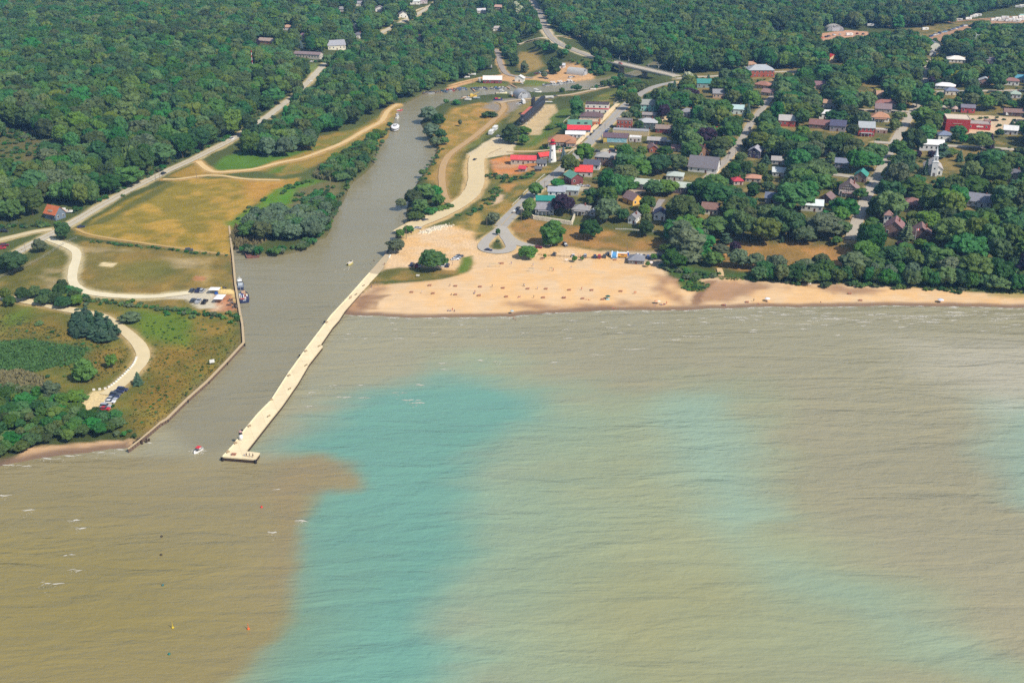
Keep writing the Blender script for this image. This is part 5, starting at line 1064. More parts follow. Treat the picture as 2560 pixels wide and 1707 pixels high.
for a in [
 ('dark car driving on the main road at the dry triangle', 409, 436, BK, 'suv', WR), ('dark blue car parked on the grass by the main road junction', 203, 569, NV, 'sedan', 20),
 ('black car on the grass at the left edge', 11, 580, BK, 'suv', -5), ('red car at the left edge by the gravel drive', 5, 622, RD, 'sedan', 10), ('maroon car behind the red car at the left edge', 12, 615, MR, 'suv', 10),
 ('dark car parked by the wire fence between the fields', 473, 627, DG, 'suv', 15), ('white car on the main road where it enters the wood', 580, 349, WH, 'van', WR),
 ('dark car driving on the wide dirt road', 1187, 401, BK, 'sedan', 70), ('blue grey car on the gravel by the river trees', 1063, 552, DG, 'sedan', 40), ('pale grey car beside the white boulders', 1045, 572, SV, 'sedan', 10),
 ('navy car rounding the bottom of the street loop', 1221, 627, NV, 'sedan', -20),
 ('white car parked nearest the shore in the three on the sand', 1138, 650, WH, 'sedan', 10), ('silver car in the middle of the three on the sand', 1143, 646, SV, 'sedan', 10), ('dark car at the back of the three on the sand', 1149, 642, DG, 'sedan', 10),
 ('navy car on the sand left of the big round tree', 1030, 664, NV, 'suv', 84), ('maroon car half hidden by the big round tree', 1043, 666, MR, 'pickup', 84), ('silver car under the left side of the big round tree', 1051, 666, SV, 'suv', 84), ('white car under the right side of the big round tree', 1108, 665, WH, 'suv', 84), ('navy car right of the big round tree', 1119, 666, NV, 'suv', 84),
 ('white car behind the tall park poplar', 1371, 614, WH, 'sedan', -10), ('dark grey car right of the tall park poplar', 1413, 614, DG, 'suv', -70), ('maroon car beside the round willow bush', 1346, 620, MR, 'sedan', -10),
 ('dark grey car, leftmost at the beach fence', 1386, 638, DG, 'suv', 80), ('white car parked at the beach fence', 1433, 641, WH, 'sedan', 84), ('silver car parked at the beach fence', 1463, 642, SV, 'suv', 84), ('navy car left of the red car at the beach fence', 1487, 644, NV, 'suv', 86), ('red car parked at the beach fence', 1498, 644, RD, 'suv', 86), ('dark car right of the red car at the beach fence', 1511, 643, DG, 'suv', 86), ('grey car behind the beach fence near the snack trailer', 1520, 636, DG, 'sedan', 86),
 ('white car behind the beach pavilion', 1597, 640, WH, 'sedan', 0), ('black car just right of the beach pavilion', 1610, 644, BK, 'suv', 86), ('blue car right of the beach pavilion', 1620, 645, BL, 'suv', 86), ('pale blue car right of the beach pavilion', 1630, 647, (150,186,206), 'sedan', 86), ('black car, left of three by the beach trees', 1645, 642, BK, 'suv', 86), ('black car, middle of three by the beach trees', 1651, 643, BK, 'suv', 86), ('black car, right of three by the beach trees', 1657, 643, BK, 'suv', 86),
 ('black pickup towing a trailer down the main street', 1294, 525, BK, 'pickup', ((1300,518),(1240,575))), ('white car parked in front of the green roofed brick house', 1450, 466, WH, 'sedan', 160), ('silver car right of the white car by the brick house', 1467, 467, SV, 'sedan', 160),
 ('dark car parked on the left kerb beside the orange brick shop', 1501, 315, DG, 'sedan', M1), ('silver car parked on the left kerb by the blue shop', 1486, 329, SV, 'sedan', M1), ('dark car parked on the left kerb above the restaurant', 1478, 337, BK, 'sedan', M1), ('white car parked on the left kerb nearest the restaurant', 1470, 344, WH, 'sedan', M1),
 ('dark car parked on the right kerb nearest the brick block', 1530, 318, BK, 'suv', M1), ('silver car parked on the right kerb above the mural', 1522, 325, SV, 'sedan', M1), ('blue car parked on the right kerb above the mural', 1516, 331, BL, 'suv', M1),
 ('black car in the lot behind the bright maple', 1493, 380, BK, 'sedan', -10), ('navy car in the lot below the mural', 1530, 378, NV, 'suv', -6),
 ('maroon car in the marina field by the tree', 1341, 185, MR, 'sedan', 10), ('white car in the marina field by the tree', 1349, 183, WH, 'sedan', -60), ('dark car under the marina tree', 1366, 198, DG, 'sedan', -5), ('white car in front of the pale arched hut', 1426, 195, WH, 'suv', 30), ('grey car in front of the pale arched hut', 1432, 194, DG, 'sedan', 30), ('slate car on the south bank road', 1388, 242, DG, 'sedan', 5),
 ('dark car on the straight village street', 1875, 322, BK, 'sedan', ((1860,340),(1888,297))), ('dark car parked low on the straight village street', 1823, 385, BK, 'sedan', ((1860,340),(1888,297))), ('silver car at the lower street corner', 2176, 461, SV, 'sedan', 60), ('dark car on the upper village street', 2309, 186, BK, 'sedan', 70), ('red car beside the slate blue house', 2103, 412, RD, 'sedan', 0),
 ('silver car in the gravel lot by the white trailer', 1247, 342, SV, 'sedan', 20), ('white car in the gravel lot by the white trailer', 1251, 351, WH, 'sedan', 20), ('white car by the long low hill building', 779, 155, WH, 'sedan', 40), ('white car on the hill road junction', 776, 204, WH, 'sedan', 30), ('white van among the hill trees', 727, 68, WH, 'van', 10), ('white car in the roadside scrub below the hill', 659, 236, WH, 'sedan', 0),
 ('black truck in the brick hall yard', 2487, 303, BK, 'pickup', 0), ('white car beside the wire trailer yard', 1297, 262, WH, 'sedan', 0), ('white car by the hill top house', 1196, 32, WH, 'sedan', 10),
]: car(*a)
q = A+D*.355 if False else Vector((*G(1551, 161, 10.6), 10.6)); car('red car crossing the road bridge', 0, 0, RD, 'suv', ((1487,144),(1683,189)), pos=q)
rr = random.Random(11)
for k in range(24):
    f = k/23; px = 2326+f*92; py = 92-f*28
    c = rr.choice((WH, WH, SV, BL, (150,190,226), DG, WH)); car('%s car %s from the left in the long row on the far campground lane' % ('pale blue' if c == (150,190,226) else NAMEC[c], ORD[k]), px+rr.uniform(-1, 1), py+rr.uniform(-.8, .8), c, rr.choice(('sedan', 'suv', 'van')), 30, 'cars in the far campground row')
for k, (px, py, c) in enumerate([(2056,96,(230,120,60)),(2066,94,BK),(2072,92,DG),(2085,89,WH),(2158,87,DG),(2143,86,MR),(2100,88,WH)]): car('%s vehicle, %s from the left in the yard of the far arched hut' % ('orange' if k == 0 else NAMEC[c], ORD[k]), px, py, c, 'suv', 10+k*9, 'cars in the far hut yard')
# trailers and campers
def box_trailer(label, px, py, L_, W, Hh, yaw, col=(240,240,240), name='trailer', cat='trailer', grp=None, stripe=None):
    p = P3(px, py); t = thing(name, label, cat, p, yaw if not isinstance(yaw, tuple) else dirpx(*yaw), grp); b = MB()
    pr = [(-L_/2, .6), (L_/2, .6), (L_/2+.25, Hh*.55), (L_/2, Hh), (-L_/2, Hh)]; b.xprof(pr, -W/2, W/2); b.v = [(v[1], v[0], v[2]) for v in b.v]; b.f = [f[::-1] for f in b.f]
    b.build('body', paint(col), t); q = MB(); q.box((0, 0, Hh+.06), (L_*.96, W*.92, .12)); q.build('roof', WHITE, t)
    for s in (-1, 1):
        MB().tube([(-L_*.12, s*W*.42, .4), (-L_*.12, s*W*.51, .4)], .4, 10).build('wheel', TYRE, t); MB().box((L_*.12, s*(W/2+.02), Hh*.66), (L_*.3, .06, Hh*.2)).build('window', GLASS, t)
    MB().tube([(L_/2, 0, .6), (L_/2+1.3, 0, .55)], .08, 5).build('tow_bar', STEEL, t)
    if stripe: MB().box((0, 0, Hh*.45), (L_*.98, W+.05, .3)).build('stripe', paint(stripe), t)
    keep_box(p.x, p.y, p.z, max(L_, W)*.45, Hh, .8)
    return t
box_trailer('front half of the white site trailers by the dirt track', 1228, 336, 8, 3.0, 3.4, ((1225,338),(1243,322))); box_trailer('rear half of the white site trailers by the dirt track', 1238, 326, 8, 3.0, 3.4, ((1225,338),(1243,322)))
box_trailer('white box trailer in front of the grey arched hut', 1308, 259, 8.5, 2.6, 3.4, ((1314,264),(1300,250)))
box_trailer('white camper beside the brown bungalow', 2515, 288, 3, 6.5, 3.0, 0.0, (244,244,246), 'camper', 'camper')
box_trailer('small pale trailer hitched behind the black pickup on the main street', 1287, 533, 3.2, 1.9, 1.7, ((1240,575),(1300,518)), (222,206,190))
box_trailer('long blue and white trailer beside the submarine', 1372, 247, 9, 2.5, 2.2, 0.1, (226,222,214), stripe=(110,120,140)); box_trailer('low white trailer at the stern of the submarine', 1368, 257, 9, 1.6, 1.0, -.05)
rr = random.Random(21)
for k, (px, py) in enumerate([(2430,45),(2437,43),(2444,41),(2420,50),(2484,53),(2494,50),(2503,54),(2512,47),(2520,55),(2528,52),(2536,48),(2545,54),(2553,52),(2540,56),(2552,45),(2546,20),(2555,18),(2396,53),(2312,76),(2168,62),(2176,66),(1960,74),(1940,74)]):
    box_trailer('white camper trailer, %s counted along the far campground' % ORD[k] if k < 19 else 'pale trailer half hidden in the far trees, '+ORD[k-19], px, py, rr.uniform(7, 10), 2.8, 3.1, rr.uniform(-.4, .4), rr.choice(((244,244,244), (236,238,242), (226,226,226))), 'camper', 'camper', 'campers in the far campground')
box_trailer('turquoise topped camper at the right edge of the campground', 2554, 42, 7, 3, 3, 0.1, (110,206,196), 'camper', 'camper'); box_trailer('white camper in the yard of the far arched hut', 2123, 90, 8, 3, 3.2, .1, (244,244,244), 'camper', 'camper')
# snack trailer, portable toilet, bouncy castle, stands
box_trailer('orange and yellow snack trailer on the beach car park', 1553, 643, 6.5, 2.6, 2.6, -.15, (240,166,70), 'snack_trailer', 'food trailer', stripe=(250,214,110))
p = P3(1536, 643); t = thing('inflatable_slide', 'blue and white inflatable slide beside the orange snack trailer', 'inflatable', p, -.2); b = MB()
b.xprof([(-2, 0), (2, 0), (2, 1.2), (.8, 3.0), (-.6, 3.2), (-1.9, 1.4)], -1.6, 1.6); b.build('slide', mat('blue_vinyl', (92,160,216), .5), t)
for s in (-1, 1): MB().tube([(s*1.5, -1.9, .6), (s*1.5, -.5, 3.1), (s*1.5, 1.2, 3.0)], .45, 8).build('tube', mat('white_vinyl', (220,232,240), .5), t)
p = P3(1569, 639); t = thing('portable_toilet', 'bright blue portable toilet with white roof on the beach car park', 'portable toilet', p, .1); MB().box((0, 0, 1.05), (1.25, 1.25, 2.1)).build('cabin', mat('blue_plastic', (38,120,214), .5), t); MB().loft([[(x*.68, y*.68, 2.1) for x, y in ((-1,-1),(1,-1),(1,1),(-1,1))], [(x*.4, y*.4, 2.45) for x, y in ((-1,-1),(1,-1),(1,1),(-1,1))]]).build('roof', WHITE, t); MB().box((0, -.64, 1.0), (.8, .06, 1.8)).build('door', mat('blue_plastic', (30,100,190), .5), t)
p = P3(1547, 375); t = thing('food_stand', 'bright red food stand with white awning below the mural', 'food stand', p, -.1); MB().box((0, 0, 1.3), (4.6, 2.6, 2.6)).build('cabin', mat('red_paint', (214,52,72), .5), t); MB().box((.4, -1.6, 2.5), (4, 1.2, .15)).build('awning', WHITE, t); MB().box((0, -1.32, 1.5), (2.6, .1, .9)).build('hatch', GLASS, t)
p = P3(1529, 371); t = thing('sign_board', 'yellow sign board on posts in front of the mural', 'sign', p, -.2); MB().box((0, 0, 1.3), (3.4, .15, 1.1)).build('panel', mat('yellow_paint', (240,222,90), .6), t); MB().box((-1.3, .1, .6), (.12, .12, 1.4)).build('post', WOODP, t); MB().box((1.3, .1, .6), (.12, .12, 1.4)).build('post', WOODP, t)
p = P3(531, 896+16); t = thing('sign_board', 'white notice board facing the harbour mouth on the west field', 'sign', p, .4); MB().box((0, 0, 1.9), (2.2, .1, 1.6)).build('panel', WHITE, t); MB().box((-.8, .1, .9), (.12, .12, 2.0)).build('post', WOODP, t); MB().box((.8, .1, .9), (.12, .12, 2.0)).build('post', WOODP, t)
# tents, tarp and gear by the workboat
for px, py, w, d, lab in ((536,735,5.4,4,'white flat topped tent nearest the blue tarpaulin'),(548,757,4.6,6.5,'square white tent on the dirt beside the workboat')):
    p = P3(px, py); t = thing('tent', lab, 'tent', p+Vector((0, d*.3, 0)), -.08); b = MB(); b.box((0, 0, 2.5), (w, d, .25)); b.loft([[(x*w/2, y*d/2, 2.62) for x, y in ((-1,-1),(1,-1),(1,1),(-1,1))], [(x*w*.2, y*d*.2, 3.0) for x, y in ((-1,-1),(1,-1),(1,1),(-1,1))]]); b.build('canopy', mat('white_canvas', (250,250,250), .8, .03), t)
    for x in (-1, 1):
        for y in (-1, 1): MB().box((x*w*.46, y*d*.46, 1.2), (.1, .1, 2.5)).build('leg', STEEL, t)
p = P3(541, 735); b = MB(); b.box((0, 0, .7), (1.8, 1.6, 1.4), .2, .75); tag(b.build('tarpaulin', mat('blue_tarp', (44,92,170), .6), None, p), 'blue tarpaulin bundle between the white tents', 'tarpaulin')
r2 = random.Random(8)
for k, (px, py, c, lab) in enumerate([(553,721,(230,196,80),'yellow drum by the top white tent'),(560,720,(90,90,96),'grey pump unit right of the yellow drum'),(565,721,(60,58,60),'black crate right of the grey pump'),(575,752,(96,86,76),'rusty pile of chain on the dirt by the workboat'),(580,758,(120,110,104),'heap of grey cable on the dirt by the workboat'),(585,762,(70,62,60),'dark winch frame at the harbour edge'),(572,764,(110,90,80),'brown anchor heap on the dirt'),(588,768,(90,84,80),'dark hose coil nearest the harbour edge')]):
    p = P3(px, py); b = MB()
    for j in range(5 if k > 2 else 1): b.box((r2.gauss(0, .5 if k > 2 else 0), r2.gauss(0, .5 if k > 2 else 0), .45), (r2.uniform(.5, 1.4), r2.uniform(.4, 1), r2.uniform(.5, 1)), r2.uniform(0, 3), r2.uniform(.6, .95))
    tag(b.build('equipment', mat('site_gear', c, .7), None, p), lab, 'equipment')
# concrete blocks edging the lakeside lot
BLK_ = None
for k, (x, y) in enumerate([(1163,530),(1157,545),(1150,560),(1143,575),(1133,590),(1122,605),(1107,620),(1092,637),(1077,652),(1062,668),(1043,685),(1025,702),(1008,717),(990,733),(970,750),(950,765),(928,780),(897,793),(850,798),(800,803)]):
    p = P3(*crow(x, y)); lab = 'white concrete block, %s from the bend along the lakeside lot' % ORD[k]
    if BLK_ is None: BLK_ = tag(MB().box((0, 0, .4), (1.05, .7, .7), 0, .88).build('concrete_block', mat('white_paint', (240,236,226), .8, .06), None, p), lab, 'barrier block', 'white blocks edging the lakeside lot')
    else: c = copy_tree(BLK_, p, .9 if k < 17 else .05, lab)
for k, (px, py) in enumerate([(975,640),(973,644)]): copy_tree(BLK_, P3(px, py), 1, ('upper', 'lower')[k]+' of two white blocks at the pier root', 'white blocks at the pier root')
# ================================================================ BOATS
def hull_rings(L_, W, fb, tr=.85, n=9):
    rings = []
    for k in range(n):
        f = k/(n-1); x = -L_/2+f*L_; w = W/2*(tr+(1-tr)*min(1, f*3))*(1 if f < .45 else max(.03, 1-((f-.45)/.55)**2.2)); s = fb*(1+.35*f*f)
        rings.append([(x, -w, s), (x, -w*.8, -.1), (x, 0, -.3), (x, w*.8, -.1), (x, w, s)])
    return rings
def boat_proto(kind):
    t = thing('motor_boat', '', 'boat'); big = kind == 'cruiser'; L_, W, fb = (8.5, 3.0, 1.1) if big else (5.4, 2.1, .65)
    rg = hull_rings(L_, W, fb); b = MB(); b.loft(rg, closed=False, cap=False); b.add([v for v in rg[0]], [(0,1,2,3,4)]); b.build('hull', paint((240,240,240)), t)
    dk = MB(); n = len(rg); dk.add([r_[0] for r_ in rg]+[r_[4] for r_ in rg], [(k, k+1, n+k+1, n+k) for k in range(n-1)]); dk.v = [(x, y*.93, z-.06) for x, y, z in dk.v]
    dk.build('deck', mat('boat_deck', (214,206,190), .7), t)
    if big:
        b = MB(); b.box((.6, 0, fb+.6), (3.6, W*.72, 1.3), 0, .86); b.build('cabin', WHITE, t); MB().box((.75, 0, fb+.85), (3.5, W*.74, .5), 0, .9).build('window', GLASS, t); MB().box((-.4, 0, fb+2.2), (2.6, W*.66, .12)).build('canopy', mat('boat_canvas', (230,230,232), .7), t)
        for s in (-1, 1): MB().box((-1.2, s*W*.3, fb+1.5), (.06, .06, 1.4)).build('canopy_post', STEEL, t)
    else:
        MB().box((-.7, 0, fb+.12), (3.0, W*.8, .4), 0, .8).build('cover', mat('boat_canvas', (80,120,180), .7), t); MB().box((.75, 0, fb+.35), (.25, W*.72, .5), 0, .8).build('windshield', GLASS, t)
    MB().box((-L_/2-.25, 0, .55), (.45, .4, 1.0)).build('outboard_motor', mat('black_metal', (44,44,48), .5), t)
    return t
BP = {}
def boat(label, px, py, col, kind='runabout', yaw=0, cover=None, grp='boats moored in the marina', sc=1, z=0.0, land=False, name=None):
    p = P3(px, py) if land else Vector((*G(px, py, 0), z)); yaw = yaw if not isinstance(yaw, tuple) else dirpx(*yaw)
    if land: p.z += .9
    rc = {'hull': paint(col)}
    if cover: rc['cover'] = mat('boat_canvas', cover, .7)
    if kind not in BP:
        t = boat_proto(kind); BP[kind] = t; t.location = p; t.rotation_euler = (0, 0, yaw); t.scale = (sc,)*3; tag(t, label, 'boat', grp)
        for o in CH[t.name]:
            if o.name.split('.')[0] in rc: o.data.materials[0] = rc[o.name.split('.')[0]]
        return t
    return copy_tree(BP[kind], p, yaw, label, grp, sc, rc)
def mq(x, y): return 1040+x/7.84, 120+y/7.84
TANb, WHb, BLb = (206,186,156), (240,240,240), (86,140,200)
nb = [(150,905,TANb,(150,120,96)),(180,905,TANb,(206,190,160)),(225,895,WHb,(110,110,120)),(255,897,WHb,(220,220,222)),(290,895,WHb,(90,90,104)),(330,890,WHb,(150,150,150)),(395,882,TANb,(170,150,124)),(435,880,TANb,(186,170,144)),(475,878,TANb,(150,136,116)),(535,865,(80,120,150),(50,104,130)),(585,868,BLb,(40,100,140)),(640,848,WHb,(206,70,70)),(680,845,WHb,(200,190,190)),(722,842,(220,60,72),(226,60,76)),(788,828,TANb,(170,156,128)),(838,825,BLb,(70,130,204)),(885,822,WHb,(60,130,210)),(925,822,WHb,(210,220,230)),(965,818,BLb,(70,140,210)),(1140,818,(110,136,160),(96,124,150)),(1180,812,(120,146,170),(110,140,166)),(1225,812,WHb,(70,74,84)),(1270,810,WHb,(160,160,164)),(1315,812,WHb,(236,236,236)),(1365,805,(50,60,130),(44,54,140)),(1510,808,WHb,(220,206,180)),(1585,803,BLb,(80,140,210)),(1660,803,WHb,(236,228,220)),(1725,797,WHb,(214,214,214))]
for k, (x, y, c, cv) in enumerate(nb): boat('small motorboat moored %s from the left along the north marina bank' % ORD[k], *mq(x, y), c, 'runabout', -1.05+random.uniform(-.15, .15), cv, sc=1.5)
for k, (x, y) in enumerate([(435,722),(462,720),(490,718),(528,716),(560,713),(590,710),(625,705),(655,702),(690,698),(722,692),(752,688),(785,685),(815,682)]):
    boat('white boat moored %s from the left at the yard by the pale arched hut' % ORD[k], 1280+x/5.345, 80+y/5.345, WHb, 'cruiser' if k in (3, 4, 6, 7, 10, 11) else 'runabout', -1.0+random.uniform(-.15, .15), ((220,220,220), (60,64,90), (120,120,126))[k % 3], 'boats moored at the yard', 1.1 if k in (3, 4, 6, 7, 10, 11) else 1.45)
for lab, px, py, c, kd, yw, land, bsc in [('white cabin cruiser on stands above the marina, nearest the trees', 1209, 173, WHb, 'cruiser', -1.5, True, 1.15), ('white cabin cruiser on stands, right of the pair above the marina', 1213, 168, WHb, 'cruiser', -1.5, True, 1.15), ('white boat with dark hull on a trailer above the marina', 1228, 173, (60,60,66), 'cruiser', -1.5, True, .9), ('white boat stored on the grass at the wood edge', 1180, 189, WHb, 'runabout', .1, True, 1.5), ('small grey boat stored left of the others at the wood edge', 1167, 196, WHb, 'runabout', .3, True, 1.2), ('white cruiser parked at the left end of the red marina shed', 1199, 206, WHb, 'cruiser', -1.4, True, 1.0), ('white and orange cabin boat hauled out by the grey arched hut', 1279, 242, (226,170,110), 'cruiser', -1.5, True, .95), ('cream cabin boat moored at the south bank', 1254, 235, (240,234,190), 'cruiser', .12, False, 1.25), ('long white boat moored at the south bank right of the grey hut', 1340, 233, WHb, 'cruiser', .1, False, 1.25), ('small white boat tied up below the bridge trees', 1482, 226, WHb, 'runabout', .2, True, 1.1), ('tour boat with white canopy at the slipway', 1304, 214, (60,66,80), 'cruiser', -.9, False, 1.0), ('blue grey boat beside the yellow crane barge', 1165, 245, (170,180,196), 'runabout', .2, False, 1.3), ('grey covered boat on the grass near the yellow crane barge', 1191, 248, (160,180,196), 'runabout', .1, True, 1.2), ('white dinghy lying on the south grass bank', 1170, 252, WHb, 'runabout', .1, True, 1.2),
 ('red and white boat moored highest on the left river bank', 998, 277, (200,50,60), 'runabout', .5, False, 1.25), ('small blue boat moored above the white tour boat', 993, 287, BLb, 'runabout', 1.3, False, 1.0), ('white open boat moored just above the white tour boat', 994, 296, WHb, 'cruiser', 1.3, False, .8), ('small boat on the bank under the riverside trees', 955, 341, BLb, 'runabout', .1, True, 1.0), ('white boat on a trailer right of the orange roofed house', 150, 528, WHb, 'runabout', .1, True, 1.4), ('white rowing boat on the grass right of the orange roofed house', 169, 533, WHb, 'runabout', .05, True, 1.3), ('yellow motorboat heading up the river', 876, 659, (240,226,120), 'runabout', 1.2, False, 1.15), ('white boat stored among hill trees', 912, 78, WHb, 'runabout', .1, True, 1.3)]:
    boat(lab, px, py, c, kd, yw, (216,206,190), "boats along the river", bsc, land=land)
# yellow crane barge
p = Vector((*G(1181, 242, 0), 0)); t = thing('crane_barge', 'yellow workboat with long boom at the south bank', 'workboat', p, .25); b = MB(); b.loft(hull_rings(9, 3.4, 1.0), closed=False, cap=True); b.build('hull', mat('yellow_paint', (230,190,70), .5), t); MB().box((-1, 0, 1.9), (2.4, 2.2, 1.9)).build('cabin', mat('yellow_paint', (236,206,110), .5), t); MB().tube([(.5, 0, 1.4), (7, 0, 4.2)], [.35, .2], 6).build('boom', mat('yellow_paint', (230,190,70), .5), t); MB().tube([(-4, 0, 1.2), (-9, -.5, .6)], .25, 6).build('gangway', WOODP, t)
p = P3(1245, 251); t = thing('play_boat', 'red, yellow and blue painted boat hull on the grass', 'boat', p, 0.05); b = MB(); b.loft(hull_rings(8, 3, 1.5), closed=False, cap=True); b.build('hull', paint((60,64,120)), t); MB().box((-1.5, 0, 1.8), (2.6, 2.4, .8)).build('cabin', mat('red_paint', (206,60,80)), t); MB().box((1.2, 0, 1.7), (2.0, 2.2, .6)).build('cover', mat('yellow_paint', (236,206,90)), t)
# docks
for k, (a, b2, lab) in enumerate([((1178,219),(1187,228),'narrow wooden jetty among the blue boats'), ((1206,220),(1216,219.5),'short jetty right of the navy boat'), ((1267,217),(1275,222),'thin wooden jetty left of the slipway'), ((1276,211),(1291,219),'reddish wooden slipway jetty by the small white shed'), ((1259,237),(1272,236),'plank jetty at the cream boat'), ((1152,248),(1166,243),'pale gangplank left of the yellow workboat')]):
    pa = Vector(G(*a, .7)); pb = Vector(G(*b2, .7)); d = pb-pa; tag(MB().box((0, 0, 0), (d.length, 1.4, .3)).build('jetty', mat('jetty_planks', (196,160,124), .9, .2, 1), None, (((pa+pb)/2).x, ((pa+pb)/2).y, .75+.03*k), math.atan2(d.y, d.x)), lab, 'jetty')
# white tour boat on the river
p = Vector((*G(988, 324, 0), 0)); yw = dirpx((986,330),(991,313)); t = thing('tour_boat', 'broad white passenger boat moored on the left river bank', 'boat', p, yw); b = MB()
ov = [(math.cos(a)*8.5*(1 if math.cos(a) > 0 else .95), math.sin(a)*3.4, 0) for a in [2*math.pi*k/24 for k in range(24)]]
b.loft([[(x*.9, y*.85, -.5) for x, y, _ in ov], [(x*.97, y*.95, .6) for x, y, _ in ov]]); b.build('hull', mat('black_metal', (60,62,66), .5), t)
MB().loft([[(x*.98, y*.97, .6) for x, y, _ in ov], [(x, y, 2.6) for x, y, _ in ov]]).build('superstructure', mat('white_paint', (246,246,248), .6, .03), t)
b = MB(); b.loft([[(x*1.03, y*1.04, 2.6) for x, y, _ in ov], [(x*.9, y*.9, 3.1) for x, y, _ in ov]]); b.build('roof', mat('white_paint', (248,248,250), .6, .03), t)
for x, y in ((1.5, .8), (-.5, -.6), (2.5, -.9), (-2, .6), (.5, 1.4)): MB().box((x, y, 3.4), (1.1, .8, .6)).build('roof_vent', mat('grey_plastic', (110,112,118), .6), t)
MB().loft([[(x*1.005, y*1.01, 1.4) for x, y, _ in ov], [(x*1.005, y*1.01, 2.1) for x, y, _ in ov]]).build('window', GLASS, t)
# rusty barge in the reeds
q = [Vector((*G(x, y, .9), 0)) for x, y in ((604,613),(638,612),(648,641),(617,643))]; t = thing('barge', 'flat rusty barge sunk at the edge of the reeds', 'barge'); RUST = mat('rusty_steel', (124,82,72), .85, .3, .5)
b = MB(); b.prism([(v.x, v.y) for v in q], -.5, .85); b.build('hull', RUST, t)
b = MB()
for i in range(4): a_, c_ = q[i], q[(i+1) % 4]; d = c_-a_; m_ = (a_+c_)/2; b.box((m_.x, m_.y, 1.0), (d.length, .3, .35), math.atan2(d.y, d.x))
b.build('coaming', mat('rusty_steel', (150,104,92), .85, .25, .5), t)
# patrol boat with white wheelhouse, workboat loaded with gear
NAVY = mat('navy_hull_paint', (52,62,98), .5, .08)
p = Vector((*G(600.5, 715, 0), 0)); yw = dirpx((603,722),(599,698)); t = thing('patrol_boat', 'navy hulled boat with white wheelhouse moored ahead of the workboat', 'boat', p, yw); rg = hull_rings(12, 4.0, 1.3)
b = MB(); b.loft(rg, closed=False, cap=True); b.build('hull', NAVY, t); dk = MB(); n = len(rg); dk.add([(r_[0][0], r_[0][1]*.94, r_[0][2]-.1) for r_ in rg]+[(r_[4][0], r_[4][1]*.94, r_[4][2]-.1) for r_ in rg], [(k, k+1, n+k+1, n+k) for k in range(n-1)]); dk.build('deck', mat('grey_deck', (120,128,140), .7), t)
MB().box((1.0, 0, 2.2), (4.2, 2.6, 1.9), 0, .88).build('wheelhouse', WHITE, t); MB().box((1.0, 0, 2.6), (4.1, 2.64, .6), 0, .95).build('window', GLASS, t); MB().box((-1.8, 0, 1.7), (2.2, 2.2, .9)).build('cabin', mat('grey_paint', (190,200,210)), t)
b = MB(); b.tube([(1.6, 0, 3), (1.6, 0, 5.2)], .09, 6); b.box((1.6, 0, 4.2), (.2, 1.6, .15)); b.build('mast', WHITE, t)
p = Vector((*G(610, 745, 0), 0)); yw = dirpx((612,762),(606,722)); t = thing('workboat', 'navy workboat with open deck crowded with gear, moored at the west wall', 'workboat', p, yw); rg = hull_rings(15, 5.2, 1.4, .96)
b = MB(); b.loft(rg, closed=False, cap=True); b.build('hull', NAVY, t); n = len(rg); dk = MB(); dk.add([(r_[0][0], r_[0][1]*.93, r_[0][2]-.35) for r_ in rg]+[(r_[4][0], r_[4][1]*.93, r_[4][2]-.35) for r_ in rg], [(k, k+1, n+k+1, n+k) for k in range(n-1)]); dk.build('deck', mat('deck_paint', (96,88,112), .8), t)
MB().box((-7.2, 0, 1.5), (.4, 4.6, 1.0)).build('transom', NAVY, t); MB().box((-7.42, 0, 1.5), (.08, 1.6, .45)).build('name_plate', WHITE, t)
MB().box((2.6, 0, 2.0), (1.8, 2.0, 1.7)).build('winch_house', mat('tan_paint', (206,170,140), .7), t); b = MB(); b.tube([(5.6, -1.2, 1.5), (5.6, -1.2, 4.4), (5.6, 1.2, 4.4), (5.6, 1.2, 1.5)], .1, 6); b.build('gantry', STEEL, t)
deckgear = [((.4, -1.5), (1.2, .9, .9), (232,200,90), 'yellow winch drum on the workboat deck'), ((-.6, -1.6), (.9, .8, .9), (236,236,236), 'white cylinder on the workboat deck'), ((-1.4, .2), (2.6, .5, .9), (232,232,236), 'long white tank along the middle of the workboat deck'), ((-1.4, 1.3), (2.6, .5, .9), (200,206,214), 'grey tank along the middle of the workboat deck'), ((-1.6, 2.1), (2.4, .6, 1.0), (226,210,190), 'cream tank at the right rail of the workboat'), ((-4.6, .9), (1.6, 2.2, .5), (190,96,74), 'rusty grating at the stern of the workboat'), ((-4.0, -.6), (.8, .9, .8), (240,226,214), 'white box near the stern of the workboat'), ((.6, .6), (1.3, 1.2, 1.1), (70,74,130), 'blue machinery block on the workboat deck'), ((1.6, 1.9), (1.0, 1.0, .9), (200,216,232), 'pale blue locker at the workboat rail'), ((-.4, -.4), (1.2, 1.2, .7), (170,100,96), 'red brown crate on the workboat deck'), ((-3.2, -1.6), (1.2, 1.0, .7), (60,60,110), 'dark blue bin at the left rail of the workboat')]
for (x, y), dm, c, lab in deckgear:
    g = MB().box((0, 0, dm[2]/2), dm, 0, .9).build('deck_gear', mat('site_gear', c, .6), None, (p.x+x*math.cos(yw)-y*math.sin(yw), p.y+x*math.sin(yw)+y*math.cos(yw), 1.12), yw); tag(g, lab, 'deck gear')
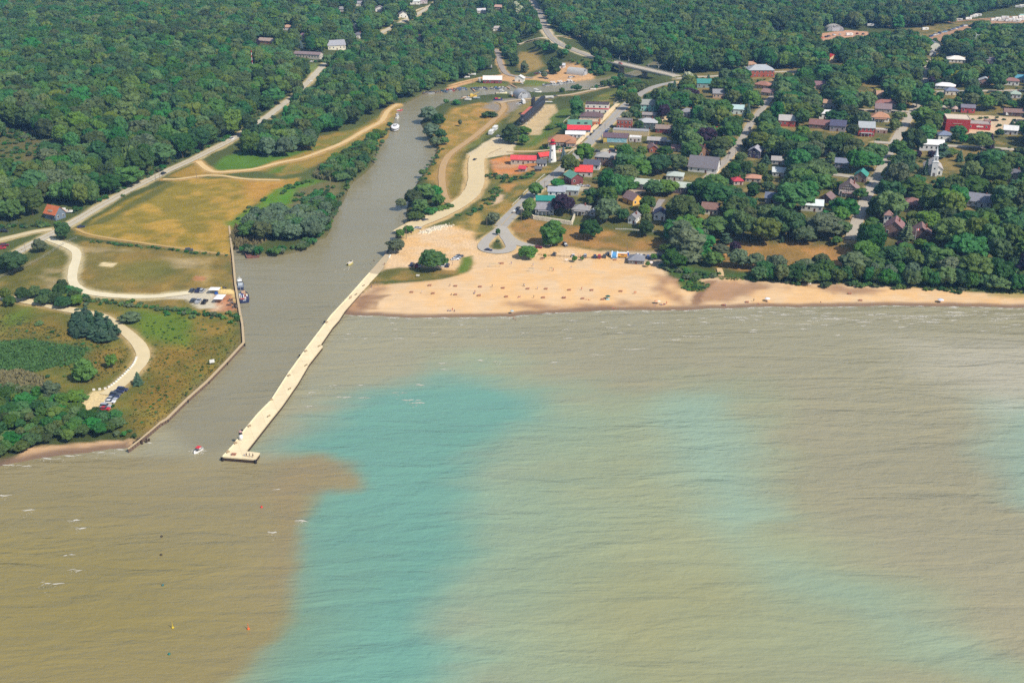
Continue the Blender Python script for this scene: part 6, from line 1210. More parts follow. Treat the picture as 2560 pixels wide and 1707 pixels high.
# red canopied motorboat under way with spray
p = Vector((*G(495, 1128, 0), 0)); yw = dirpx((492,1134),(499,1119)); t = thing('canopy_boat', 'white motorboat with red canopy leaving the harbour', 'boat', p, R(245)); t.scale = (.85,)*3; b = MB(); b.loft(hull_rings(5.6, 2.3, .75), closed=False, cap=True); b.build('hull', mat('white_paint', (248,248,250), .4, .03), t); MB().box((-.6, 0, 1.95), (2.2, 2.0, .14)).build('canopy', mat('red_canvas', (222,62,70), .7), t); MB().box((.7, 0, 1.1), (.2, 1.8, .6)).build('windshield', GLASS, t)
for s in (-1, 1): MB().box((-1.5, s*.9, 1.3), (.06, .06, 1.3)).build('canopy_post', STEEL, t); MB().box((.3, s*.9, 1.3), (.06, .06, 1.3)).build('canopy_post', STEEL, t)
b = MB(); rs = random.Random(2)
for k in range(60):
    a = rs.uniform(0, 6.28); q = Vector((p.x+math.cos(a)*rs.uniform(1.2, 3.6), p.y+math.sin(a)*rs.uniform(.8, 3.4), .06)); e = rs.uniform(.1, .35); b.add([(q.x-e, q.y, .07), (q.x, q.y-e*.6, .07), (q.x+e, q.y, .09), (q.x, q.y+e*.5, .07)], [(0,1,2,3)])
p2 = Vector((*G(876, 662, 0), 0))
for k in range(50):
    u = rs.uniform(0, 9); s = rs.choice((-1, 0, 1)); q = (p2.x-u*.4+s*u*.4, p2.y-2.5-u); e = rs.uniform(.1, .4); b.add([(q[0]-e, q[1], .07), (q[0], q[1]-e*.4, .07), (q[0]+e, q[1], .08), (q[0], q[1]+e*.4, .07)], [(0,1,2,3)])
tag(b.build('wake_spray', mat('white_foam', (232,228,214), .9, .05)), kind='stuff')
# buoys
for px, py, c, hg, lab in ((654,1268,(226,60,50),.9,'round red buoy off the end of the pier'),(621,1572,(236,110,50),2.2,'orange marker float in the brown water'),(432,1569,(206,180,60),2.6,'thin yellow marker pole in the brown water'),(423,1635,(40,120,110),.6,'small green float nearest the bottom of the picture'),(404,1341,(70,62,54),.5,'small dark float in the brown water, upper of two'),(403,1387,(70,62,54),.5,'small dark float in the brown water, lower of two'),(407,1463,(60,110,110),.5,'small teal float in the brown water')):
    b = MB(); b.ball((0, 0, .15), (.45, .45, .4)); b.tube([(0, 0, .3), (0, 0, hg)], [.14, .05], 6); x, y = G(px, py, 0); tag(b.build('buoy', mat('buoy_plastic', c, .5, .05), None, (x, y, 0)), lab, 'buoy')
# ================================================================ BENCHES AND TABLES
def bench_mesh():
    b = MB(); b.box((0, 0, .45), (1.8, .45, .07)); b.box((0, .24, .75), (1.8, .07, .4)); return b
BN = None
for k, (px, py) in enumerate([(676,1118-10),(570,1131),(590,1108),(624,1066),(679,1001),(723,940),(765,879),(817,807),(798,866),(765,914),(724,973),(672,1041),(909,715),(890,737)]):
    p = Pz(px, py, PZ); lab = 'wooden bench, '+ORD[k]+' counted along the pier edges'
    if k == 0: p = Pz(589, 1109, PZ)
    if k == 2: continue
    if BN is None:
        BN = thing('bench', lab, 'bench', p, 1.0, 'benches on the pier'); WB = mat('bench_wood', (176,154,122), .9); BN.scale = (.85,)*3; MB().box((0, 0, .45), (1.8, .5, .08)).build('seat', WB, BN); MB().box((0, .26, .78), (1.8, .08, .42)).build('backrest', WB, BN)
        for s in (-1, 1): MB().box((s*.75, 0, .21), (.1, .45, .42)).build('leg', mat('black_metal', (60,56,54)), BN)
    else: copy_tree(BN, p, .95 if k < 8 else .95+math.pi, lab)
PT = None
def table(px, py, lab, z=None, rz=0.05):
    global PT
    p = P3(px, py) if z is None else Pz(px, py, z)
    if PT is None:
        PT = thing('picnic_table', lab, 'picnic table', p, rz, 'picnic tables on the beach'); w = mat('red_brown_wood', (186,122,98), .85, .15, 2)
        MB().box((0, 0, .75), (2.0, .8, .07)).build('table_top', w, PT)
        for s in (-1, 1): MB().box((0, s*.75, .45), (2.0, .28, .06)).build('seat', w, PT); MB().box((s*.7, 0, .38), (.1, 1.5, .1)).build('frame', w, PT); MB().box((s*.7, .3, .36), (.1, .1, .72)).build('leg', w, PT); MB().box((s*.7, -.3, .36), (.1, .1, .72)).build('leg', w, PT)
    else: copy_tree(PT, p, rz+random.uniform(-.15, .15), lab, scale=.95)
def z7(x, y): return 1280+x/3.675, 400+y/3.675
def z6(x, y): return 640+x/3.675, 400+y/3.675
tl = [z6(1597,1155),z6(1833,1162),z6(2060,1168),z6(2270,1181),z7(145,1187),z7(313,1188),z7(527,1198),z7(733,1200)]
for k, q in enumerate(tl): table(*q, 'red brown picnic table, %s from the left in the back row on the sand' % ORD[k])
tl = [z6(1430,1218),z6(1627,1229),z6(1833,1240),z6(2050,1248),z6(2300,1260),z7(287,1268),z7(480,1270),z7(650,1277),z7(833,1284)]
for k, q in enumerate(tl): table(*q, 'red brown picnic table, %s from the left in the front row on the sand' % ORD[k])
for q, lab in ((z6(2240,954),'picnic table at the left end of the sand car park'),(z6(2262,954),'picnic table second from the left end of the sand car park'),(z7(275,914),'picnic table under the small tree by the beach fence'),(z7(947,922),'picnic table below the snack trailer'),(z7(1000,1210),'dark picnic table at the right end of the beach'),(z7(2160,1310),'picnic table at the waterline right of the creek'),(z7(1945,1337),'picnic table with bathers at the right of the creek mouth'),((2124,735),'picnic table on the far right sand, upper'),((2151,752),'picnic table on the far right sand, lower')): table(*q, lab)
table(585, 1137, 'grey picnic table at the lakeward end of the pier', PZ)
# parasols, shelters and umbrellas on the beach
def umbrella(px, py, c, lab, r=1.1, hg=2.0):
    p = P3(px, py); t = thing('beach_umbrella', lab, 'umbrella', p); rg = lambda q, z: [(q*math.cos(math.pi/4*(k+.5)), q*math.sin(math.pi/4*(k+.5)), z) for k in range(8)]
    MB().loft([rg(r, hg-.5), rg(r*.6, hg-.15), rg(.05, hg)]).build('canopy', mat('umbrella_cloth', c, .8, .05), t); MB().tube([(0, 0, 0), (0, 0, hg)], .035, 5).build('pole', STEEL, t)
for a in [(*z7(880,1276),(46,96,88),'dark green beach umbrella over a white cooler',1.4),(*z7(1325,1320),(236,170,130),'peach umbrella in the crowd left of the creek',1.2),(*z7(1345,1322),(240,226,200),'cream umbrella in the crowd left of the creek',1.1),(1918,753,(236,236,240),'white beach umbrella right of the creek mouth',1.5),(2351,756,(214,220,236),'pale beach umbrella near the right end of the beach',1.7),(1627,662,(238,226,226),'white umbrella right of the beach pavilion',1.3),(1246+34,784,(170,196,206),'pale blue umbrella at the waterline',1.0)]: umbrella(*a)
p = P3(*z7(880,1284)); tag(MB().box((0, 0, .3), (1.7, .8, .6)).build('cooler', mat('pale_plastic', (170,214,226), .5), None, p), 'pale blue cooler under the dark green umbrella', 'cooler')
# volleyball nets and small signs
for k, ((a, b2), lab) in enumerate([((z7(155,1025), z7(195,1028)), 'volleyball net on the sand below the round willow bush'), ((z6(2145,985), z6(2235,985)), 'volleyball net at the left end of the beach'), ((z7(345,1022), z7(372,1025)), 'volleyball net in the middle of the beach')]):
    pa, pb = P3(*a), P3(*b2); t = thing('volleyball_net', lab, 'net', pa, math.atan2(pb.y-pa.y, pb.x-pa.x)); L_ = (pb-pa).length
    for x in (0, L_): MB().tube([(x, 0, 0), (x, 0, 2.5)], .06, 6).build('post', STEEL, t)
    MB().box((L_/2, 0, 2.1), (L_, .03, .7)).build('net', mat('pale_netting', (216,200,170), .9), t)
def signp(px, py, lab, c=(240,236,230)):
    p = P3(px, py); t = thing('beach_sign', lab, 'sign', p)
    for s in (-1, 1): MB().box((s*.7, 0, .8), (.1, .1, 1.6)).build('post', WOODP, t)
    MB().box((0, -.07, 1.4), (1.8, .06, .8)).build('panel', mat('sign_panel', c, .6), t)
signp(*z7(500,935), 'white sign on posts below the beach fence'); signp(2023,715, 'white sign on posts on the right hand beach', (236,236,232)); signp(1045, 694, 'white board on the grass by the pier root')
# ================================================================ PEOPLE
SKIN = mat('skin', (214,160,128), .7, .05)
def person_mesh(pose):
    J = {'stand': dict(hip=(0,0,.92), chest=(0,0,1.32), neck=(0,0,1.48), head=(0,-.02,1.64), lk=(.11,-.03,.5), lf=(.12,0,.06), rk=(-.11,.02,.5), rf=(-.13,.06,.06), le=(.27,.02,1.12), lh=(.29,-.08,.86), re=(-.27,.02,1.12), rh=(-.29,-.06,.86)),
         'sit': dict(hip=(0,0,.16), chest=(0,.12,.55), neck=(0,.1,.7), head=(0,.06,.86), lk=(.16,-.42,.42), lf=(.16,-.7,.06), rk=(-.16,-.42,.42), rf=(-.16,-.72,.06), le=(.3,.05,.38), lh=(.22,-.22,.36), re=(-.3,.05,.38), rh=(-.22,-.22,.36)),
         'lie': dict(hip=(0,0,.14), chest=(0,.42,.15), neck=(0,.58,.16), head=(0,.76,.18), lk=(.12,-.42,.14), lf=(.14,-.84,.08), rk=(-.12,-.42,.2), rf=(-.14,-.82,.08), le=(.36,.32,.1), lh=(.34,.05,.1), re=(-.36,.34,.1), rh=(-.34,.08,.1))}[pose]
    ks = list(J); me = bpy.data.meshes.new('person'); E = [('hip','chest'),('chest','neck'),('neck','head'),('hip','lk'),('lk','lf'),('hip','rk'),('rk','rf'),('chest','le'),('le','lh'),('chest','re'),('re','rh')]
    me.from_pydata([J[k] for k in ks], [(ks.index(a), ks.index(b)) for a, b in E], []); o = bpy.data.objects.new('person', me); C.objects.link(o); o.modifiers.new('s', 'SKIN')
    rad = dict(hip=.15, chest=.17, neck=.065, head=.11, lk=.075, lf=.055, rk=.075, rf=.055, le=.05, lh=.04, re=.05, rh=.04)
    for k, sv in zip(ks, me.skin_vertices[0].data): sv.radius = (rad[k], rad[k]*.8); sv.use_root = k == 'hip'
    o.modifiers.new('d', 'SUBSURF').levels = 1
    dg = bpy.context.evaluated_depsgraph_get(); m2 = bpy.data.meshes.new_from_object(o.evaluated_get(dg)); bpy.data.objects.remove(o); m2.materials.clear(); m2.materials.append(SKIN); return m2, J
PM = {}
def person(px, py, lab, pose='stand', shirt=(200,60,60), pants=(50,60,100), rz=None, z=None, hair=(70,50,40)):
    p = P3(px, py) if z is None else Pz(px, py, z)
    if pose not in PM: PM[pose] = person_mesh(pose)
    me, J = PM[pose]; o = bpy.data.objects.new('person', me); C.objects.link(o); o.location = p; o.rotation_euler = (0, 0, random.uniform(-3, 3) if rz is None else rz); tag(o, lab, 'person', 'people by the lake')
    key = ('cl', pose)
    if key not in PM:
        c, hp, hd = Vector(J['chest']), Vector(J['hip']), Vector(J['head'])
        s = MB(); s.tube([hp.lerp(c, .25), hp.lerp(c, .7), c, c.lerp(Vector(J['neck']), .7)], [.19, .19, .21, .1], 8)
        for e in ('le', 're'): s.tube([c, c.lerp(Vector(J[e]), .9)], [.11, .09], 6)
        q = MB(); q.tube([hp.lerp(c, .3), hp], [.19, .19], 8)
        for e in ('lk', 'rk'): q.tube([hp, hp.lerp(Vector(J[e]), .85)], [.13, .11], 6)
        hr = MB().ball(tuple(hd+Vector((0, .03, .06))), (.12, .13, .12))
        PM[key] = (s, q, hr)
    s, q, hr = PM[key]
    if shirt: s.build('shirt', mat('cloth', shirt, .9, .06), o)
    q.build('shorts', mat('cloth', pants, .9, .06), o); hr.build('hair', mat('hair', hair, .7), o)
    return o
RED_, BLU_, BLK2, WHT_, PNK, GRN, ORG = (206,54,56), (60,96,170), (44,44,50), (236,236,236), (226,130,140), (70,150,110), (230,130,60)
for a in [(616.4,1141,'person in dark clothes, left of three standing at the pier end','stand',BLK2,BLK2,None,PZ),(624,1142,'person in grey, middle of three standing at the pier end','stand',(110,110,110),BLK2,None,PZ),(632.6,1143,'person in dark clothes, right of three standing at the pier end','stand',BLK2,(60,50,40),None,PZ),(611,1139,'person in pale clothes fishing at the pier end','sit',(200,200,206),BLU_,None,PZ),(878,746,'person in a dark red shirt walking on the pier','stand',(140,50,50),BLK2,None,PZ),(875,748,'person in brown walking on the pier','stand',(150,110,90),BLK2,None,PZ),(961,664,'person in dark red at the pier root','stand',(150,40,40),BLK2),
 (929,720,'person in dark clothes at the sand edge by the pier','stand',BLK2,BLU_),(935,656,'person in black standing by the pier root wall','stand',BLK2,BLK2),(963,635,'person in black at the top of the pier','stand',BLK2,BLK2),(1055,790,'x','stand',BLK2,BLK2) if False else (1132,663,'person in dark shirt by the sand patch of grass','stand',BLK2,BLU_)]: person(*a)
bp_ = [(*z6(1525,1226),'stand',WHT_,WHT_,'white towel wrapped person on the left sand'),(*z6(1782,1165),'stand',BLK2,BLU_,'dark clad person beside the second back row table'),(*z6(1795,1240),'sit',BLK2,BLU_,'person in black sitting left of the third front table'),(*z6(2012,1222),'stand',RED_,BLU_,'person in red standing above the fourth front table'),(*z6(2005,1230),'sit',BLU_,BLU_,'person in blue sitting above the fourth front table'),(*z6(2170,1170),'stand',BLK2,BLK2,'small dark figure right of the third back row table'),(*z6(2345,960),'stand',BLU_,BLU_,'person in blue near the car park tables'),
 (*z7(115,1166),'stand',WHT_,BLK2,'person in white top above the fifth back row table'),(*z7(108,1162),'stand',BLK2,BLK2,'person in black beside the white top'),(*z7(233,1188),'stand',(180,196,216),BLU_,'person in pale blue between back row tables'),(*z7(200,1270),'stand',BLK2,BLK2,'person in black left of the sixth front table'),(*z7(640,1195),'stand',RED_,RED_,'person in red in the back row'),(*z7(543,998),'stand',BLU_,WHT_,'person in blue alone on the upper sand'),(*z7(381,1020),'stand',RED_,BLK2,'person in red at the middle net'),(*z7(193,978),'stand',BLU_,WHT_,'person in blue at the left net'),(*z7(1122,1232),'stand',RED_,RED_,'person in red, left of the pair at the right of the beach'),(*z7(1137,1230),'stand',ORG,RED_,'person in orange, right of the pair at the right of the beach'),
 (*z7(462,1268),'sit',BLU_,BLK2,'person in blue sitting at the left of the crowded table'),(*z7(475,1262),'sit',WHT_,BLK2,'person in white sitting at the crowded table'),(*z7(488,1268),'sit',(110,100,160),BLK2,'person in violet sitting at the right of the crowded table'),(*z7(75,1260),'sit',PNK,BLU_,'person in pink sitting by the left front tables'),(*z7(60,1264),'sit',RED_,BLU_,'person in red sitting by the left front tables'),(*z7(680,1284),'lie',None,BLK2,'sunbather lying right of the seventh front table'),(*z7(705,1286),'lie',None,RED_,'sunbather in red lying further right of the seventh front table'),(*z7(870,1282),'sit',BLK2,BLK2,'person in black sitting under the dark green umbrella'),
 (*z7(1360,1330),'sit',BLU_,BLU_,'person in blue sitting left in the creek side crowd'),(*z7(1375,1334),'sit',(110,80,140),BLU_,'person in violet sitting in the creek side crowd'),(*z7(1392,1332),'sit',RED_,BLU_,'person in red sitting in the creek side crowd'),(*z7(1405,1330),'sit',BLU_,RED_,'person in blue and red in the creek side crowd'),(*z7(1420,1326),'stand',RED_,RED_,'person in red standing at the right of the creek side crowd'),(*z7(1310,1338),'lie',None,BLU_,'sunbather lying at the left of the creek side crowd'),(*z7(930,1362),'lie',None,RED_,'sunbather lying near the waterline, left of two'),(*z7(950,1366),'lie',None,(150,60,60),'sunbather lying near the waterline, right of two'),
 (1765/1.0+0,780,'stand',None,BLU_,'x'),
 (*z6(1765,1388),'sit',BLU_,BLU_,'person in blue at the waterline on the left beach'),(*z6(1785,1390),'sit',(90,110,170),BLU_,'second person in blue at the waterline on the left beach'),(*z6(1805,1386),'stand',RED_,RED_,'person in red at the waterline on the left beach'),(*z6(1825,1390),'sit',BLK2,BLU_,'person in black at the waterline on the left beach'),(*z7(1940,1340),'sit',(140,60,80),BLU_,'person in maroon right of the creek mouth'),(*z7(1962,1342),'sit',BLU_,BLU_,'person in blue right of the creek mouth'),(*z7(2220,1300),'stand',BLK2,BLK2,'person in black on the sand right of the creek'),(*z7(2265,1322),'lie',None,RED_,'sunbather in red right of the creek'),(2052,755,'lie',None,BLK2,'dark clad sunbather on the far right sand'),(2349,757,'sit',BLU_,WHT_,'person sitting under the pale right hand umbrella'),(1917,755,'sit',BLK2,BLU_,'person sitting under the white umbrella by the creek'),(1451,645,'stand',RED_,BLK2,'person in red at the beach fence'),(1447,645,'stand',PNK,BLK2,'person in pink at the beach fence'),(1530,648,'sit',BLU_,BLK2,'person by the inflatable slide'),(1663,656,'stand',BLK2,BLK2,'person in black under the beach trees'),(2128,600,'stand',BLK2,BLK2,'person in black at the foot of the lower street')]
for px, py, pose, s, q, lab in bp_:
    if lab != 'x': person(px, py, lab, pose, s, q)
for px, py, lab, s in ((1285,800,'bather standing in the shallows, left of two',RED_),(1290,803,'bather wading in the shallows, right of two',None)):
    x, y = G(px, py, 0); o = person(px, py, lab, 'stand', s, BLK2, z=-.35)
rp = random.Random(5)
for k in range(26):
    px = 1430+rp.uniform(0, 34); py = 352+rp.uniform(-4, 20)-(px-1430)*.2
    c = rp.choice((RED_, WHT_, BLU_, BLK2, PNK, RED_)); person(px, py, '%s clad diner on the restaurant terrace, %s in the crowd' % ({RED_: 'red', WHT_: 'white', BLU_: 'blue', BLK2: 'dark', PNK: 'pink'}[c], ORD[k]), rp.choice(('stand', 'sit')), c, BLK2)
# ================================================================ TREES
def leafmat(name, dark, light, hv=.05, satv=.15, val=.35):
    m, N, L, b = newmat(name)
    oi = N.new('ShaderNodeObjectInfo'); tc = N.new('ShaderNodeTexCoord'); nz = N.new('ShaderNodeTexNoise'); nz.inputs['Scale'].default_value = .45; nz.inputs['Detail'].default_value = 5
    L.new(tc.outputs['Object'], nz.inputs['Vector'])
    mx = N.new('ShaderNodeMixRGB'); mx.inputs[1].default_value = dark+(1,); mx.inputs[2].default_value = light+(1,); L.new(nz.outputs['Fac'], mx.inputs[0])
    hs = N.new('ShaderNodeHueSaturation'); L.new(mx.outputs[0], hs.inputs['Color'])
    def mr(lo, hi, mul):
        a = N.new('ShaderNodeMath'); a.operation = 'MULTIPLY'; a.inputs[1].default_value = mul; L.new(oi.outputs['Random'], a.inputs[0]); f = N.new('ShaderNodeMath'); f.operation = 'FRACT'; L.new(a.outputs[0], f.inputs[0])
        r = N.new('ShaderNodeMapRange'); r.inputs[3].default_value = lo; r.inputs[4].default_value = hi; L.new(f.outputs[0], r.inputs[0]); return r.outputs[0]
    L.new(mr(.5-hv, .5+hv*.5, 7.13), hs.inputs['Hue']); L.new(mr(1-satv, 1+satv, 13.7), hs.inputs['Saturation']); L.new(mr(1-val, 1+val, 3.3), hs.inputs['Value'])
    L.new(hs.outputs[0], b.inputs['Base Color']); b.inputs['Roughness'].default_value = .65; b.inputs['Specular IOR Level'].default_value = .2
    return m
LEAF = leafmat('broadleaf_foliage', (.014, .062, .017), (.066, .160, .034), .06, .15, .5)
LEAFS = leafmat('willow_foliage', (.05, .092, .048), (.11, .165, .095), .02, .1, .2)
LEAFC = leafmat('conifer_foliage', (.022, .06, .034), (.06, .11, .06), .02, .1, .25)
LEAFP = leafmat('copper_beech_foliage', (.016, .008, .02), (.05, .022, .045), .02, .1, .15)
LEAFY = leafmat('yellow_foliage', (.16, .19, .015), (.34, .34, .03), .02, .1, .15)
LEAFL = leafmat('bright_green_foliage', (.036, .10, .014), (.10, .20, .03), .02, .1, .15)
LEAFB = leafmat('blue_spruce_foliage', (.05, .09, .1), (.12, .17, .18), .02, .1, .15)
LEAFG = leafmat('grey_green_foliage', (.055, .085, .04), (.12, .16, .08), .03, .1, .2)
LEAFM = leafmat('mid_green_foliage', (.036, .078, .016), (.09, .155, .038), .05, .15, .3)
LEAFF = leafmat('pale_blossom_foliage', (.25, .29, .17), (.42, .44, .30), .02, .1, .1)
BARK = mat('tree_bark', (104,92,78), .9, .2)
ICO = None
def ico():
    global ICO
    if ICO is None:
        import bmesh
        bm = bmesh.new(); bmesh.ops.create_icosphere(bm, subdivisions=2, radius=1)
        ICO = (np.array([v.co[:] for v in bm.verts]), [tuple(v.index for v in f.verts) for f in bm.faces]); bm.free()
    return ICO
def crown_mesh(name, seed, shape, lobes, leaves, m, lr=(.2, .34)):
    """shape(r) -> list of lobe centres & radii in a unit tree (height 1, radius .4); rough leafy lobes plus loose leaf clumps"""
    r = np.random.default_rng(seed); V, F = ico(); vs = []; fs = []; o = 0
    L_ = shape(r, lobes)
    for (c, rad, sq) in L_:
        n = r.normal(size=(4, 3)); q = V.copy(); bump = np.ones(len(V))
        for k in range(4): bump += .13*np.sin(V@n[k]*3.4+k*1.7+c[0]*9)
        bump += r.normal(0, .13, len(V))
        q = q*bump[:, None]*np.array([rad, rad, rad*sq])+np.array(c); vs.append(q); fs += [tuple(i+o for i in f) for f in F]; o += len(V)
    vs = np.concatenate(vs); ex = []; 
    for k in range(leaves):
        c, rad, sq = L_[r.integers(len(L_))]; d = r.normal(size=3); d[2] = abs(d[2])*.9-.25; d /= np.linalg.norm(d)
        p = np.array(c)+d*np.array([rad, rad, rad*sq])*r.uniform(.92, 1.32); t = r.normal(size=3); t -= d*(t@d)*.6; t /= np.linalg.norm(t); u = np.cross(d, t); s = r.uniform(.012, .034)
        ex += [p-t*s, p+u*s*.8+d*s*.3, p+t*s, p-u*s*.8]; fs.append((o, o+1, o+2, o+3)); o += 4
    V2 = np.concatenate([vs, np.array(ex)]) if ex else vs
    me = bpy.data.meshes.new(name); me.from_pydata(V2.tolist(), [], fs); me.materials.append(m); me.update(); return me
def round_shape(r, n):
    out = []
    for k in range(n):
        a = r.uniform(0, 6.283); z = r.uniform(0, 1)**.8; rr_ = .30*math.sqrt(max(0.02, 1-(z*1.55-.62)**2)); rr_ *= r.uniform(.72, 1.08)
        out.append(((rr_*math.cos(a), rr_*math.sin(a), .30+z*.55), r.uniform(.07, .13), r.uniform(.85, 1.1)))
    out.append(((0, 0, .56), .29, 1.0)); return out
def wide_shape(r, n):
    out = []
    for k in range(n):
        a = r.uniform(0, 6.283); z = r.uniform(0, 1); rr_ = .40*math.sqrt(1-z*z*.75)*r.uniform(.6, 1.05)
        out.append(((rr_*math.cos(a), rr_*math.sin(a), .36+z*.40), r.uniform(.08, .145), r.uniform(.8, 1.0)))
    out.append(((0, 0, .52), .33, .75)); return out
def tall_shape(r, n):
    out = []
    for k in range(n):
        a = r.uniform(0, 6.283); z = r.uniform(0, 1); rr_ = .20*math.sin(math.pi*min(1, .18+z*.78))*r.uniform(.6, 1.1)
        out.append(((rr_*math.cos(a), rr_*math.sin(a), .16+z*.74), r.uniform(.08, .13), r.uniform(.9, 1.3)))
    out.append(((0, 0, .5), .16, 2.0)); return out
def clump_shape(r, n):
    out = []
    for k in range(n):
        a = r.uniform(0, 6.283); d = math.sqrt(r.uniform(0, 1))*.42; out.append(((d*math.cos(a), d*math.sin(a), r.uniform(.22, .72-d*.6)), r.uniform(.10, .19), r.uniform(.85, 1.15)))
    return out
def conifer_mesh(name, seed, m, slim=.17):
    r = np.random.default_rng(seed); vs = []; fs = []; o = 0; tiers = 11
    for k in range(tiers):
        z = .08+.86*k/tiers; rad = slim*(1-k/tiers)**.9+.02; n = 13; top = z+.14
        ring = []
        for i in range(n):
            a = 2*math.pi*i/n+k; q = rad*(1.12 if i % 2 else .72)*r.uniform(.8, 1.2); ring.append((q*math.cos(a), q*math.sin(a), z-r.uniform(0, .03)))
        vs += ring+[(0, 0, top), (0, 0, z+.02)]
        for i in range(n): fs += [(o+i, o+(i+1) % n, o+n), (o+(i+1) % n, o+i, o+n+1)]
        o += n+2
    me = bpy.data.meshes.new(name); me.from_pydata(vs, [], fs); me.materials.append(m); me.update(); return me
def pine_mesh(name, seed, m):
    def sh(r, n):
        out = []
        for k in range(n):
            z = r.uniform(0, 1); a = r.uniform(0, 6.283); q = .2*(1-z*.75)*r.uniform(.3, 1.1); out.append(((q*math.cos(a), q*math.sin(a), .22+z*.66), r.uniform(.06, .11)*(1.2-z*.4), .8))
        return out
    return crown_mesh(name, seed, sh, 26, 260, m)
CR = {'broad': [crown_mesh('crown', 100+k, round_shape, 46, 1300, LEAF if k not in (2, 4) else LEAFM) for k in range(5)]+[crown_mesh('crown', 120+k, wide_shape, 44, 1300, LEAF) for k in range(3)],
      'tall': [crown_mesh('crown', 140+k, tall_shape, 40, 1000, LEAF) for k in range(2)],
      'willow': [crown_mesh('crown', 160+k, round_shape, 40, 1600, LEAFS) for k in range(2)],
      'conifer': [conifer_mesh('crown', 170+k, LEAFC) for k in range(2)], 'pine': [pine_mesh('crown', 175+k, LEAFC) for k in range(2)],
      'shrub': [crown_mesh('foliage', 180+k, clump_shape, 22, 700, LEAF) for k in range(4)]}
def trunk_mesh(seed):
    r = random.Random(seed); b = MB(); b.tube([(0, 0, -.06), (.005, 0, .15), (0, .01, .3), (.01, 0, .5)], [.026, .02, .016, .008], 7)
    for k in range(5):
        a = k*1.26+r.random(); z = r.uniform(.2, .34); b.tube([(0, 0, z), (.12*math.cos(a), .12*math.sin(a), z+.12), (.22*math.cos(a), .22*math.sin(a), z+.22)], [.011, .008, .004], 5)
    me = bpy.data.meshes.new('trunk'); me.from_pydata(b.v, [], b.f); me.materials.append(BARK); return me
TR = [trunk_mesh(k) for k in range(3)]
def near_mark(x, y, px, py):
    best = min(MARKS, key=lambda m_: (m_[0]-x)**2+((m_[1]-y)*.8)**2); dx = best[0]-x; dy = best[1]-y; d = math.hypot(dx, dy)
    if abs(dx) > abs(dy): rel = 'left of' if dx > 0 else 'right of'
    else: rel = 'in front of' if dy > 0 else 'behind'
    return ('just ' if d < 16 else '' if d < 40 else 'well ')+rel+' the '+best[2], d
KW = {'broad': 'broadleaf_tree', 'tall': 'tall_tree', 'willow': 'willow_tree', 'conifer': 'conifer_tree', 'pine': 'pine_tree', 'shrub': 'shrub'}
CATK = {'shrub': 'shrub'}
USEDL = {}
ri = random.Random(77)
def plant(kind, x, y, hgt, rad, label, group, m=None, z=None, var=None):
    z = h(x, y) if z is None else z
    t = thing(KW[kind], label, CATK.get(kind, 'tree'), (x, y, z), ri.uniform(0, 6.28), group)
    k0 = {'broad': .40, 'tall': .27, 'willow': .40, 'conifer': .18, 'pine': .27, 'shrub': .55}[kind]
    t.scale = (rad/k0, rad/k0, hgt)
    ms = CR[kind]; me = ms[ri.randrange(len(ms)) if var is None else var]
    c = bpy.data.objects.new('crown' if kind != 'shrub' else 'foliage', me); C.objects.link(c); c.parent = t
    if m: c.material_slots[0].link = 'OBJECT'; c.material_slots[0].material = m
    if kind != 'shrub':
        q = bpy.data.objects.new('trunk', TR[ri.randrange(3)]); C.objects.link(q); q.parent = t; q.scale = (k0/rad*hgt, k0/rad*hgt, 1) if rad < hgt else (1, 1, 1)
    return t, c
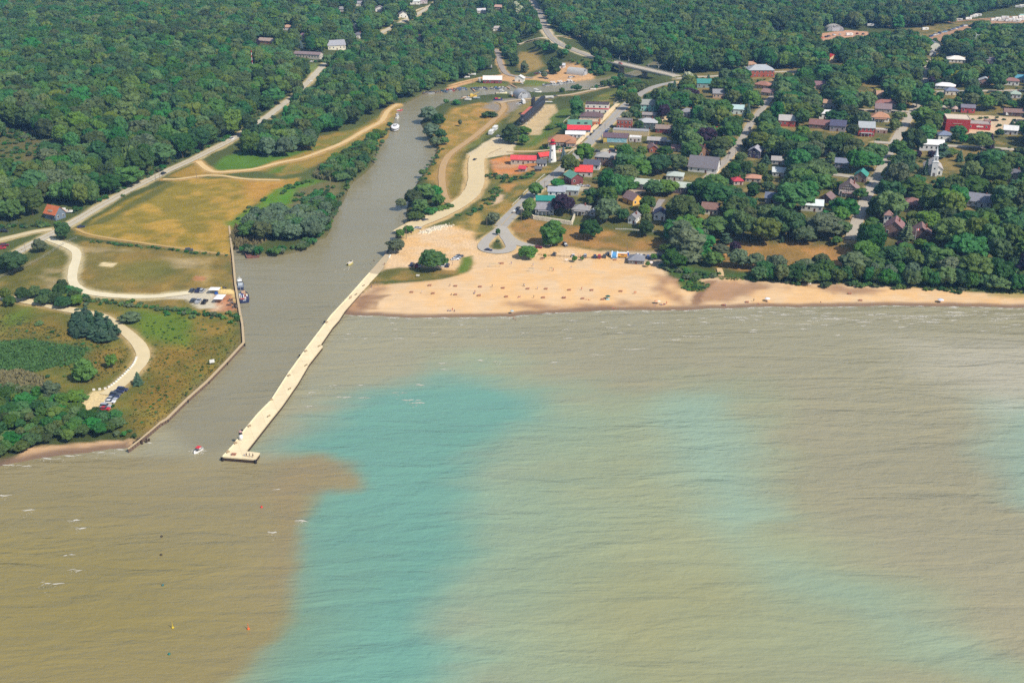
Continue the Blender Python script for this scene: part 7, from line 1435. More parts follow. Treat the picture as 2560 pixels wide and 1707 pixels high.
# ---- trees the photo singles out: (px, py of the foot, height m, radius m, kind, material, label)
SP = [
 (1381,669,0,0,0,0,0) if False else None,
 (1083,676,13.5,7.2,'broad',None,'big dark round tree alone on the sand by the grass strip'), (990,632,8.5,5.6,'broad',LEAFG,'olive green round tree at the pier root'), (1001,594,5.5,3,'broad',LEAFL,'small bright tree just above the pier root tree'), (1022,582,4.5,3.5,'broad',None,'low dark tree on the bank by the white boulders'),
 (1320,646,7.5,5.8,'willow',LEAFL,'round light green willow bush beside the street loop'), (1381,612,14.5,7,'tall',None,'tall poplar on the park lawn beside the street bend'), (1475,597,12.5,5.6,'broad',None,'round dark tree alone in the middle of the park lawn'), (1612,592,10.5,4.8,'broad',None,'round dark tree at the right end of the low stone wall'),
 (1232,561,8,4.6,'broad',LEAFG,'single tree on the grass left of the street above the loop'), (1245,588,4.5,1.6,'broad',None,'tiny tree inside the street loop island'), (1245,604,1.6,1.4,'shrub',None,'small shrub inside the street loop island'),
 (1407,536,15,6.6,'broad',LEAFP,'dark purple copper beech beside the grey cottage'), (1338,495,10.5,5,'broad',LEAFL,'bright green tree at the kerb left of the tall white house'), (1322,536,11,4.6,'broad',LEAFL,'bright green tree left of the grey cottage'), (1316,548,5.5,3.4,'broad',None,'low dark tree at the left end of the boulder wall'),
 (1460,412,16,7,'broad',LEAFL,'big bright green maple on the main street corner'), (1424,440,15.5,6.4,'broad',None,'tall dark tree below the maple at the street bend'), (1408,402,10.5,2.8,'conifer',LEAFB,'blue grey spruce just right of the lighthouse'), (1440,291,17,6,'tall',None,'tall dark tree left of the red striped white shop'), (1456,290,11,2.6,'conifer',None,'thin dark spruce beside the tall tree near the striped shop'), (1442,306,8,5.2,'broad',None,'low tree behind the brown roofed shop'),
 (1312,336,7,4.6,'broad',LEAFL,'small green tree at the foot of the submarine'), (1310,363,9,4.4,'broad',LEAFL,'light green tree below the submarine in the gravel yard'), (1275,358,15,7,'tall',None,'large tree between the white site trailers and the submarine'), (1376,324,4.5,4.2,'shrub',None,'dark shrub on the slope behind the shops, left'), (1400,318,4.5,4.2,'shrub',None,'dark shrub on the slope behind the shops, right'), (1418,332,7.5,4.4,'broad',None,'round tree behind the white canvas roofed building'),
 (1224,294,7,7.5,'shrub',None,'wide dark lens shaped bush in the dry meadow'), (1150,316,6,1.8,'broad',LEAFG,'small sparse tree in the dry meadow'), (1140,262,6.5,4.2,'shrub',None,'dark bush at the river corner'), (1115,258,5,3,'shrub',None,'small dark bush left of the river corner bush'),
 (1071,304,13,8.5,'willow',LEAFS,'large silver willow leaning over the upper river'), (1096,318,12,5.5,'broad',None,'dark tree right of the large silver willow'), (1080,345,12,7,'willow',LEAFS,'lower silver willow on the river bank'), (1103,350,9,5,'broad',None,'dark tree right of the lower silver willow'), (1090,364,7,4.8,'willow',LEAFG,'grey green willow at the downstream end of the willow clump'), (1112,362,6.5,4,'broad',None,'dark round tree at the downstream end of the willow clump'),
 (1003,520,6.5,4.0,'broad',LEAFG,'small tree leaning over the water left of the riverside clump'), (1035,515,11,6.5,'broad',None,'upper left tree of the dense riverside clump'), (1060,500,12.5,6.5,'broad',None,'topmost tree of the dense riverside clump'), (1085,495,9,5.4,'broad',None,'right hand tree of the dense riverside clump'), (1096,515,8,4.6,'broad',LEAFL,'bright tree at the right of the dense riverside clump'), (1050,535,10,6,'broad',None,'lower tree of the dense riverside clump'), (1040,550,6,5,'broad',None,'lowest tree of the dense riverside clump'), (1075,535,6,5.4,'shrub',None,'low bushes below the dense riverside clump'), (1105,525,3.5,5,'shrub',None,'low bush between the riverside clump and the dirt road'), (1120,518,3,4.4,'shrub',None,'low bush nearest the dirt road under the riverside clump'), (1057,440,5,3,'broad',LEAFL,'small tree on the river edge above the riverside clump'),
 (160,600,11.5,4.8,'broad',None,'dark round tree standing in the main road fork'), (101,630,8.5,3.6,'broad',LEAFG,'thin pale tree below the main road fork'), (38,682,14,6.6,'broad',None,'large tree at the left edge below the main road'), (14,672,9,4.6,'broad',None,'smaller tree at the left edge below the main road'),
 (214,952,10.5,4.6,'tall',LEAFL,'bright light green poplar in the peninsula scrub'), (346,962,6.5,2.6,'conifer',None,'lone dark conical juniper beside the lakeside lot'), (132,1000,9,3.6,'tall',LEAFG,'thin grey green tree in the peninsula scrub'), (281,918,7.5,2.4,'broad',LEAFL,'small bright tree left of the white blocks'), (182,998,4.5,5,'shrub',LEAFL,'yellow green bush below the light green poplar'), (327,805,5.5,4.6,'broad',LEAFG,'round grey green tree beside the fenced meadow'), (100,812,2.6,2.4,'shrub',None,'small dark bush alone on the peninsula meadow'),
 (2353,395,12,6,'pine',None,'sparse dark pine in front of the white church hall'), (2398,404,8.5,3.6,'conifer',LEAFC,'upright green cypress in front of the school street'), (2440,420,12,4,'conifer',None,'dark spruce right of the church'), (2446,421,13,3.6,'conifer',LEAFB,'blue spruce right of the church'), (2425,420,11,4.6,'broad',None,'dark tree left of the blue spruce'), (2294,397,6.5,2.6,'broad',LEAFP,'small purple tree left of the white church hall'), (2329,400,8,3.4,'broad',LEAFP,'small purple tree below the white church hall'), (2475,372,12,3.6,'conifer',LEAFP,'dark purple pointed tree on the school street'), (2497,405,9,4,'broad',LEAFP,'purple round tree right of the school drive'), (2463,405,9,3.6,'broad',LEAFP,'purple tree left of the school drive'), (2313,438,13,2.2,'conifer',None,'narrow dark cedar just left of the church'), (2395,345,10,6.2,'broad',None,'round dark tree in front of the tall brick hall'), (2280,382,19,9,'broad',None,'huge round tree left of the white church hall'), (2290,270,17,9,'broad',None,'huge round tree right of the village junction'), (2318,350,13,6.6,'broad',LEAFL,'bright tree between the huge tree and the brick hall'), (2330,293,14,6.6,'broad',None,'dark tree behind the brick hall, left'),
 (2327,214,9,3.8,'broad',LEAFP,'deep purple tree left of the white roofed bungalow'), (2400,214,15,8,'broad',LEAFY,'large yellow green tree behind the white roofed bungalow'), (2087,212,11,5.2,'broad',LEAFY,'yellow tree in the middle of the village trees'), (2192,238,7,3.6,'broad',LEAFY,'small yellow tree above the rosy roofed bungalow'), (1744,338,8,4.4,'broad',LEAFY,'yellow topped tree left of the vivid red roof'), (1775,352,13,5.2,'broad',LEAFL,'bright green tree left of the vivid red roof'), (1793,350,11,4.6,'broad',LEAFL,'bright green tree just below the vivid red roof'),
 (1658,298,13,5.6,'broad',LEAFP,'dark purple beech right of the mint green house'), (1805,284,11,5,'broad',LEAFP,'dark purple tree left of the mint white house'), (1870,288,10.5,2.8,'conifer',LEAFB,'blue spruce beside the straight village street'), (1718,226,17,6,'tall',LEAFF,'tall pale blossoming tree at the right end of the bridge'), (1695,268,15,3.6,'conifer',None,'dark spruce below the bridge end, right'), (1668,262,14,3.4,'conifer',None,'dark spruce below the bridge end, left'), (1685,240,15,3.6,'conifer',None,'tall spruce at the bridge end'), (1582,276,16,6.6,'broad',None,'dark tree left of the mint green house at the street top'), (1566,300,7,5.2,'broad',LEAFG,'grey green bush above the red brick block'), (1593,302,8,3.8,'broad',None,'dark tree between the brick block and the mint house garage'), (1597,325,8,4.2,'broad',None,'dark tree left of the silver hipped house'), (1641,318,9,3.6,'broad',LEAFL,'tree at the right corner of the silver hipped house'),
 (1560,484,13,8,'broad',None,'huge round tree at the left end of the motel'), (1633,490,11,7,'broad',None,'round tree in front of the motel, left of two'), (1668,488,11,7,'broad',LEAFL,'round tree in front of the motel, right of two'), (2150,500,9,4,'broad',None,'small dark tree right of the half timbered house'), (2110,545,14,7.5,'broad',None,'large tree below the half timbered house'), (2098,560,11,6,'broad',LEAFL,'lower bright tree below the half timbered house'), (2105,590,9.5,5,'broad',None,'dark tree beside the foot of the lower street'), (2006,606,10.5,7,'broad',LEAFG,'spreading tree on the right hand park lawn'), (1954,606,4,1.6,'conifer',None,'tiny conifer on the right hand park lawn'), (2091,612,5.5,3,'broad',None,'small round tree by the foot of the lower street'), (1938,678,10,5.8,'willow',LEAFG,'grey green tree at the beach edge, left of three'), (2010,684,9,5.2,'willow',LEAFG,'grey green tree at the beach edge, middle of three'), (2050,680,11,5.4,'broad',None,'grey green tree at the beach edge, right of three'), (2235,570,12,2.4,'conifer',LEAFC,'narrow cedar in the wood by the little tower'), (2265,600,13,4.6,'conifer',LEAFG,'tall pale conifer left of the brown chalet'), (2300,622,6,4,'broad',LEAFL,'round bright tree in front of the brown chalet'),
 (1720,655,20,9.5,'tall',LEAFG,'great grey green poplar at the right end of the beach car park'), (1700,625,18,8,'tall',LEAFG,'grey poplar behind the great poplar'), (1745,645,17,8,'tall',None,'dark poplar right of the great poplar'), (1683,668,11,6,'broad',None,'dark round tree in front of the great poplar'), (1782,664,8.5,5.6,'broad',LEAFL,'round green tree right of the great poplar'), (1843,668,10.5,6.2,'willow',LEAFG,'silver green tree left of the beach path gap'), (1886,672,9.5,5.2,'willow',LEAFG,'silver green tree right of the beach path gap'), (1800,640,7.5,5.4,'broad',LEAFG,'grey round tree behind the green beach tree'), (1838,628,6,3.6,'broad',LEAFP,'reddish dark tree behind the silver green trees'), (1812,610,7,4.6,'pine',LEAFC,'flat blue green pine on the dry path'), (1760,612,6,2.2,'broad',None,'small tree on the dry path slope'), (1910,610,17,9,'broad',None,'huge dark tree on the right hand park edge'), (2130,690,14,8,'broad',LEAFG,'large olive tree at the beach wood, left end'), (2370,700,13,7,'willow',LEAFG,'silver green tree at the beach wood edge'), (2393,668,7,4.6,'broad',LEAFY,'yellow tree in the beach wood'), (2252,622,5,3.4,'broad',LEAFP,'small purple tree in the beach wood'),
 (1362,646,3.2,.9,'broad',LEAFL,'sapling with green top at the beach fence, left'), (1436,655,4,1.5,'broad',LEAFL,'sapling by the white sign at the beach fence'), (1455,651,2.6,1.0,'broad',LEAFL,'thin sapling right of the white sign'), (1619,668,4,1.2,'broad',LEAFL,'sapling right of the beach pavilion'), (1634,650,4.4,1.8,'broad',LEAFL,'palm like sapling by the parked cars right of the pavilion'),
 (1285,166,14,5,'tall',None,'tall dark tree left of the marina field'), (1311,182,12,4.2,'tall',LEAFG,'slender tree on the left of the marina field'), (1385,185,16,7.4,'tall',None,'tall dark tree in front of the marina field'), (1360,196,7,3.6,'broad',LEAFG,'lower tree under the tall marina tree'), (1405,231,6,3,'shrub',None,'reedy bush on the south river bank, left'), (1440,226,7,6,'shrub',None,'reedy bush on the south river bank, right'), (1300,44,15,6,'tall',LEAFF,'pale blossoming tree at the top of the bridge road'), (1290,30,14,5,'tall',LEAFF,'second pale blossoming tree at the top of the bridge road'),
 (2221,112,12,4.6,'broad',LEAFF,'white blossoming tree at the far village edge'), (2292,118,15,6,'broad',LEAFF,'white topped tree left of the gambrel roofed house'), (706,172,8,3.2,'broad',LEAFY,'small yellow tree on the wooded hill'), (752,122,9,3.4,'conifer',LEAFB,'pale blue spruce on the wooded hill'), (612,232,11,5,'broad',LEAFP,'dark purple tree at the lower edge of the hill wood'), (640,118,9,5.4,'broad',LEAFP,'dark purple tree in front of the tan roofed hill house'), (775,45,14,6.4,'broad',LEAFP,'dark purple brown tree high on the hill'), (895,62,14,5,'tall',LEAFG,'grey leafed tree high on the hill'), (1210,275,1,1,'shrub',None,'x') if False else (806,147,7,3.4,'conifer',None,'clipped dark conifer right of the long low hill building'),
 (2078,205,14,3.6,'conifer',None,'dark spruce left of the yellow tree'), (1941,205,9,3,'conifer',LEAFB,'blue spruce right of the brick school'), (1866,202,11,5,'broad',None,'round dark tree left of the brick school'), (2043,182,14,4,'conifer',LEAFB,'tall blue grey spruce on the school street'), (2008,190,8,2.4,'conifer',None,'small spruce on the school street'), (1862,184,7,3.6,'broad',None,'small round tree above the brick school'), (2035,395,13,7,'broad',LEAFG,'grey bare looking tree among the dark village trees'), (205,1000,3,3.2,'shrub',LEAFL,'light green bush left of the lakeside lot'),
]
TL = []; NLOC = []
for s in SP:
    if not s: continue
    px, py, hg, rd, kd, m, lab = s; p = P3(px, py)
    if p.z < .5: p.z = .5
    plant(kd, p.x, p.y, hg, rd, lab, {'shrub': 'shrubs', 'conifer': 'conifers', 'pine': 'conifers', 'willow': 'willows'}.get(kd, 'broadleaf trees'), m, z=p.z)
    NLOC.append((p.x, p.y, rd))
# ---- scattered woods
cell = {}
def addloc(x, y, r): cell.setdefault((int(x//12), int(y//12)), []).append((x, y, r))
for x, y, r in NLOC: addloc(x, y, r)
def near_ok(x, y, r, k):
    i, j = int(x//12), int(y//12)
    for a in (-2, -1, 0, 1, 2):
        for b in (-2, -1, 0, 1, 2):
            for (u, v, w) in cell.get((i+a, j+b), ()):
                if (u-x)**2+(v-y)**2 < ((w+r)*k)**2: return False
    return True
RP = np.array([q[:2] for q in ROADPTS]); RW = np.array([q[2] for q in ROADPTS]); RVIS = np.array([q[3] for q in ROADPTS])
RPX = np.array([proj(x, y, h(x, y)) for x, y, w, _ in ROADPTS]); RVW = np.array([pxm(x, y)*w*.5 for x, y, w, _ in ROADPTS])
SOL = np.array(SOLID); KP = np.array(KEEP)
HOLES = [PA(q) for q in ([(0,318),(60,322),(130,360),(180,398),(120,408),(0,405)], [(745,165),(820,160),(760,195)], [(1940,690),(2120,690),(2124,630),(2000,600),(1900,612),(1800,612),(1755,640),(1770,680)], [(1285,604),(1300,610),(1500,620),(1660,634),(1655,600),(1500,565),(1440,556),(1330,552),(1270,575)], LOTS[5][0], LOTS[6][0], LOTS[7][0], LOTS[8][0], LOTS[3][0], [(2190,676),(2260,672),(2340,690),(2330,706),(2200,700)], [(2420,470),(2560,468),(2560,505),(2480,505)] )]
HOLEV = [(-20,345,95,394), (652,268,705,296), (2150,205,2200,228), (2450,268,2520,284), (2480,340,2560,365), (2280,404,2400,430), (2400,380,2440,398), (1925,405,1960,425), (1760,228,1800,240),(1990,590,2125,640)]
def blocked(x, y, r, hg, roadk=1.0):
    if ((RP[:, 0]-x)**2+(RP[:, 1]-y)**2 < (RW*.5+r*.4)**2).any(): return True
    if ((SOL[:, 0]-x)**2+(SOL[:, 1]-y)**2 < (SOL[:, 2]+r*.45)**2).any(): return True
    z = h(x, y); a = proj(x, y, z+hg*.22); t = proj(x, y, z+hg*.95); w = r*.8*pxm(x, y, z)
    x0, x1, y0, y1 = a[0]-w, a[0]+w, t[1], a[1]
    ov = (KP[:, 0] < x1) & (KP[:, 2] > x0) & (KP[:, 1] < y1) & (KP[:, 3] > y0) & (KP[:, 4] > y)
    if ov.any(): return True
    for v in HOLEV:
        if v[0] < x1 and v[2] > x0 and v[1] < y1 and v[3] > y0: return True
    if roadk:
        s = (RPX[:, 0] > x0-RVW*.3) & (RPX[:, 0] < x1+RVW*.3) & (RPX[:, 1] > y0) & (RPX[:, 1] < y1) & (RP[:, 1] > y) & RVIS
        if s.any() and ri.random() < max(roadk, .99 if (x < 0) else 0): return True
    return False
ALL = []
rw = random.Random(31)
def wood(poly, n, rr_, ht, k, kinds, roadk=.97, tagn='', world=None):
    P = PA(poly) if world is None else world; lo = P.min(0); hi = P.max(0)
    U = np.array([[rw.uniform(lo[0], hi[0]), rw.uniform(lo[1], hi[1])] for _ in range(n)]); ok = inside(P, U[:, 0], U[:, 1])
    for x, y in U[ok]:
        r = rw.uniform(*rr_); 
        if not near_ok(x, y, r, k) or wdist(x, y) > -1.5-r*.3: continue
        if any(inside(Hh, np.array([x]), np.array([y]))[0] for Hh in HOLES): continue
        hg = rw.uniform(*ht)*(.75+.25*r/rr_[1])
        if blocked(x, y, r, hg, roadk): continue
        addloc(x, y, r); ALL.append((x, y, hg, r, rw.choice(kinds), tagn))
FW = [(-150,585),(0,562),(84,545),(92,522),(150,512),(190,522),(222,528),(300,474),(420,415),(480,386),(577,343),(600,322),(640,290),(692,258),(735,228),(770,195),(800,165),(850,138),(905,108),(985,68),(1045,38),(1085,14),(1120,-30),(1140,-70),(-220,-70),(-220,560)]
FV = [(560,388),(600,350),(640,330),(672,305),(720,266),(756,232),(795,185),(840,150),(905,118),(1000,75),(1060,45),(1100,20),(1150,-30),(1230,30),(1238,112),(1235,140),(1240,160),(1205,186),(1130,205),(1060,230),(1008,250),(962,268),(930,290),(860,320),(790,348),(740,366),(700,384),(640,388)]
FN = [(1385,70),(1350,20),(1345,-70),(2800,-70),(2800,-10),(2700,0),(2560,10),(2450,38),(2400,56),(2300,72),(2200,72),(2170,76),(2050,68),(2042,105),(2060,118),(2200,110),(2320,110),(2330,128),(2290,146),(2130,160),(2034,172),(1942,175),(1830,180),(1710,184),(1640,168),(1560,150),(1500,132),(1440,106)]
FM = [(1150,-80),(1310,-10),(1335,30),(1345,66),(1355,90),(1310,95),(1280,108),(1400,118),(1470,140),(1545,162),(1560,188),(1490,192),(1478,168),(1415,150),(1340,124),(1300,122),(1285,160),(1275,165),(1262,140),(1250,122),(1225,120),(1238,60),(1180,10)]
TW = [(1560,280),(1600,240),(1640,222),(1700,215),(1760,203),(1850,200),(1960,190),(2060,180),(2130,172),(2280,155),(2340,112),(2560,62),(3000,60),(3000,770),(2560,716),(2400,702),(2330,692),(2200,672),(2130,690),(2115,640),(2090,612),(1960,600),(1830,610),(1760,608),(1735,675),(1672,672),(1655,600),(1600,572),(1500,560),(1440,548),(1420,520),(1395,470),(1345,480),(1400,430),(1440,405),(1480,425),(1520,380),(1600,370),(1610,350),(1660,345),(1690,300),(1610,290),(1580,300)]
BW = [(1880,702),(2100,712),(2400,725),(2700,740),(3000,775),(3000,690),(2560,690),(2330,668),(2140,668),(2080,694),(1900,690)]
wood(FW, 110000, (4.8, 10.2), (15, 23), .66, ['broad']*14+['tall'], .97, 'west')
wood(FV, 26000, (4.2, 9.0), (14, 21), .66, ['broad']*12+['tall'], .97, 'valley')
wood(FM, 5000, (3.2, 5.5), (8, 14), .62, ['broad']*9+['tall'], .97, 'marina')
wood(FN, 90000, (4.8, 10.2), (15, 23), .66, ['broad']*14+['tall'], .97, 'north')
wood(TW, 30000, (6.4, 10.4), (14, 21), .62, ['broad']*22+['tall']*1, .97, 'town')
wood(TW, 15000, (3.2, 5.6), (6, 12), .74, ['broad']*18+['tall']*2+['conifer'], .97, 'town')
wood(BW, 3500, (3.0, 6.5), (7, 13), .55, ['broad']*8+['willow'], 0, 'shore')
# riverside and peninsula woods
RB = [(590,600),(600,570),(640,540),(700,545),(760,540),(800,555),(825,580),(812,600),(780,612),(765,625),(690,640),(650,640),(615,615)]
wood([(618,560),(690,548),(770,545),(812,562),(826,578),(806,596),(740,604),(640,602),(620,585)], 900, (4.5, 7), (9, 13), .55, ['willow', 'willow', 'broad'], 0, 'island')
wood([(760,520),(800,500),(840,515),(826,560),(780,555)], 400, (3.5, 5.5), (7, 11), .6, ['broad', 'willow'], 0, 'island')
wood([(800,440),(850,400),(900,370),(940,345),(968,340),(950,370),(930,402),(905,432),(880,450),(845,455)], 900, (3, 5), (6, 10), .6, ['broad'], 0, 'bank')
wood([(640,385),(660,350),(720,362),(790,345),(780,372),(720,392),(680,395)], 500, (5, 7.5), (12, 16), .7, ['broad', 'willow'], 0, 'meadow')
wood([(-60,1160),(0,1148),(60,1125),(85,1112),(200,1098),(290,1090),(300,1060),(270,1025),(225,1042),(150,1010),(60,990),(-60,1000)], 1500, (2.0, 4.2), (3.0, 7), .6, ['broad'], 0, 'penin')
wood([(-20,775),(60,762),(140,772),(190,775),(210,760),(190,735),(150,728),(95,745),(60,735),(0,752)], 400, (2.6, 4.5), (5, 9), .66, ['broad'], .5, 'penin')
wood([(170,840),(200,790),(250,800),(285,830),(297,850),(260,858),(200,845)], 800, (2.2, 3.4), (5, 8), .55, ['pine', 'pine', 'conifer'], 0, 'pines')
wood([(1490,205),(1530,198),(1560,196),(1600,200),(1640,212),(1600,238),(1570,258),(1545,250),(1560,225),(1500,220)], 600, (3.5, 5.5), (7, 11), .62, ['broad'], .9, 'river')
wood([(690,145),(795,148),(800,165),(740,168)], 300, (3, 4), (6, 8), .6, ['broad'], .8, 'west')
# individuals: the 300 that show largest; the remainder is one wood
def on(x, y, z):
    u, v = proj(x, y, z); return -20 < u < 2580 and -25 < v < 1700
B = [a for a in ALL if a[4] in ('broad', 'tall')]; OTH = [a for a in ALL if a[4] not in ('broad', 'tall')]
B.sort(key=lambda a: -(a[3]*pxm(a[0], a[1]) if on(a[0], a[1], h(a[0], a[1])+a[2]*.6) else 0))
nb_ = 300-sum(1 for s in SP if s and s[4] in ('broad', 'tall'))
PLACE = {'west': 'in the big western wood', 'valley': 'in the wood by the hill road', 'marina': 'in the marina wood', 'north': 'in the far northern wood', 'shore': 'in the thicket along the beach', 'island': 'on the willow point by the river', 'bank': 'on the left river bank', 'meadow': 'at the edge of the green meadow', 'penin': 'in the scrub of the lakeside peninsula', 'pines': 'in the dark pine clump by the loop road', 'river': 'on the river bank below the bridge', 'town': ''}
CNT = {}
def autolabel(a):
    x, y, hg, r, kd, tg_ = a; px, py = proj(x, y, h(x, y)); size = 'big' if r > 6.4 else 'mid-sized' if r > 4.8 else 'small'
    noun = {'broad': 'leafy tree', 'tall': 'upright tree', 'willow': 'silvery willow', 'conifer': 'dark conifer', 'pine': 'dark pine'}[kd]
    ws, d = near_mark(x, y, px, py)
    ws = ws.replace('just ', '').replace('well ', '')
    lab = '%s %s %s' % (size, noun, ws if tg_ == 'town' or d < 30 else PLACE[tg_])
    return lab, tg_
def uniq(lab, x, y, tg_):
    CNT[lab] = CNT.get(lab, 0)+1; return lab
pend = [(a,)+autolabel(a) for a in B[:nb_]+OTH]
from collections import defaultdict
grp_ = defaultdict(list)
for a, lab, tg_ in pend: grp_[lab].append((a, tg_))
for lab, lst in grp_.items():
    lst.sort(key=lambda q: proj(q[0][0], q[0][1], 0)[0])
    for k, (a, tg_) in enumerate(lst):
        l2 = lab if len(lst) == 1 else (lab+', %s from the left' % ORD[k] if k < len(ORD) else lab)
        if len(lst) > len(ORD): l2 = lab
        if len(l2.split()) > 16: l2 = l2.replace(' tree', '', 1) if l2.count('tree') > 1 else l2.split(' ', 1)[1]
        if len(l2.split()) > 16: l2 = l2.replace(' the ', ' ', 1)
        x, y, hg, r, kd, _ = a
        plant(kd, x, y, hg, r, l2, {'willow': 'willows', 'conifer': 'conifers', 'pine': 'conifers'}.get(kd, 'broadleaf trees'), None if kd != 'broad' else (lambda u: LEAFG if u < .08 else LEAFL if u < .2 and tg_ == 'town' else LEAFM if u < .32 else LEAFP if u > .975 and tg_ == 'town' else None)(ri.random()))
def scatter(name, pts, sources, matp=None):
    """points with size and turn -> one object whose geometry nodes put a copy of a crown on each point"""
    me = bpy.data.meshes.new(name); me.from_pydata([p[:3] for p in pts], [], [])
    a = me.attributes.new('size', 'FLOAT_VECTOR', 'POINT'); a.data.foreach_set('vector', [v for p in pts for v in p[3]])
    a = me.attributes.new('turn', 'FLOAT', 'POINT'); a.data.foreach_set('value', [p[4] for p in pts])
    a = me.attributes.new('pick', 'INT', 'POINT'); a.data.foreach_set('value', [p[5] for p in pts])
    o = bpy.data.objects.new(name, me); C.objects.link(o)
    ng = bpy.data.node_groups.new(name, 'GeometryNodeTree'); ng.interface.new_socket('Geometry', in_out='INPUT', socket_type='NodeSocketGeometry'); ng.interface.new_socket('Geometry', in_out='OUTPUT', socket_type='NodeSocketGeometry')
    N, L = ng.nodes, ng.links; gi = N.new('NodeGroupInput'); go = N.new('NodeGroupOutput'); jn = N.new('GeometryNodeJoinGeometry')
    def attr(nm, ty): n = N.new('GeometryNodeInputNamedAttribute'); n.data_type = ty; n.inputs[0].default_value = nm; return n.outputs[0]
    sz = attr('size', 'FLOAT_VECTOR'); tn = attr('turn', 'FLOAT'); pk = attr('pick', 'INT'); cx = N.new('ShaderNodeCombineXYZ'); L.new(tn, cx.inputs['Z'])
    for k, src in enumerate(sources):
        oi = N.new('GeometryNodeObjectInfo'); oi.inputs['Object'].default_value = src; oi.transform_space = 'ORIGINAL'; oi.inputs['As Instance'].default_value = True
        cmp_ = N.new('FunctionNodeCompare'); cmp_.data_type = 'INT'; cmp_.operation = 'EQUAL'; L.new(pk, cmp_.inputs['A'] if 'A' in cmp_.inputs else cmp_.inputs[2]); 
        ia = [s for s in cmp_.inputs if s.enabled and s.type == 'INT']; L.new(pk, ia[0]); ia[1].default_value = k
        ip = N.new('GeometryNodeInstanceOnPoints'); L.new(gi.outputs[0], ip.inputs['Points']); L.new(cmp_.outputs[0], ip.inputs['Selection']); L.new(oi.outputs['Geometry'], ip.inputs['Instance']); L.new(cx.outputs[0], ip.inputs['Rotation']); L.new(sz, ip.inputs['Scale']); L.new(ip.outputs[0], jn.inputs[0])
    L.new(jn.outputs[0], go.inputs[0]); md = o.modifiers.new('scatter', 'NODES'); md.node_group = ng
    return tag(o, kind='stuff')
def first(me): return next(o for o in bpy.data.objects if o.type == 'MESH' and o.data == me and o.material_slots[0].link == 'DATA')
SRC = [first(m) for m in CR['broad']+CR['tall'] if any(o.data == m and o.material_slots[0].link == 'DATA' for o in bpy.data.objects if o.type == 'MESH')]
nS = len(SRC); rest = B[nb_:]; nbm = sum(1 for o in SRC if o.data in CR['broad'])
pts = []
for x, y, hg, r, kd, tg_ in rest:
    u, v = proj(x, y, h(x, y)+hg); 
    if v < -220: continue
    k0 = .4 if kd == 'broad' else .27; pk = rw.randrange(nbm) if kd == 'broad' or nbm == nS else rw.randrange(nbm, nS)
    pts.append((x, y, h(x, y), (r/k0, r/k0, hg), rw.uniform(0, 6.28), pk))
scatter('woodland', pts, SRC)
# ---- shrubs and undergrowth
SH = []
def brush(poly, n, rr_, hk, k, tagn, roadk=0, world=None):
    P = PA(poly); lo = P.min(0); hi = P.max(0); U = np.array([[rw.uniform(lo[0], hi[0]), rw.uniform(lo[1], hi[1])] for _ in range(n)]); ok = inside(P, U[:, 0], U[:, 1])
    for x, y in U[ok]:
        r = rw.uniform(*rr_)
        if not near_ok(x, y, r, k) or wdist(x, y) > -.6 or blocked(x, y, r, r*hk, roadk): continue
        addloc(x, y, r); SH.append((x, y, r*hk*rw.uniform(.8, 1.2), r, tagn))
def band(line, w, n, rr_, hk, tagn, k=.6):
    P = resample(PA(line), 1.0)
    for _ in range(n):
        q = P[rw.randrange(len(P))]; x, y = q[0]+rw.gauss(0, w), q[1]+rw.gauss(0, w); r = rw.uniform(*rr_)
        if wdist(x, y) > 0 or not near_ok(x, y, r, k) or ((RP[:, 0]-x)**2+(RP[:, 1]-y)**2 < (RW*.5+r*.6)**2).any(): continue
        addloc(x, y, r); SH.append((x, y, r*hk*rw.uniform(.8, 1.2), r, tagn))
brush([(-60,1150),(0,1140),(100,1110),(200,1094),(310,1090),(340,1095),(300,1050),(280,1010),(215,1035),(130,985),(0,960),(-60,960)], 1600, (1.2, 2.6), 1.1, .7, 'in the dark lakeside scrub')
brush([(0,320),(70,325),(150,375),(180,400),(100,405),(0,402)], 700, (1.5, 3.2), 1.3, .8, 'in the scrubby clearing of the western wood')
band([(230,604),(300,612),(400,622),(500,634),(560,640)], 1.0, 60, (.8, 1.6), 1.1, 'along the fence between the dry fields')
band([(330,762),(400,772),(480,786),(560,794),(590,797)], 1.8, 90, (.9, 2.2), 1.1, 'in the hedge row below the workboat lot')
band([(210,748),(260,758),(330,760)], 3, 40, (.9, 1.8), 1.2, 'on the bank below the curved drive')
band([(598,618),(650,638),(700,634),(760,620),(788,604)], 2.0, 160, (1.8, 3.4), 1.3, 'on the willow point shore', .5)
band([(800,596),(830,560),(845,520),(866,486),(890,448)], 2.2, 120, (1.4, 2.8), 1.4, 'on the left river bank', .55)
band([(910,430),(935,405),(960,355),(985,300)], 1.8, 50, (1.2, 2.4), 1.3, 'on the upper left river bank')
band([(700,470),(740,460),(770,455),(650,505),(600,540),(578,566)], 2.5, 22, (1.2, 2.2), 1.1, 'around the bright marsh')
band([(735,500),(780,480),(830,470)], 5, 12, (1.2, 2.2), 1.2, 'in the reeds beside the river')
band([(1100,372),(1085,400),(1066,430),(1055,452)], 1.5, 30, (1.0, 2.0), 1.2, 'on the right river bank')
band([(1180,405),(1190,450),(1180,490)], 2.0, 10, (.8, 1.6), 1.1, 'beside the wide dirt road')
band([(1225,440),(1285,450),(1330,440)], 4, 40, (1.2, 2.6), 1.0, 'around the orange dirt works')
band([(1150,540),(1200,525),(1225,505),(1240,470)], 2.5, 40, (1.0, 2.0), .9, 'on the slope below the dirt road')
band([(1380,362),(1400,372),(1430,372),(1345,372)], 1.5, 30, (1.2, 2.4), 1.1, 'around the brown hipped restaurant')
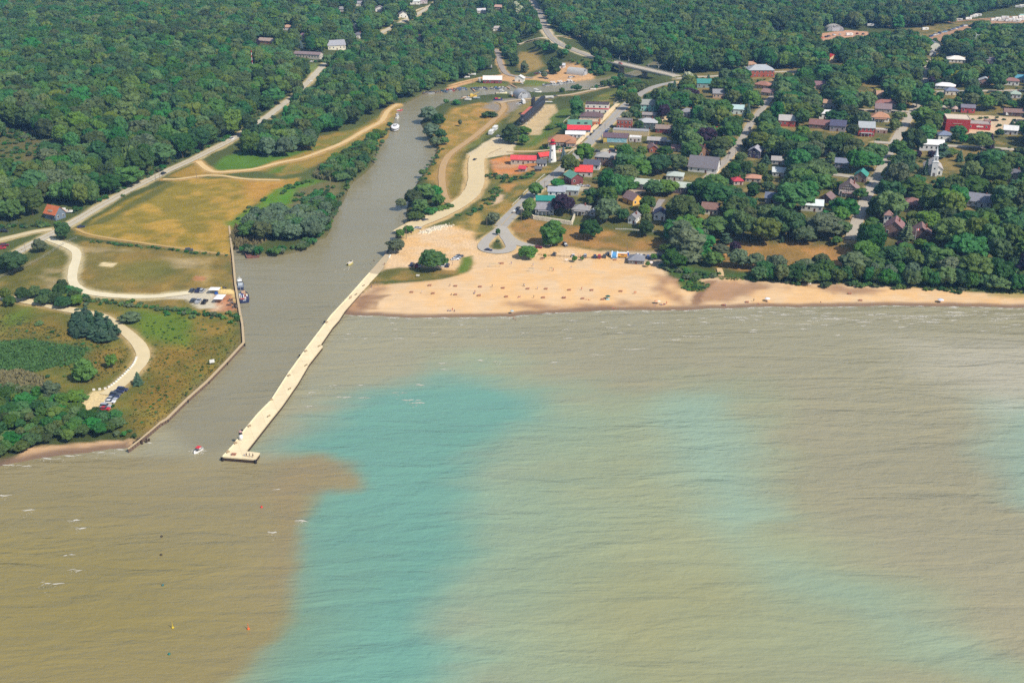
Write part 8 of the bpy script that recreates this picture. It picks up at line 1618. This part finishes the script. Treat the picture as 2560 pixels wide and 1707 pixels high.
band([(1660,668),(1690,680),(1740,692),(1790,690)], 2.5, 50, (1.4, 3.0), 1.0, 'at the creek mouth thicket')
band([(1708,708),(1732,700),(1758,710),(1756,724),(1720,726),(1736,714)], 2.0, 60, (.7, 1.7), .9, 'on the grassy creek mound dividing the beach')
band([(1880,700),(1960,704),(2060,708),(2200,714),(2330,722),(2400,726)], 2.0, 190, (1.4, 3.0), 1.1, 'in the green fringe along the right hand beach', .55)
band([(-10,340),(60,350),(120,385),(-10,385),(60,370)], 9, 130, (1.0, 2.4), 1.1, 'in the scrubby clearing of the western wood')
band([(185,528),(240,505),(300,474),(420,412),(480,384),(575,345)], 2.2, 150, (1.2, 2.6), 1.1, 'in the roadside brush below the western wood')
band([(570,345),(610,325),(640,310),(480,380),(420,410),(330,455),(280,480),(240,505)], 4, 160, (1.4, 3.0), 1.2, 'at the roadside edge of the western wood')
band([(640,275),(680,250),(620,300)], 7, 70, (1.4, 3.0), 1.2, 'on the scrubby slope below the hill road')
band([(-10,570),(40,568),(90,566),(120,566)], 2.5, 60, (1.2, 2.4), 1.2, 'around the orange roofed house')
band([(700,148),(760,152),(800,156)], 1.2, 30, (1.6, 2.4), 1.4, 'in the clipped hedge before the long low hill building')
band([(1480,222),(1510,215),(1535,206)], 1.5, 30, (1.2, 2.4), 1.2, 'on the river bank below the bridge')
band([(1420,150),(1460,165),(1480,190)], 3, 30, (1.5, 3), 1.2, 'under the trees beside the pale arched hut')
brush([(1560,280),(1700,215),(2060,180),(2340,112),(2560,62),(2560,700),(2130,660),(1960,600),(1760,600),(1660,590),(1440,540),(1420,500),(1480,430),(1540,380),(1620,340)], 2600, (1.0, 2.2), 1.0, .9, 'town', .9)
brush([(0,790),(300,860),(340,920),(250,960),(0,960)], 120, (.6, 1.3), 1.0, 1.0, 'on the peninsula meadow')
brush([(340,790),(600,800),(560,900),(400,1050),(310,1080),(370,900)], 420, (.35, .9), .8, 1.0, 'on the dry harbour point')
SH.sort(key=lambda a: -(a[3]*pxm(a[0], a[1]) if on(a[0], a[1], 2) else 0))
ns_ = 280-sum(1 for s in SP if s and s[4] == 'shrub')
g2 = defaultdict(list)
for a in SH[:ns_]:
    ws = near_mark(a[0], a[1], 0, 0)[0] if a[4] == 'town' else a[4]; g2['%s bush %s' % ('large' if a[3] > 2.2 else 'small', ws)].append(a)
for lab, lst in g2.items():
    lst.sort(key=lambda a: proj(a[0], a[1], 0)[0])
    for k, a in enumerate(lst):
        plant('shrub', a[0], a[1], a[2]/.9, a[3], lab if len(lst) == 1 or len(lst) > len(ORD) else '%s, %s from the left' % (lab, ORD[k]), 'shrubs', LEAFG if ri.random() < .3 else (LEAFL if ri.random() < .1 else None))
S2 = [first(m) for m in CR['shrub'] if any(o.data == m and o.material_slots[0].link == 'DATA' for o in bpy.data.objects if o.type == 'MESH')]
scatter('undergrowth', [(a[0], a[1], h(a[0], a[1]), (a[3]/.55, a[3]/.55, a[2]/.9), rw.uniform(0, 6), rw.randrange(len(S2))) for a in SH[ns_:]], S2)
# ---- reeds and tall grass tufts: one uncountable cover
def tufts(name, poly, n, hg, m, spread=.5):
    P = PA(poly); lo = P.min(0); hi = P.max(0); U = np.random.default_rng(n).uniform(lo, hi, (n, 2)); U = U[inside(P, U[:, 0], U[:, 1])]; r = np.random.default_rng(3); b = MB()
    for x, y in U:
        z = h(x, y); hh = hg*r.uniform(.6, 1.2); 
        for k in range(3):
            a = r.uniform(0, 3.14); dx, dy = math.cos(a)*spread, math.sin(a)*spread; lx, ly = r.normal(0, .25, 2); b.add([(x-dx, y-dy, z-.1), (x+dx, y+dy, z-.1), (x+dx*.7+lx, y+dy*.7+ly, z+hh), (x-dx*.7+lx, y-dy*.7+ly, z+hh*.8)], [(0, 1, 2, 3)])
    return tag(b.build(name, m), kind='stuff')
tufts('reeds', [(783,442),(800,416),(850,424),(846,455),(800,450)], 900, 3.2, mat('dry_reed', (134,132,92), .9, .3, .3))
tufts('reeds', [(575,590),(588,566),(650,572),(668,606),(625,616),(588,622)], 700, 2.2, mat('dry_reed', (130,120,84), .9, .3, .3))
tufts('reeds', [(0,856),(60,850),(150,862),(222,872),(196,905),(90,930),(0,935)], 2600, .9, mat('green_reed', (80,118,64), .9, .3, .2))
tufts('reeds', [(0,930),(60,928),(110,945),(110,972),(0,972)], 900, 1.6, mat('dry_reed', (136,130,92), .9, .3, .3))
tufts('tall_grass', [(380,880),(590,820),(600,852),(560,900),(400,1050),(320,1090),(330,1000)], 1500, .35, mat('dry_grass_blades', (116,112,54), .9, .4, .1), .3)
tufts('tall_grass', [(0,770),(250,860),(330,870),(300,930),(220,960),(0,850)], 2500, .5, mat('green_grass_blades', (92,98,48), .9, .4, .1), .3)
tufts('tall_grass', [(1800,693),(2250,706),(2400,716),(2600,730),(2600,742),(2250,716),(2060,708),(1800,700)], 2200, .8, mat('marram_grass', (92,116,52), .9, .35, .1), .4)
HAZE = 0.0001
# ================================================================ LIGHT AND AIR
sc = bpy.context.scene
W = bpy.data.worlds.new('World'); sc.world = W; W.use_nodes = True
N, L = W.node_tree.nodes, W.node_tree.links
sky = N.new('ShaderNodeTexSky'); sky.sky_type = 'NISHITA'; sky.sun_disc = False
SUN = Vector((.62, -.50, .84)).normalized()
sky.sun_elevation = math.asin(SUN.z); sky.sun_rotation = math.atan2(SUN.x, SUN.y)
L.new(sky.outputs[0], N['Background'].inputs[0]); N['Background'].inputs[1].default_value = .13
s = bpy.data.lights.new('sun', 'SUN'); s.energy = 4.7; s.angle = R(.53); s.color = (1, .95, .87)
so = bpy.data.objects.new('sun', s); C.objects.link(so); so.rotation_euler = (-SUN).to_track_quat('-Z', 'Y').to_euler(); so.location = SUN*600
HB = MB(); HB.box((0, 6500, 128), (24400, 19600, 268)); 
hm = bpy.data.materials.new('air'); hm.use_nodes = True; n = hm.node_tree.nodes; n.remove(n['Principled BSDF']); v = n.new('ShaderNodeVolumePrincipled')
v.inputs['Color'].default_value = (.26, .54, 1.0, 1); v.inputs['Absorption Color'].default_value = (1, 1, 1, 1); v.inputs['Density'].default_value = HAZE; v.inputs['Anisotropy'].default_value = 0.0
hm.node_tree.links.new(v.outputs[0], n['Material Output'].inputs['Volume'])
tag(HB.build('haze', hm), kind='stuff')
sc.view_settings.view_transform = 'Standard'; sc.view_settings.look = 'None'; sc.view_settings.exposure = 0; sc.view_settings.gamma = 1
sc.render.engine = 'CYCLES'
cy = sc.cycles; cy.max_bounces = 5; cy.diffuse_bounces = 2; cy.glossy_bounces = 2; cy.transmission_bounces = 2; cy.volume_bounces = 0; cy.transparent_max_bounces = 4
cy.use_adaptive_sampling = True; cy.adaptive_threshold = .02
cy.use_denoising = False
